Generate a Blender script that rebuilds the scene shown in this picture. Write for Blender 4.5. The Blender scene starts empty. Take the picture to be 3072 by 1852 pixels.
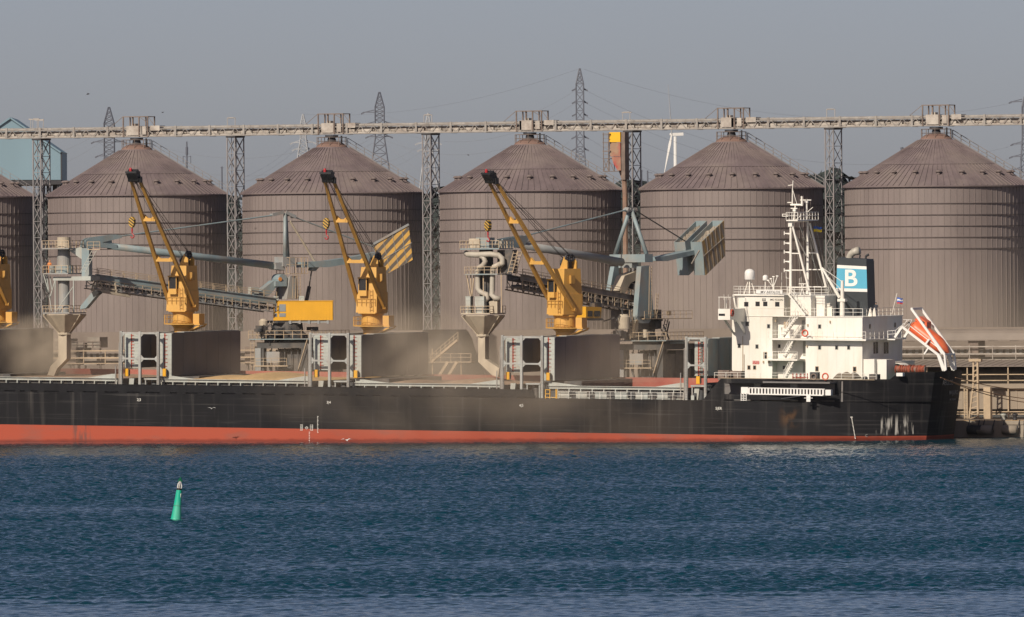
import bpy, math, random
import numpy as np
from mathutils import Vector, Matrix
R = math.radians
random.seed(7)
scene = bpy.context.scene
col = scene.collection

# ------------------------------------------------------------------ camera (long lens, about 1.5 km off)
PW, PH = 3072.0, 1852.0
F = 34100.0                     # focal length in photo pixels
PHI = R(25.0)                   # view heading against the ship's beam
HOR = 850.0                     # photo row of the true horizon at mid frame
ROLL = 23.0 / 3072.0
D0 = F / 22.5
CAMH = D0 * (1324.0 - HOR) / F
head = Vector((-math.sin(PHI), math.cos(PHI), 0))
CAM = Vector((D0 * math.sin(PHI), -D0 * math.cos(PHI), CAMH))
pitch = math.atan((HOR - PH / 2) / F) * -1.0     # horizon above the centre: look down a little
fwd = (head * math.cos(pitch) - Vector((0, 0, math.sin(pitch)))).normalized()
right0 = fwd.cross(Vector((0, 0, 1))).normalized()
up0 = right0.cross(fwd).normalized()
right = (right0 * math.cos(ROLL) - up0 * math.sin(ROLL)).normalized()
up = (up0 * math.cos(ROLL) + right0 * math.sin(ROLL)).normalized()
IDM = Matrix.Identity(4)

def ray(px, py):
    return fwd + right * ((px - PW / 2) / F) + up * ((PH / 2 - py) / F)

def at(px, py, y, inv=IDM):
    """The point on the plane y = const of a frame (inverse matrix inv) that a photo position looks at."""
    c = inv @ CAM
    d = inv.to_3x3() @ ray(px, py)
    return c + d * ((y - c.y) / d.y)

cd = bpy.data.cameras.new('camera')
cam = bpy.data.objects.new('camera', cd)
col.objects.link(cam)
cam.matrix_world = Matrix(((right.x, up.x, -fwd.x, CAM.x), (right.y, up.y, -fwd.y, CAM.y), (right.z, up.z, -fwd.z, CAM.z), (0, 0, 0, 1)))
cd.sensor_width = 36.0
cd.lens = F * 36.0 / PW
cd.clip_start = 1.0
cd.clip_end = 60000.0
scene.camera = cam

# ------------------------------------------------------------------ materials
MATS = {}
def mat(name, c, rough=0.6, var=0.18, scale=0.6, stretch=1.0, dirt=None, damt=0.4, dscale=0.25, metal=0.0, bump=0.0, spec=0.5, world=False):
    """Principled paint with broken-up tone; dirt = colour of a second noise-masked layer; stretch > 1 runs it into vertical streaks."""
    m = bpy.data.materials.new(name); m.use_nodes = True
    nt = m.node_tree; N = nt.nodes; L = nt.links
    b = N['Principled BSDF']
    b.inputs['Roughness'].default_value = rough
    b.inputs['Metallic'].default_value = metal
    b.inputs['Specular IOR Level'].default_value = spec
    tc = N.new('ShaderNodeTexCoord')
    mp = N.new('ShaderNodeMapping'); mp.inputs['Scale'].default_value = (1, 1, 1.0 / stretch)
    L.new(N.new('ShaderNodeNewGeometry').outputs['Position'] if world else tc.outputs['Object'], mp.inputs['Vector'])
    n1 = N.new('ShaderNodeTexNoise'); n1.inputs['Scale'].default_value = scale; n1.inputs['Detail'].default_value = 6
    L.new(mp.outputs[0], n1.inputs['Vector'])
    mr = N.new('ShaderNodeMapRange'); mr.inputs[1].default_value = 0.3; mr.inputs[2].default_value = 0.7
    mr.inputs[3].default_value = 1 - var; mr.inputs[4].default_value = 1 + var
    L.new(n1.outputs[0], mr.inputs[0])
    mx = N.new('ShaderNodeMix'); mx.data_type = 'RGBA'; mx.blend_type = 'MULTIPLY'; mx.inputs[0].default_value = 1.0
    mx.inputs[6].default_value = (*c, 1)
    L.new(mr.outputs[0], mx.inputs[7])
    out = mx.outputs[2]
    if dirt:
        n2 = N.new('ShaderNodeTexNoise'); n2.inputs['Scale'].default_value = dscale; n2.inputs['Detail'].default_value = 8; n2.inputs['Roughness'].default_value = 0.65
        L.new(mp.outputs[0], n2.inputs['Vector'])
        r2 = N.new('ShaderNodeMapRange'); r2.inputs[1].default_value = 0.45; r2.inputs[2].default_value = 0.68; r2.inputs[3].default_value = 0; r2.inputs[4].default_value = damt
        L.new(n2.outputs[0], r2.inputs[0])
        m2 = N.new('ShaderNodeMix'); m2.data_type = 'RGBA'
        L.new(r2.outputs[0], m2.inputs[0]); L.new(out, m2.inputs[6]); m2.inputs[7].default_value = (*dirt, 1)
        out = m2.outputs[2]
    L.new(out, b.inputs['Base Color'])
    if bump:
        bp = N.new('ShaderNodeBump'); bp.inputs['Strength'].default_value = bump; bp.inputs['Distance'].default_value = 0.1
        L.new(n1.outputs[0], bp.inputs['Height']); L.new(bp.outputs[0], b.inputs['Normal'])
    MATS[name] = m
    return m

DUSTC = (0.36, 0.27, 0.19)
RUST = (0.20, 0.075, 0.035)
mat('silo_wall_steel', (0.205, 0.168, 0.158), 0.7, 0.13, 0.45, 5, (0.27, 0.228, 0.208), 0.6, 0.12, world=True)
mat('silo_roof_steel', (0.158, 0.122, 0.124), 0.75, 0.16, 0.6, 1, (0.25, 0.206, 0.182), 0.6, 0.16, world=True)
mat('silo_hoop_steel', (0.125, 0.10, 0.095), 0.7, 0.15)
mat('silo_vent', (0.17, 0.135, 0.125), 0.8, 0.15, 1)
mat('silo_collar', (0.20, 0.125, 0.10), 0.8, 0.2, 1)
mat('gallery_steel', (0.31, 0.29, 0.265), 0.6, 0.2, 1, 1, (0.16, 0.12, 0.10), 0.5, 0.8)
mat('gallery_belt_cover', (0.44, 0.40, 0.35), 0.6, 0.2, 0.8, 1, (0.22, 0.17, 0.14), 0.7, 0.7)
mat('tower_steel', (0.24, 0.235, 0.24), 0.55, 0.2, 1, 1, RUST, 0.25, 0.5)
mat('dark_steel', (0.035, 0.035, 0.04), 0.6, 0.2)
mat('rusty_steel', (0.19, 0.145, 0.12), 0.8, 0.3, 1)
mat('crane_yellow', (0.66, 0.37, 0.085), 0.5, 0.10, 0.8, 3, (0.46, 0.25, 0.09), 0.35, 0.7)
mat('crane_yellow_dull', (0.48, 0.26, 0.06), 0.5, 0.15, 0.8, 3, (0.24, 0.12, 0.05), 0.4, 0.7)
mat('bright_yellow', (0.72, 0.37, 0.02), 0.45, 0.08, 0.5)
mat('loader_blue_grey', (0.235, 0.30, 0.315), 0.5, 0.14, 0.6, 2, DUSTC, 0.55, 0.4)
mat('loader_grey', (0.29, 0.30, 0.295), 0.55, 0.15, 0.6, 2, DUSTC, 0.5, 0.4)
mat('loader_dusty', (0.48, 0.41, 0.31), 0.75, 0.15, 0.8, 2, (0.30, 0.25, 0.19), 0.5, 0.5)
mat('loader_rail', (0.47, 0.36, 0.24), 0.6, 0.15)
mat('loader_orange', (0.65, 0.25, 0.05), 0.5, 0.1)
mat('machine_dark', (0.06, 0.062, 0.065), 0.7, 0.25, 1, 1, DUSTC, 0.3, 0.6)
mat('ship_white', (0.83, 0.80, 0.73), 0.5, 0.05, 0.5, 4, (0.58, 0.48, 0.34), 0.35, 0.35)
mat('ship_white_clean', (0.80, 0.78, 0.74), 0.45, 0.04)
mat('ship_grey_white', (0.41, 0.43, 0.395), 0.6, 0.1, 0.8, 3, (0.34, 0.25, 0.17), 0.45, 0.5)
mat('frame_grey', (0.37, 0.38, 0.36), 0.55, 0.12, 1, 2, (0.30, 0.18, 0.12), 0.35, 0.8)
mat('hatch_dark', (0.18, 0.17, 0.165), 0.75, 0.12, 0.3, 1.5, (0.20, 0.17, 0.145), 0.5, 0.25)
mat('gasket_red', (0.36, 0.07, 0.045), 0.7, 0.3, 2)
mat('oxide_red', (0.34, 0.10, 0.075), 0.75, 0.15, 0.4, 1, (0.38, 0.24, 0.17), 0.5, 0.3)
mat('hull_black', (0.011, 0.011, 0.013), 0.6, 0.25, 0.5, 3, spec=0.2)
mat('deck_green', (0.03, 0.10, 0.06), 0.7, 0.2)
mat('black_paint', (0.018, 0.018, 0.02), 0.5, 0.2)
mat('glass_dark', (0.02, 0.022, 0.025), 0.15, 0.1)
mat('glass_grey', (0.25, 0.27, 0.27), 0.25, 0.1)
mat('rope_dark', (0.03, 0.028, 0.026), 0.8, 0.1)
mat('rope_brown', (0.30, 0.17, 0.09), 0.9, 0.2)
mat('rope_orange', (0.30, 0.075, 0.04), 0.8, 0.35, 2.5)
mat('signal_red', (0.38, 0.02, 0.025), 0.4, 0.1)
mat('lifebuoy_red', (0.60, 0.10, 0.05), 0.5, 0.1)
mat('lifeboat_orange', (0.72, 0.125, 0.045), 0.4, 0.1, 0.8, 1, (0.70, 0.27, 0.13), 0.4, 0.6)
mat('funnel_blue', (0.10, 0.40, 0.56), 0.4, 0.06)
mat('exhaust_metal', (0.42, 0.39, 0.33), 0.5, 0.2, 1.5)
mat('grain', (0.52, 0.35, 0.17), 0.95, 0.12, 1.5, bump=0.4)
mat('grain_dusty', (0.36, 0.25, 0.17), 0.95, 0.15, 1.2, bump=0.4)
mat('funnel_grey', (0.030, 0.037, 0.042), 0.5, 0.15)
mat('concrete', (0.28, 0.24, 0.19), 0.85, 0.2, 0.4, 3, (0.18, 0.14, 0.11), 0.5, 0.3)
mat('yard_ground', (0.30, 0.24, 0.19), 0.9, 0.2, 0.2)
mat('plaster_tan', (0.215, 0.175, 0.15), 0.85, 0.15, 0.3, 3, (0.15, 0.12, 0.10), 0.4, 0.2)
mat('plaster_light', (0.29, 0.24, 0.185), 0.85, 0.1, 0.3, 4, (0.36, 0.28, 0.2), 0.4, 0.3)
mat('tube_roof', (0.235, 0.195, 0.165), 0.6, 0.12, 0.4)
mat('machine_dusty', (0.26, 0.23, 0.195), 0.8, 0.25, 1, 1, DUSTC, 0.4, 0.5)
mat('duct_pale', (0.47, 0.43, 0.36), 0.6, 0.1, 1, 2, DUSTC, 0.4, 0.6)
mat('portal_grey', (0.065, 0.066, 0.066), 0.7, 0.25, 0.8, 2, DUSTC, 0.22, 0.5)
mat('heap_dark', (0.022, 0.02, 0.02), 0.95, 0.2, 0.6, bump=0.5)  # near black: the shade on its face is put into the colour
mat('rubber', (0.03, 0.028, 0.027), 0.8, 0.2)
mat('buoy_green', (0.005, 0.44, 0.29), 0.45, 0.12, 1.6, 5, (0.20, 0.40, 0.30), 0.55, 1.4)
mat('buoy_dark_green', (0.005, 0.14, 0.07), 0.5, 0.1)
mat('shed_blue', (0.185, 0.285, 0.345), 0.6, 0.06, 0.2, 6)
mat('pylon_steel', (0.10, 0.11, 0.14), 0.6, 0.1)  # lightened, some haze is put into the steel's colour
mat('pylon_pale', (0.30, 0.315, 0.335), 0.6, 0.1)  # paler pylon tone with the haze of distance painted in
mat('turbine_white', (0.62, 0.62, 0.60), 0.5, 0.03)
mat('wire_grey', (0.20, 0.21, 0.23), 0.7, 0.1)
mat('flag_blue', (0.04, 0.12, 0.45), 0.8, 0.1)
mat('flag_yellow', (0.80, 0.60, 0.03), 0.8, 0.1)
mat('flag_white', (0.7, 0.7, 0.7), 0.8, 0.1)
mat('clothes_dark', (0.03, 0.035, 0.05), 0.9, 0.2, 4)
mat('clothes_orange', (0.75, 0.27, 0.08), 0.9, 0.1, 4)
mat('skin', (0.45, 0.27, 0.19), 0.6, 0.1, 4)
mat('hedge_green', (0.026, 0.036, 0.034), 0.9, 0.3, 0.6)
mat('bird_grey', (0.08, 0.08, 0.09), 0.8, 0.1)
mat('bird_white', (0.7, 0.7, 0.68), 0.8, 0.1)
mat('letter_white', (0.78, 0.76, 0.70), 0.6, 0.05)
mat('letter_grey', (0.22, 0.21, 0.20), 0.6, 0.15)
mat('letter_red', (0.5, 0.05, 0.04), 0.6, 0.05)
mat('elevator_yellow', (0.78, 0.44, 0.01), 0.5, 0.05)
mat('pipe_rust', (0.26, 0.17, 0.125), 0.8, 0.2, 0.8, 1, (0.36, 0.17, 0.09), 0.5, 0.5)
mat('elevator_rust', (0.33, 0.21, 0.14), 0.8, 0.25, 0.6, 1, (0.40, 0.035, 0.04), 0.95, 0.45)
mat('tarp_brown', (0.20, 0.165, 0.12), 0.9, 0.3, 2, bump=0.6)

def nodes_of(m):
    return m.node_tree.nodes, m.node_tree.links

def mathn(nt, op, a, b=None, c=None):
    n = nt.nodes.new('ShaderNodeMath'); n.operation = op
    for i, v in enumerate((a, b, c)):
        if v is None: continue
        if isinstance(v, (int, float)): n.inputs[i].default_value = v
        else: nt.links.new(v, n.inputs[i])
    return n.outputs[0]

def stripes_mat(name, c1, c2, period, ax, az, duty=0.5):
    """Painted diagonal hazard bands."""
    m = mat(name, c1, 0.6, 0.12, 1.0, 2, DUSTC, 0.5, 0.6)
    nt = m.node_tree; N, L = nodes_of(m)
    b = N['Principled BSDF']
    src = b.inputs['Base Color'].links[0].from_socket
    tc = N.new('ShaderNodeTexCoord'); sp = N.new('ShaderNodeSeparateXYZ'); L.new(tc.outputs['Object'], sp.inputs[0])
    v = mathn(nt, 'ADD', mathn(nt, 'MULTIPLY', sp.outputs[0], ax), mathn(nt, 'MULTIPLY', sp.outputs[2], az))
    fr = mathn(nt, 'FRACT', mathn(nt, 'DIVIDE', v, period))
    g = mathn(nt, 'GREATER_THAN', fr, duty)
    mx = N.new('ShaderNodeMix'); mx.data_type = 'RGBA'
    L.new(g, mx.inputs[0]); L.new(src, mx.inputs[6]); mx.inputs[7].default_value = (*c2, 1)
    L.new(mx.outputs[2], b.inputs['Base Color'])
    return m
stripes_mat('hook_stripes', (0.62, 0.36, 0.03), (0.02, 0.02, 0.02), 0.42, 0.75, 1.0, 0.55)

# ------------------------------------------------------------------ mesh builder
class MB:
    def __init__(s): s.v = []; s.f = []
    def add(s, vs, fs):
        o = len(s.v); s.v += [tuple(v) for v in vs]; s.f += [tuple(i + o for i in f) for f in fs]; return s
    def box(s, x0, x1, y0, y1, z0, z1):
        if x0 > x1: x0, x1 = x1, x0
        if y0 > y1: y0, y1 = y1, y0
        if z0 > z1: z0, z1 = z1, z0
        return s.add([(x0,y0,z0),(x1,y0,z0),(x1,y1,z0),(x0,y1,z0),(x0,y0,z1),(x1,y0,z1),(x1,y1,z1),(x0,y1,z1)],
                     [(0,3,2,1),(4,5,6,7),(0,1,5,4),(1,2,6,5),(2,3,7,6),(3,0,4,7)])
    def beam(s, a, b, w, h=None, w2=None, h2=None, ref=None):
        """Square bar from a to b; w across, h deep."""
        a = Vector(a); b = Vector(b); h = h or w; w2 = w2 or w; h2 = h2 or h
        d = (b - a); 
        if d.length < 1e-6: return s
        d.normalize()
        r = Vector(ref) if ref else (Vector((0,0,1)) if abs(d.z) < 0.95 else Vector((0,1,0)))
        u = d.cross(r).normalized(); n = u.cross(d).normalized()
        vs = []
        for p, ww, hh in ((a, w, h), (b, w2, h2)):
            for i, j in ((-1,-1),(1,-1),(1,1),(-1,1)):
                vs.append(p + u * (i * ww / 2) + n * (j * hh / 2))
        return s.add(vs, [(0,1,2,3),(7,6,5,4),(0,4,5,1),(1,5,6,2),(2,6,7,3),(3,7,4,0)])
    def tube(s, a, b, r, r2=None, n=10, cap=True):
        a = Vector(a); b = Vector(b); r2 = r if r2 is None else r2
        d = b - a
        if d.length < 1e-6: return s
        d.normalize()
        ref = Vector((0,0,1)) if abs(d.z) < 0.9 else Vector((1,0,0))
        u = d.cross(ref).normalized(); w = u.cross(d)
        vs = []
        for p, rr in ((a, r), (b, r2)):
            for k in range(n):
                t = 2 * math.pi * k / n
                vs.append(p + u * (math.cos(t) * rr) + w * (math.sin(t) * rr))
        fs = [(k, (k+1) % n, n + (k+1) % n, n + k) for k in range(n)]
        if cap: fs += [tuple(range(n))[::-1], tuple(range(n, 2*n))]
        return s.add(vs, fs)
    def path(s, pts, r, n=8, rs=None):
        """Tube swept along a polyline with mitred joints."""
        pts = [Vector(p) for p in pts]; m = len(pts); vs = []; fs = []
        prev = None
        for i, p in enumerate(pts):
            d = (pts[min(i+1, m-1)] - pts[max(i-1, 0)]).normalized()
            if prev is None:
                ref = Vector((0,0,1)) if abs(d.z) < 0.9 else Vector((1,0,0))
                u = d.cross(ref).normalized()
            else:
                u = (prev - d * prev.dot(d)).normalized()
            prev = u; w = d.cross(u); rr = rs[i] if rs else r
            for k in range(n):
                t = 2 * math.pi * k / n
                vs.append(p + u * (math.cos(t) * rr) + w * (math.sin(t) * rr))
        for i in range(m - 1):
            for k in range(n):
                fs.append((i*n + k, i*n + (k+1) % n, (i+1)*n + (k+1) % n, (i+1)*n + k))
        fs += [tuple(range(n))[::-1], tuple(range((m-1)*n, m*n))]
        return s.add(vs, fs)
    def lathe(s, prof, n=24, c=(0,0,0), cap=True):
        """prof = [(radius, z)] about a vertical axis through c."""
        vs = []; fs = []
        for r, z in prof:
            for k in range(n):
                t = 2 * math.pi * k / n
                vs.append((c[0] + math.cos(t) * r, c[1] + math.sin(t) * r, c[2] + z))
        for i in range(len(prof) - 1):
            for k in range(n):
                fs.append((i*n + k, i*n + (k+1) % n, (i+1)*n + (k+1) % n, (i+1)*n + k))
        if cap:
            fs += [tuple(range(n))[::-1], tuple(range((len(prof)-1)*n, len(prof)*n))]
        return s.add(vs, fs)
    def prism(s, pts, y0, y1):
        """Outline in x, z run through y0..y1."""
        n = len(pts)
        vs = [(p[0], y0, p[1]) for p in pts] + [(p[0], y1, p[1]) for p in pts]
        return s.add(vs, [tuple(range(n)), tuple(range(2*n - 1, n - 1, -1))] + [(k, n + k, n + (k+1) % n, (k+1) % n) for k in range(n)])
    def torus(s, c, R_, r, axis='y', n=20, m=8):
        vs = []; fs = []
        for i in range(n):
            t = 2*math.pi*i/n
            for j in range(m):
                p = 2*math.pi*j/m
                q = R_ + r*math.cos(p); h = r*math.sin(p)
                if axis == 'y': vs.append((c[0] + q*math.cos(t), c[1] + h, c[2] + q*math.sin(t)))
                elif axis == 'x': vs.append((c[0] + h, c[1] + q*math.cos(t), c[2] + q*math.sin(t)))
                else: vs.append((c[0] + q*math.cos(t), c[1] + q*math.sin(t), c[2] + h))
        for i in range(n):
            for j in range(m):
                fs.append((i*m + j, ((i+1) % n)*m + j, ((i+1) % n)*m + (j+1) % m, i*m + (j+1) % m))
        return s.add(vs, fs)
    def ball(s, c, r, n=12, m=8, sq=(1,1,1)):
        prof = [(max(1e-3, math.sin(math.pi*i/m))*r, -math.cos(math.pi*i/m)*r) for i in range(m+1)]
        o = len(s.v); s.lathe(prof, n)
        for i in range(o, len(s.v)):
            x, y, z = s.v[i]; s.v[i] = (c[0] + x*sq[0], c[1] + y*sq[1], c[2] + z*sq[2])
        return s
    def rail(s, pts, h=1.05, step=1.6, t=0.055, bars=(1.0, 0.55)):
        """Guard rail: posts and bars along a polyline of foot points."""
        pts = [Vector(p) for p in pts]; Z = Vector((0,0,1))
        closed = (pts[0] - pts[-1]).length < 1e-4
        for j, (a, b) in enumerate(zip(pts[:-1], pts[1:])):
            k = max(1, round((b - a).length / step))
            for i in range(1 if j else 0, k + (0 if closed and j == len(pts) - 2 else 1)):
                p = a.lerp(b, i / k); s.beam(p, p + Z*h, t*1.2)
            for q in bars:
                s.beam(a + Z*h*q, b + Z*h*q, t)
        return s
    def ladder(s, a, b, w=0.6, t=0.06, step=0.45, across=(1,0,0)):
        a = Vector(a); b = Vector(b); x = Vector(across)*w/2
        s.beam(a - x, b - x, t); s.beam(a + x, b + x, t)
        k = max(2, int((b-a).length / step))
        for i in range(k):
            p = a.lerp(b, (i + .5)/k); s.beam(p - x, p + x, t*.8)
        return s
    def build(s, name, m, parent=None, smooth=False):
        me = bpy.data.meshes.new(name)
        me.from_pydata(s.v, [], s.f); me.update()
        import bmesh
        bm = bmesh.new(); bm.from_mesh(me); bmesh.ops.recalc_face_normals(bm, faces=bm.faces); bm.to_mesh(me); bm.free()
        if smooth:
            me.polygons.foreach_set('use_smooth', [True]*len(me.polygons))
        me.materials.append(MATS[m] if isinstance(m, str) else m)
        o = bpy.data.objects.new(name, me); col.objects.link(o)
        if parent: o.parent = parent
        return o

def tag(o, label=None, cat=None, group=None, kind=None):
    if label: o['label'] = label
    if cat: o['category'] = cat
    if group: o['group'] = group
    if kind: o['kind'] = kind
    return o
def empty(name, loc=(0,0,0), rot=(0,0,0), parent=None):
    o = bpy.data.objects.new(name, None); col.objects.link(o)
    o.location = loc; o.rotation_euler = rot; o.empty_display_size = 0.5
    if parent: o.parent = parent
    return o
KIDS = {}
def copy_tree(o, parent=None):
    c = o.copy(); col.objects.link(c)
    c.parent = parent
    for ch in list(o.children): copy_tree(ch, c)
    return c
def text(name, s, size, m, loc, parent=None, rot=(math.pi/2, 0, 0), ext=0.01, sx=1.0):
    cu = bpy.data.curves.new(name, 'FONT'); cu.body = s; cu.size = size; cu.extrude = ext; cu.align_x = 'CENTER'; cu.align_y = 'CENTER'
    cu.materials.append(MATS[m])
    o = bpy.data.objects.new(name, cu); col.objects.link(o)
    cu.offset = size*(0.02 if s == 'B' else 0.003)
    bpy.context.view_layer.update()
    me = bpy.data.meshes.new_from_object(o.evaluated_get(bpy.context.evaluated_depsgraph_get()))
    bpy.data.objects.remove(o); bpy.data.curves.remove(cu)
    o = bpy.data.objects.new(name, me); col.objects.link(o)
    o.location = loc; o.rotation_euler = rot; o.scale = (sx, 1, 1)
    if parent: o.parent = parent
    return o
def lattice(mb, x0, x1, y0, y1, z0, z1, bays, t=0.12, td=0.07, cross=True):
    """Four-legged braced tower."""
    C = [(x0,y0),(x1,y0),(x1,y1),(x0,y1)]
    for x, y in C: mb.beam((x,y,z0), (x,y,z1), t)
    for i in range(bays):
        a = z0 + (z1-z0)*i/bays; b = z0 + (z1-z0)*(i+1)/bays
        for k in range(4):
            p, q = C[k], C[(k+1) % 4]
            mb.beam((*p, b), (*q, b), td)
            mb.beam((*p, a), (*q, b), td)
            if cross: mb.beam((*q, a), (*p, b), td)
    return mb

# ------------------------------------------------------------------ sky, sun, render
SUN_AZ = R(264.0); SUN_EL = R(34.0)
to_sun = Vector((math.cos(SUN_AZ)*math.cos(SUN_EL), math.sin(SUN_AZ)*math.cos(SUN_EL), math.sin(SUN_EL)))
world = bpy.data.worlds.new("World"); scene.world = world; world.use_nodes = True
wn = world.node_tree; bg = wn.nodes['Background']
sky = wn.nodes.new('ShaderNodeTexSky'); sky.sky_type = 'NISHITA'; sky.sun_disc = False
sky.sun_elevation = SUN_EL; sky.sun_rotation = math.pi/2 - SUN_AZ
sky.air_density = 0.45; sky.dust_density = 0.9; sky.ozone_density = 1.0; sky.altitude = 0
tint = wn.nodes.new('ShaderNodeMix'); tint.data_type = 'RGBA'; tint.blend_type = 'MULTIPLY'; tint.inputs[0].default_value = 1.0
tint.inputs[7].default_value = (1.085, 0.905, 0.865, 1)
wn.links.new(sky.outputs[0], tint.inputs[6]); wn.links.new(tint.outputs[2], bg.inputs['Color']); bg.inputs['Strength'].default_value = 0.077
sl = bpy.data.lights.new('sun', 'SUN'); sl.energy = 4.2; sl.angle = R(0.5); sl.color = (1.0, 0.90, 0.76)
so = bpy.data.objects.new('sun', sl); col.objects.link(so); so.rotation_euler = to_sun.to_track_quat('Z', 'Y').to_euler()
so.location = (0, -200, 300)
scene.view_settings.view_transform = 'Standard'; scene.view_settings.look = 'None'
scene.view_settings.gamma = 1.0; scene.view_settings.exposure = 0.0
scene.cycles.max_bounces = 6; scene.cycles.diffuse_bounces = 2; scene.cycles.glossy_bounces = 3
scene.cycles.volume_bounces = 0; scene.cycles.transparent_max_bounces = 8
scene.cycles.use_denoising = True
scene.render.engine = 'CYCLES'

QZ = at(3000, 1262, 31.0).z          # quay level
SY = 95.0                            # line of silo centres

# ------------------------------------------------------------------ water: one sheet, real waves
def make_water():
    rng = np.random.default_rng(3)
    dl = np.arange(-77, 77.01, 0.2)
    mid = 77 + np.cumsum(np.geomspace(0.3, 1.6, 150)); far = np.concatenate([mid, mid[-1] + np.cumsum(np.geomspace(3, 420, 20))]); lat = np.concatenate([-far[::-1], dl, far])
    dd = np.arange(705, 1560.01, 0.24)
    near = 705 - np.cumsum(np.geomspace(1, 260, 16)); beyond = 1560 + np.cumsum(np.geomspace(1, 60, 8))
    dep = np.concatenate([near[::-1], dd, beyond])
    LA, DE = np.meshgrid(lat, dep)
    # wave spectrum: short wind chop running towards the camera, long crests across the view
    z = np.zeros_like(LA)
    n = 64
    for i in range(n):
        wl = 0.5 * (3.0/0.5) ** (i / (n-1))
        k = 2*math.pi/wl
        th = rng.normal(0, 0.75)
        amp = 0.0088 * wl ** 0.95 * rng.uniform(0.6, 1.2)
        kx, ky = k*math.sin(th), k*math.cos(th)
        ph = kx*LA + ky*DE + rng.uniform(0, 6.283)
        z += amp * (np.sin(ph) + 0.22*np.sin(2*ph + 1.2))
    # gusts: slow patches of rougher and smoother water; a slick across the nearest strip
    g = np.zeros_like(LA)
    for i in range(14):
        wl = rng.uniform(40, 160); th = rng.normal(0, 0.5); k = 2*math.pi/wl
        g += np.sin(k*math.sin(th)*LA*1.6 + k*math.cos(th)*DE + rng.uniform(0, 6.28))
    gust = 1 + 0.15*g/2.6
    edge = 770 + 7*np.sin(LA*0.06+1) + 5*np.sin(LA*0.16 + 2) + 4*np.sin(LA*.35)
    streak = np.zeros_like(LA)
    for i in range(10):
        streak += np.sin(LA*rng.uniform(.02, .12) + DE*rng.uniform(.25, .9) + rng.uniform(0, 6.28))
    slick = 1 / (1 + np.exp(-(edge + 4*streak - DE)/3.0))
    amp = gust * (1 - 0.62*slick)
    fade = np.clip((1585 - DE)/20, 0, 1) * np.clip((DE - 560)/60, 0, 1) * np.clip((185 - np.abs(LA))/40, 0, 1)
    lee = 0.22 + 0.78*np.clip((1500 - (Y_ := DE) - 0.0)/190, 0, 1)**1.2
    z *= amp * fade * lee
    hx, hy = head.x, head.y
    X = CAM.x + DE*hx + LA*hy; Y = CAM.y + DE*hy - LA*hx
    co = np.stack([X, Y, z], -1).reshape(-1, 3).astype(np.float32)
    r, c = LA.shape
    idx = np.arange(r*c).reshape(r, c)
    q = np.stack([idx[:-1, :-1], idx[:-1, 1:], idx[1:, 1:], idx[1:, :-1]], -1).reshape(-1, 4).astype(np.int32)
    me = bpy.data.meshes.new('water')
    me.vertices.add(r*c); me.vertices.foreach_set('co', co.ravel())
    me.loops.add(q.size); me.loops.foreach_set('vertex_index', q.ravel())
    me.polygons.add(len(q)); me.polygons.foreach_set('loop_start', np.arange(0, q.size, 4, dtype=np.int32))
    me.polygons.foreach_set('use_smooth', np.ones(len(q), dtype=bool))
    me.update(); me.validate()
    if me.polygons[0].normal.z < 0: me.flip_normals()
    m = bpy.data.materials.new('sea_water'); m.use_nodes = True
    b = m.node_tree.nodes['Principled BSDF']; nt = m.node_tree
    b.inputs['Base Color'].default_value = (0.002, 0.036, 0.056, 1); b.inputs['Roughness'].default_value = 0.12; b.inputs['IOR'].default_value = 1.33; b.inputs['Specular Tint'].default_value = (0.31, 0.62, 0.75, 1)
    tc = nt.nodes.new('ShaderNodeTexCoord'); n1 = nt.nodes.new('ShaderNodeTexNoise'); n1.inputs['Scale'].default_value = 1.6; n1.inputs['Detail'].default_value = 4
    nt.links.new(tc.outputs['Object'], n1.inputs['Vector'])
    bp = nt.nodes.new('ShaderNodeBump'); bp.inputs['Strength'].default_value = 0.35; bp.inputs['Distance'].default_value = 0.12
    nt.links.new(n1.outputs[0], bp.inputs['Height']); nt.links.new(bp.outputs[0], b.inputs['Normal'])
    me.materials.append(m)
    o = bpy.data.objects.new('water', me); col.objects.link(o)
    tag(o, 'choppy dark blue harbour water in front of the black cargo ship', 'water', None, 'structure')
make_water()

# ------------------------------------------------------------------ ground and quay
g = MB().add([(-2500, 34, QZ-.15), (2500, 34, QZ-.15), (2500, 4500, QZ-.15), (-2500, 4500, QZ-.15)], [(0,1,2,3)]).build('ground', 'yard_ground')
tag(g, 'dusty brown yard ground behind the quay', 'ground', None, 'structure')
q = MB()
q.box(-300, 300, 31, 34.0, -4, QZ)
q.box(-300, 300, 30.9, 31.0, QZ-.55, QZ-.02)
for i in range(40): q.box(-150 + i*7.5, -149.7 + i*7.5, 30.86, 31.0, -3, QZ-.6)
q = q.build('quay', 'concrete')
tag(q, 'stained tan concrete quay wall along the waterline behind the ship', 'quay', None, 'structure')
ln = MB().box(-300, 300, 31.02, 31.4, QZ+.004, QZ+.02).build('painted_edge', 'bright_yellow', q)
# fenders
for i, px in enumerate((2925, 2955, 3030)):
    p = at(px, 1290, 30.2)
    r = empty('dock_fender', (p.x, 30.2, p.z))
    MB().tube((-1.0, 0, 0), (1.0, 0, 0), 0.62, n=16).build('rubber_roll', 'rubber' if i == 0 else 'concrete', r, True)
    ch = MB()
    for sx in (-1.05, 1.05): ch.path([(sx, 0, 0), (sx*1.02, .3, .6), (sx*1.05, .75, 1.3)], 0.07)
    ch.build('chain', 'dark_steel', r)
    tag(r, ['dark roll fender on the quay in the shadow of the ship\'s stern', 'roll fender just clear of the ship\'s stern shadow on the quay wall', 'pale grey roll fender farthest from the ship\'s stern'][i], 'fender', 'roll fenders on the quay wall')

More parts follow.
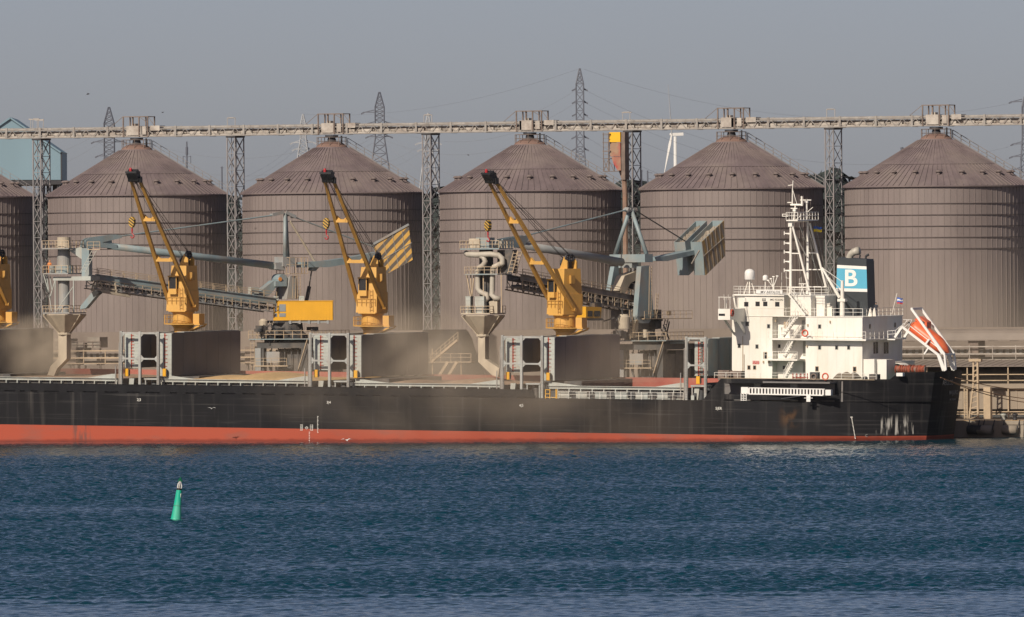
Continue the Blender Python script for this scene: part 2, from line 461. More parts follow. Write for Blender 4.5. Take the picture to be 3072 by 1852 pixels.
# ------------------------------------------------------------------ silos
SC = [at(p, 575, SY) for p in (412, 997, 1591, 2194, 2811)]
PITCH = (SC[4].x - SC[0].x) / 4
SX = [SC[2].x + PITCH*(i-2) for i in range(-1, 5)]
SR = 12.85
ZE = at(1591, 574, SY).z             # eave
ZT = at(1591, 431, SY).z             # rim at the roof's top
ZB = QZ
RT = 2.05
def make_silo():
    root = empty('grain_silo', (SX[1], SY, ZB))
    h = ZE - ZB
    NR = 90
    w = MB(); w.lathe([(SR, 0), (SR, h)], 180)
    for k in range(NR):
        t = 2*math.pi*(k+.3)/NR; c, s = math.cos(t), math.sin(t)
        tx, ty = -s*.04, c*.04; r0, r1 = SR-.02, SR+.055
        w.add([(r0*c-tx, r0*s-ty, 0), (r1*c-tx, r1*s-ty, 0), (r1*c+tx, r1*s+ty, 0), (r0*c+tx, r0*s+ty, 0),
               (r0*c-tx, r0*s-ty, h-.1), (r1*c-tx, r1*s-ty, h-.1), (r1*c+tx, r1*s+ty, h-.1), (r0*c+tx, r0*s+ty, h-.1)],
              [(0,1,5,4),(1,2,6,5),(2,3,7,6),(4,5,6,7)])
    w.build('wall', 'silo_wall_steel', root)
    for k in range(5):
        z = h - 2.42 - k*1.57
        MB().lathe([(SR+.05, z-.05), (SR+.15, z-.05), (SR+.15, z+.05), (SR+.05, z+.05)], 90, cap=False).build('stiffener_ring', 'silo_hoop_steel', root)
    # roof: folded sheets with standing seams and a lap line half way up
    zr = ZT - ZB
    rf = MB(); n = 180; RO = SR + .32
    rm = RO + (RT-RO)*.44; zm = h+.06 + (zr-h)*.44
    for (ra, za, rb, zb) in ((RO, h+.06, rm, zm), (rm+.03, zm+.05, RT, zr)):
        vs = []
        for r, z in ((ra, za), (rb, zb)):
            for k in range(n):
                t = 2*math.pi*k/n; vs.append((r*math.cos(t), r*math.sin(t), z))
        rf.add(vs, [(k, (k+1)%n, n+(k+1)%n, n+k) for k in range(n)])
    for k in range(NR):
        t = 2*math.pi*(k+.3)/NR; c, s = math.cos(t), math.sin(t)
        top = 2.6 if k % 2 == 0 else 4.4
        f = (RO-top)/(RO-RT)
        a = Vector((RO*c, RO*s, h+.08)); b = Vector((top*c, top*s, h+.08+(zr-h)*f))
        rf.beam(a, b, .09, .16, .05, .10)
    rf.lathe([(RO, h-.12), (RO+.02, h-.12), (RO+.02, h+.07), (RO, h+.07)], 180, cap=False)
    rf.build('roof', 'silo_roof_steel', root)
    vent = None
    for k in range(20):
        t = 2*math.pi*(k+.35)/20; r = RO + (RT-RO)*.235; z = h+.06 + (zr-h)*.235
        if vent is None:
            v = MB(); v.lathe([(.26,0),(.26,.42)], 12, (0,0,-.1)); v.lathe([(.45,.3),(.47,.36),(.30,.55),(.02,.6)], 14); vent = v.build('roof_vent', 'silo_vent', root)
            o = vent
        else:
            o = vent.copy(); col.objects.link(o); o.parent = root
        o.location = (r*math.cos(t), r*math.sin(t), z)
    cl = MB(); cl.lathe([(RT+.25, zr-.18), (RT+.1, zr+.05), (1.5, zr+.5), (.9, zr+.62)], 40); cl.build('collar', 'silo_collar', root)
    sp = MB(); zc = at(1591, 400, SY).z - ZB
    sp.lathe([(.62, zr+.55), (.62, zr+1.0), (.55, zr+1.1), (.55, zr+1.4), (.95, zc-.25), (.95, zc+.1)], 20)
    sp.tube((1.75, -.4, zr+.3), (1.75, -.4, zc), .13, n=8)
    sp.build('filling_spout', 'dark_steel', root)
    rl = MB(); pts = [(2.15*math.cos(2*math.pi*k/10), 2.15*math.sin(2*math.pi*k/10), zr+.02) for k in range(11)]
    rl.rail(pts, 1.25, 1.4, .06); rl.build('railing', 'rusty_steel', root)
    # roof stair on the far right flank as seen from the water
    ang = R(25 + 3); c, s = math.cos(ang), math.sin(ang)
    st = MB(); a = Vector((2.3*c, 2.3*s, zr+.1)); b = Vector(((RO-.1)*c, (RO-.1)*s, h+.25)); sd = Vector((-s, c, 0))*.4
    for q_ in (-1, 1):
        st.beam(a+sd*q_, b+sd*q_, .08, .16)
        for z_ in (.55, 1.05): st.beam(a+sd*q_+Vector((0,0,z_)), b+sd*q_+Vector((0,0,z_)), .055)
        for i in range(10):
            p = a.lerp(b, i/9) + sd*q_; st.beam(p, p+Vector((0,0,1.05)), .06)
    for i in range(34):
        p = a.lerp(b, (i+.5)/34); st.beam(p-sd, p+sd, .2, .05)
    st.build('roof_stair', 'tower_steel', root)
    return root
s0 = make_silo()
slab = ['brown steel silo cut off by the left edge, a blue shed above it', 'brown steel silo behind the first complete yellow crane from the left', 'brown steel silo behind the yellow loader cabin and striped counterweight',
        'brown steel silo with the tallest pylon rising behind its right roof slope', 'brown steel silo behind the white ship mast and bridge', 'rightmost brown steel silo, behind the ship\'s funnel and lifeboat']
for i, x in enumerate(SX):
    o = s0 if i == 1 else copy_tree(s0)
    o.location = (x, SY, ZB)
    if i != 1: o.rotation_euler = (0, 0, 0)
    tag(o, slab[i], 'silo', 'row of grain silos behind the quay')

# ------------------------------------------------------------------ conveyor gallery over the silos
zb = (at(0, 416, SY).z + at(3072, 377, SY).z)/2
print('gallery level', at(0, 416, SY).z, at(3072, 377, SY).z, 'eave', [round(at(p, y, SY).z, 2) for p, y in ((412, 587.5), (997, 580), (1591, 574), (2194, 567), (2811, 560.5))], 'QZ', QZ, 'CAMH', CAMH)
XL = at(-700, 400, SY).x; XR = at(3900, 400, SY).x
cg = empty('conveyor_gallery', ((XL+XR)/2, SY, zb))
tag(cg, 'long pale lattice conveyor gallery running over all the silo tops', 'conveyor')
m = MB(); L0 = XL - cg.location.x; L1 = XR - cg.location.x
GH = 1.18
for y in (-.9, .9):
    m.box(L0, L1, y-.06, y+.06, 0, .16); m.box(L0, L1, y-.05, y+.05, GH-.1, GH)
    n = int((L1-L0)/1.0)
    for i in range(n):
        a = L0 + (L1-L0)*i/n; b = L0 + (L1-L0)*(i+1)/n
        if i % 2 == 0: m.beam((a, y, .12), (b, y, GH-.06), .075)
        else: m.beam((a, y, GH-.06), (b, y, .12), .075)
    m.box(L0, L1, y-.03, y+.03, GH+.26, GH+.32)
for i in range(int((L1-L0)/1.4)):
    x = L0 + i*1.4; m.box(x-.04, x+.04, -.9, .9, .02, .1)
    for y in (-.9, .9): m.beam((x, y, GH), (x, y, GH+.3), .045)
m.build('truss', 'gallery_steel', cg)
n = int((L1-L0)/5.5)
for i in range(n):
    x = L0 + 1.7 + i*5.5
    MB().box(x-.16, x+.16, -1.0, -.84, -.02, GH+.38).box(x-.16, x+.16, .84, 1.0, -.02, GH+.38).box(x-.16, x+.16, -.84, .84, -.05, .0).build('joint_post', 'gallery_steel', cg)
m = MB(); m.tube((L0, 0, .62), (L1, 0, .62), .30, n=12); m.box(L0, L1, -.62, .62, .16, .34)
for i in range(int((L1-L0)/2.75)):
    x = L0 + 1.2 + i*2.75; m.box(x, x+1.6, -.66, -.3, .36, .72)
m.build('belt_cover', 'gallery_belt_cover', cg)
m = MB(); m.tube((L0, .35, GH+.12), (L1, .35, GH+.12), .16, n=8); m.box(L0, L1, -.55, .6, .9, 1.0); m.build('upper_belt', 'gallery_steel', cg)
for i, x in enumerate(SX):                     # discharge heads over the silos
    X = x - cg.location.x
    m = MB(); zt = 3.0
    for a in (-1.6, .95, 2.35):
        for y in (-1.1, 1.1): m.box(X+a-.08, X+a+.08, y-.08, y+.08, 0, zt)
    for y in (-1.1, 1.1): m.box(X-1.68, X+2.43, y-.07, y+.07, zt-.12, zt)
    for a in (-1.6, .95, 2.35): m.box(X+a-.07, X+a+.07, -1.1, 1.1, zt-.1, zt-.01)
    m.beam((X-1.6, -1.1, zt), (X-3.6, -1.1, GH+.3), .06); m.beam((X+2.35, -1.1, zt), (X+3.4, -1.1, GH+.5), .05)
    m.beam((X+.95, -1.1, zt-.1), (X+2.35, -1.1, zt-.9), .06); m.box(X-.3, X-.1, -.9, -.7, 1.7, zt); m.build('head_frame', 'rusty_steel', cg)
    m = MB(); m.box(X-1.15, X+.75, -1.0, .9, .25, 1.62); m.box(X+1.3, X+2.0, -1.0, .9, .35, 1.55); m.box(X+2.7, X+4.2, -.96, .8, .9, 1.62); m.box(X-.5, X+.1, -.6, .4, 1.6, 1.95)
    m.build('drive_box', 'gallery_belt_cover', cg)
# support towers between the silos
tl = ['pale lattice tower carrying the conveyor beside the leftmost visible silo gap', 'pale lattice tower between the first and second full silos', 'pale lattice tower between the second and third full silos',
      'rust streaked lattice tower beside the yellow elevator box', 'pale lattice tower behind the ship\'s white mast and funnel']
tw0 = None
for i, px in enumerate((124, 706, 1292, 1897, 2500)):
    p = at(px, 415, SY)
    if tw0 is None:
        tw0 = empty('lattice_tower', (p.x, SY, QZ))
        m = MB(); h = zb - QZ - .25
        lattice(m, -.62, .62, -1.45, 1.45, 0, h, 17, .15, .075)
        for y in (0,): m.beam((-.62, y, 0), (-.62, y, h), .08)
        m.build('braced_legs', 'tower_steel', tw0)
        MB().box(-.75, .75, -1.6, 1.6, h, h+.24).build('bearing_beam', 'dark_steel', tw0)
        o = tw0
    else: o = copy_tree(tw0)
    o.location = (p.x, SY, QZ)
    tag(o, tl[i], 'tower', 'lattice towers under the conveyor gallery')
# lamp frames standing on the gallery
for i, (px, yt) in enumerate(((118, 358), (702, 355), (1292, 346), (1888, 338), (2500, 329))):
    p = at(px, yt, SY); z1 = p.z - (zb+GH+.3)
    r = empty('gallery_lamp', (p.x, SY-.9, zb+GH+.3))
    m = MB(); w_ = .62
    if i == 0:
        for a in (-.95, -.6, .1, .3, 1.1): m.beam((a, 0, 0), (a*1.0+.03, 0, z1), .06)
        m.beam((-1.25, 0, z1), (1.2, 0, z1-.12), .16, .12); m.beam((-.3, 0, z1-.2), (1.2, 0, z1-.25), .06)
    elif i == 3:
        for a in (-.62, .5): m.beam((a, 0, 0), (a, 0, z1), .06)
        m.beam((-.75, 0, z1), (.75, 0, z1), .14, .1)
    else:
        for a in (-w_, w_): m.beam((a, 0, 0), (a, 0, z1), .07)
        m.beam((-w_-.05, 0, z1), (w_+.05, 0, z1), .10, .09)
    m.build('frame', 'gallery_belt_cover', r)
    l_ = MB(); l_.box(-.5, .5, -.12, .1, z1+.02, z1+.1); l_.build('lamp_housing', 'gallery_belt_cover', r)
    tag(r, ['crooked five post lamp frame on the gallery above the leftmost lattice tower', 'thin hoop lamp frame on the gallery above the tower between first and second full silos', 'thin hoop lamp frame on the gallery above the tower between second and third full silos',
            'small white topped lamp frame above the yellow elevator box', 'thin hoop lamp frame on the gallery above the ship\'s mast'][i], 'lamp', 'lamp frames on the conveyor gallery')

# bucket elevator leg: yellow head box, rusty chute, access platforms
p = at(1846, 396, SY-2.5); S_ = 21.2
er = empty('bucket_elevator', (p.x, SY-2.5, QZ))
tag(er, 'bucket elevator leg with yellow box over faded rusty red box beside a lattice tower', 'elevator')
ez = lambda py: at(1850, py, SY-2.5).z - QZ
ex = lambda px: at(px, 450, SY-2.5).x - p.x
m = MB(); m.box(ex(1836), ex(1868), -.8, 1.2, ez(427), ez(397)); m.build('head_box', 'elevator_yellow', er)
m = MB(); m.box(ex(1837), ex(1868), -.8, 1.2, ez(470), ez(428.5)); m.prism([(ex(1840), ez(471)), (ex(1868), ez(471)), (ex(1868), ez(512)), (ex(1858), ez(512)), (ex(1846), ez(490))], -.7, 1.0); m.build('boot_box', 'elevator_rust', er)
m = MB(); m.path([(ex(1862), 0, ez(510)), (ex(1872), 0, ez(540)), (ex(1874), 0, ez(585)), (ex(1873), 0, 0)], .36, 8); m.build('down_pipe', 'pipe_rust', er)
m = MB()
for x in (ex(1819), ex(1834)):
    for y in (-1.0, 1.0): m.beam((x, y, ez(515)), (x, y, ez(398)), .08)
for py in (402, 427, 453, 476, 514):
    m.box(ex(1817), ex(1840) if py != 514 else ex(1866), -1.1, 1.1, ez(py)-.05, ez(py)+.03)
    m.beam((ex(1818), -1.05, ez(py)+.55), (ex(1838), -1.05, ez(py)+.55), .05); m.beam((ex(1818), -1.05, ez(py)+1.0), (ex(1838), -1.05, ez(py)+1.0), .05)
m.beam((ex(1819), -1, ez(478)), (ex(1834), -1, ez(514)), .07); m.beam((ex(1834), -1, ez(478)), (ex(1819), -1, ez(514)), .07); m.beam((ex(1834), -1, ez(478)), (ex(1850), -1, ez(514)), .07)
m.box(ex(1869), ex(1880), -.6, .8, ez(540), ez(397))
m.build('access_frame', 'rusty_steel', er)

# ------------------------------------------------------------------ things far behind
def pylon(name, px, top, bot, Y, wtop, wbot, ystr0, ystr1, arms, label, m='pylon_steel', left_only=()):
    """Steel lattice mast: spire, straight body, splayed feet, cross arms with insulators."""
    base = at(px, bot, Y); r = empty(name, (base.x, Y, QZ))
    zz = lambda py: at(px, py, Y).z - QZ
    sc = F / (base - CAM).dot(fwd)
    wt = wtop/sc/2; wb = wbot/sc/2; t = 2.0/sc*1.5
    b = MB()
    segs = [(zz(ystr0), wt, zz(top), wt*.12, 4), (zz(ystr1), wt, zz(ystr0), wt, 7), (zz(bot), wb, zz(ystr1), wt, 4)]
    zg = zz(bot); wg = wb + (wb-wt)/(max(.1, zz(ystr1)-zg))*zg
    segs.append((0, wg, zg, wb, 3))
    ca, sa = math.cos(PHI), math.sin(PHI)
    def P(u, v, z): return (u*ca - v*sa, u*sa + v*ca, z)
    for z0, w0, z1, w1, n in segs:
        for i in range(n):
            a = i/n; c = (i+1)/n
            za, zc_ = z0+(z1-z0)*a, z0+(z1-z0)*c; wa, wc = w0+(w1-w0)*a, w0+(w1-w0)*c
            for s1, s2 in ((-1,-1),(1,-1),(1,1),(-1,1)):
                b.beam(P(s1*wa, s2*wa, za), P(s1*wc, s2*wc, zc_), t)
            for s2 in (-1, 1):
                b.beam(P(-wa, s2*wa, za), P(wc, s2*wc, zc_), t*.6); b.beam(P(wa, s2*wa, za), P(-wc, s2*wc, zc_), t*.6)
                b.beam(P(-wc, s2*wc, zc_), P(wc, s2*wc, zc_), t*.6)
                b.beam(P(s2*wa, -wa, za), P(s2*wc, wc, zc_), t*.6); b.beam(P(s2*wa, wa, za), P(s2*wc, -wc, zc_), t*.6)
    b.build('lattice_mast', m, r)
    for (py, l0, l1) in arms:
        a = MB(); z = zz(py); h = 7/sc
        for sgn, ln_ in ((-1, l0), (1, l1)):
            if not ln_: continue
            L_ = ln_/sc
            a.beam(P(sgn*wt, -wt*.6, z), P(sgn*(wt+L_), 0, z), t*.9); a.beam(P(sgn*wt, wt*.6, z), P(sgn*(wt+L_), 0, z), t*.9); a.beam(P(sgn*wt, 0, z+h), P(sgn*(wt+L_), 0, z), t*.9)
            a.beam(P(sgn*(wt+L_), 0, z), P(sgn*(wt+L_+10/sc), 0, z-5/sc), t*1.5)
        a.build('cross_arm', m, r)
    tag(r, label, 'pylon', 'power pylons behind the silos')
    return r, P, zz, sc
PY1 = pylon('power_pylon', 328, 322, 480, 620, 30, 34, 372, 470, ((388, 22, 22), (426, 30, 28), (468, 18, 18)), 'dark lattice pylon left of the first full silo\'s peak')
PY2 = pylon('power_pylon', 1140, 277, 510, 560, 27, 54, 322, 412, ((337, 32, 0), (372, 26, 26), (410, 20, 16)), 'blue grey pylon with splayed feet above the second full silo\'s right roof slope')
PY3 = pylon('power_pylon', 1741, 206, 500, 520, 22, 32, 252, 440, ((268, 3, 3), (306, 3, 3), (344, 3, 3), (412, 5, 5), (448, 5, 5)), 'tallest dark pylon, above the third full silo\'s right roof slope')
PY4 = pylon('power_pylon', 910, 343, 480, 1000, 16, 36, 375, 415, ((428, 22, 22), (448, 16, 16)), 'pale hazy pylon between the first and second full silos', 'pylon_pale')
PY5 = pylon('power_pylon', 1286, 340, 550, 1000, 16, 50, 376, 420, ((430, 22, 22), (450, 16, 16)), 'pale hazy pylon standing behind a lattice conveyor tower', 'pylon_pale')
PY6 = pylon('power_pylon', 3075, 290, 540, 640, 14, 30, 320, 410, ((305, 30, 30), (432, 26, 26), (470, 30, 30), (508, 26, 26)), 'dark pylon cut off by the right edge of the picture')
# small masts
for i, (px, top, bot, Y, lab) in enumerate(((561, 425, 520, 300, 'slender lamp mast with twin arms above the first silo\'s roof stair'), (666, 500, 560, 280, 'short dark post left of the second lattice tower'), (1925, 510, 560, 300, 'plain thin dark post just right of the rusty lattice tower'), (1943, 512, 560, 300, 'small dark mast with side brackets right of the rusty lattice tower'), (2706, 442, 462, 240, 'short dark stub mast above the rightmost silo\'s left roof slope'))):
    b0 = at(px, bot, Y); t0 = at(px, top, Y); r = empty('lamp_mast', (b0.x, Y, QZ)); H_ = t0.z - QZ
    m = MB(); m.tube((0,0,0), (0,0,H_), .26, .12, 8)
    if i == 0: m.tube((0,0,H_-2.2), (0,0,H_-.9), .22, n=8)
    if i == 4: m.tube((0,0,H_-1.2), (0,0,H_), .24, n=8)
    m.build('pole', 'pylon_steel', r)
    m = MB()
    if i in (0, 3):
        for sgn in ((-1, 1) if i == 0 else (1,)):
            m.beam((0,0,H_-2.6), (sgn*.7, 0, H_-2.4), .09); m.beam((sgn*.7, 0, H_-2.4), (sgn*.7, 0, H_-3.6), .09)
            if i == 3: m.beam((0,0,H_-.3), (.8, 0, H_-.4), .09); m.beam((0,0,H_-1.3), (.8, 0, H_-1.4), .09)
    else: m.beam((-.3, 0, H_-.2), (.3, 0, H_-.2), .08)
    m.build('bracket', 'pylon_steel', r)
    tag(r, lab, 'mast')

# wind turbine
TY = 3800.0
p = at(2026, 500, TY); hub = at(2016, 404, TY); sc = F/(p-CAM).dot(fwd)
wt = empty('wind_turbine', (p.x, TY, QZ)); ca, sa = math.cos(PHI), math.sin(PHI)
def TP(u, v, z): return (u*ca - v*sa, u*sa + v*ca, z)
hz = hub.z - QZ; u0 = -10/sc
MB().tube((0,0,0), (0,0,hz-6/sc), 8/sc, 4.6/sc, 16).build('tower', 'turbine_white', wt, True)
m = MB(); a = TP(-8/sc, 0, hz); b = TP(25/sc, 0, hz+1/sc); m.beam(a, b, 8/sc, 9/sc); m.build('nacelle', 'turbine_white', wt)
MB().ball(TP(u0-2/sc, 0, hz), 5/sc).build('hub', 'turbine_white', wt, True)
for du, dz in ((-10, 150), (-24, -120), (20, -8)):
    m = MB(); a = Vector(TP(u0, -4/sc, hz))
    if du == 20: e = Vector(TP(u0+1/sc, 130/sc, hz-20/sc))
    else: e = Vector(TP(u0+du/sc, -4/sc, hz+dz/sc))
    if du == -10: w0, w1 = 2.2, 1.0
    elif du == 20: w0, w1 = 3.0, 1.0
    else: w0, w1 = 8.0, 1.0
    mid = a.lerp(e, .25)
    m.beam(a, mid, 3/sc, 3/sc, w0/sc, 3/sc); m.beam(mid, e, w0/sc, 3/sc, w1/sc, 1/sc); m.build('blade', 'pylon_pale' if du == -10 else 'turbine_white', wt)
tag(wt, 'white wind turbine far off between the third and fourth full silos', 'wind turbine')

# blue-grey shed on columns, far left, its gable turned to the water
BY = 240.0
bp_ = at(31, 500, BY); BM = Matrix.Translation((bp_.x, BY, QZ)) @ Matrix.Rotation(PHI, 4, 'Z'); BI = BM.inverted()
br = empty('shed', (bp_.x, BY, QZ), (0, 0, PHI))
def bq(px, py): v = at(px, py, 0, BI); return (v.x, v.z)
MB().prism([bq(-120, 540), bq(-120, 459), bq(31, 356), bq(182, 459), bq(182, 540)], 0, 26).build('wall', 'shed_blue', br)
m = MB()
for a, b in ((31, 182), (31, -120)):
    p0, p1 = bq(a, 354), bq(b, 457.5); m.beam((p0[0], 12.8, p0[1]), (p1[0], 12.8, p1[1]), 26.4, .25)
m.build('roof', 'shed_blue', br)
m = MB(); a, b = bq(-120, 540.5), bq(183, 540.5); m.box(a[0], b[0], -.15, 26, b[1]-.7, b[1]-.02); m.build('floor_beam', 'dark_steel', br)
m = MB(); a, b = bq(182.5, 540), bq(182.5, 459); m.box(a[0]-.02, a[0]+.2, -.08, .1, a[1], b[1]); m.build('corner_trim', 'dark_steel', br)
for px in (-100, -60, -20, 20, 60, 100, 118, 128, 140, 150, 158, 166, 174, 181):
    x, z = bq(px, 541); MB().box(x-.2, x+.2, .3 + (px % 3)*2, .7 + (px % 3)*2, 0, z-.6).build('column', 'dark_steel', br)
tag(br, 'pale blue corrugated shed with gabled roof on dark columns at far left', 'shed')

# wooded rise that closes the view between the silos
m = MB(); rng = random.Random(5); n = 300; rows = 9
zt = at(1980, 600, 800).z - QZ; XA, XB = -640.0, 420.0; vs = []
def ridge(x, v): return (zt + 2.2*math.sin(x*.033) + 1.4*math.sin(x*.081+1))*math.sin(min(1, v)*math.pi/2)**.8
for j in range(rows):
    v = j/(rows-2)
    for i in range(n+1):
        x = XA+(XB-XA)*i/n; vs.append((x + rng.uniform(-1, 1), 740 + 75*v + rng.uniform(-2, 2), ridge(x, v)-1.2 + rng.uniform(-.8, .8)))
m.add(vs, [(j*(n+1)+i, j*(n+1)+i+1, (j+1)*(n+1)+i+1, (j+1)*(n+1)+i) for j in range(rows-1) for i in range(n)])
for i in range(2600):                      # tree heads, each a ruffled knot of leaf faces
    x = rng.uniform(XA, XB); v = rng.random()**.7; r_ = rng.uniform(1.4, 3.4); c = Vector((x, 740+75*v, ridge(x, v)))
    for k in range(9):
        d = Vector((rng.gauss(0, 1), rng.gauss(0, 1), abs(rng.gauss(0, 1)))).normalized(); p = c + Vector((d.x*r_, d.y*r_, d.z*r_*1.1)); u_ = d.cross(Vector((.3, .5, .8))).normalized()*r_*.6; w_ = d.cross(u_).normalized()*r_*.6
        m.add([p-u_, p-w_, p+u_*rng.uniform(.6, 1.2), p+w_], [(0,1,2,3)])
wood = m.build('woods', 'hedge_green'); wood.location = (0, 0, QZ)
tag(wood, 'dark wooded rise seen in the gaps between the silos', 'woods', None, 'stuff')

# power lines
def wire(p, q, sag, lab=None):
    p = Vector(p); q = Vector(q); pts = []
    for i in range(25):
        t = i/24; v = p.lerp(q, t); v.z -= sag*4*t*(1-t); pts.append(v)
    o = MB().path([v - p for v in pts], .015, 4).build('power_line', 'wire_grey'); o.location = p
    tag(o, lab or 'thin grey power line strung between the pylons behind the silos', 'power line', 'power lines behind the silos')
def pat(px, py, Y): return at(px, py, Y)
for a, b, s in (((1734, 208, 520), (900, 342, 1000), 3), ((1726, 272, 520), (1134, 338, 560), 5), ((1726, 310, 520), (1134, 374, 560), 5), ((1726, 350, 520), (1134, 412, 560), 5),
                ((1752, 208, 520), (3080, 300, 640), 6), ((1758, 272, 520), (3050, 434, 640), 8), ((1758, 310, 520), (3045, 472, 640), 8), ((1758, 350, 520), (3050, 510, 640), 8),
                ((1718, 416, 520), (1145, 376, 560), 9), ((1718, 452, 520), (1145, 414, 560), 9), ((1766, 416, 520), (2800, 480, 600), 9), ((1766, 452, 520), (2800, 520, 600), 9),
                ((1120, 374, 560), (350, 390, 620), 6), ((1120, 412, 560), (356, 428, 620), 7), ((1120, 430, 560), (346, 470, 620), 6), ((888, 430, 1000), (300, 430, 620), 9), ((888, 450, 1000), (310, 472, 620), 8),
                ((310, 390, 620), (-120, 440, 640), 4), ((300, 428, 620), (-120, 490, 640), 4), ((930, 430, 1000), (1265, 432, 1000), 5), ((930, 450, 1000), (1268, 452, 1000), 5)):
    wire(at(*a), at(*b), s)

# ================================================================== the bulk carrier
a0 = at(0, 1174, 0); a1 = at(2110, 1202, 0)
TRIM = math.atan2(a0.z - a1.z, a1.x - a0.x)
HEEL = R(0.6)
MS = Matrix.Rotation(HEEL, 4, 'X') @ Matrix.Rotation(TRIM, 4, 'Y')
MSI = MS.inverted()
SH = empty('bulk_carrier', (0,0,0), MS.to_euler())
tag(SH, 'long black and red bulk carrier with white bridge, blue banded funnel and open holds', 'cargo ship')
def S(px, py, y): return at(px, py, y, MSI)
def sx(px, y, py=1100): return S(px, py, y).x
def sz(py, y, px=1100): return S(px, py, y).z
CY = 13.5                                     # centre line
ZS = (S(0, 1174, 0).z + S(2110, 1202, 0).z)/2  # sheer
ZBT = (S(0, 1273, 0).z + S(2060, 1304, 0).z)/2 # top of the red boot
ZBW = S(1200, 1165, 0).z                       # bulwark top
ZPB = S(2400, 1138, 0).z                       # poop bulwark top
XE = sx(2805, 8.8)                             # transom corner
def plan(x, z=5):
    """Port-side half breadth line: straight amidships, drawn in towards the stern."""
    x0 = 36.0 - (3 if z < ZBT else 0)
    if x > x0:
        t = min(1, (x - x0)/(XE - x0)); yy = 8.8*(0.35*t + 0.65*t**2.4)
        return yy
    if x < -112: return CY*min(1, ((-112-x)/26))**1.6
    return 0.0
print('ship', 'trim', math.degrees(TRIM), 'ZS', ZS, 'ZBT', ZBT, 'ZBW', ZBW, 'ZPB', ZPB, 'XE', XE)

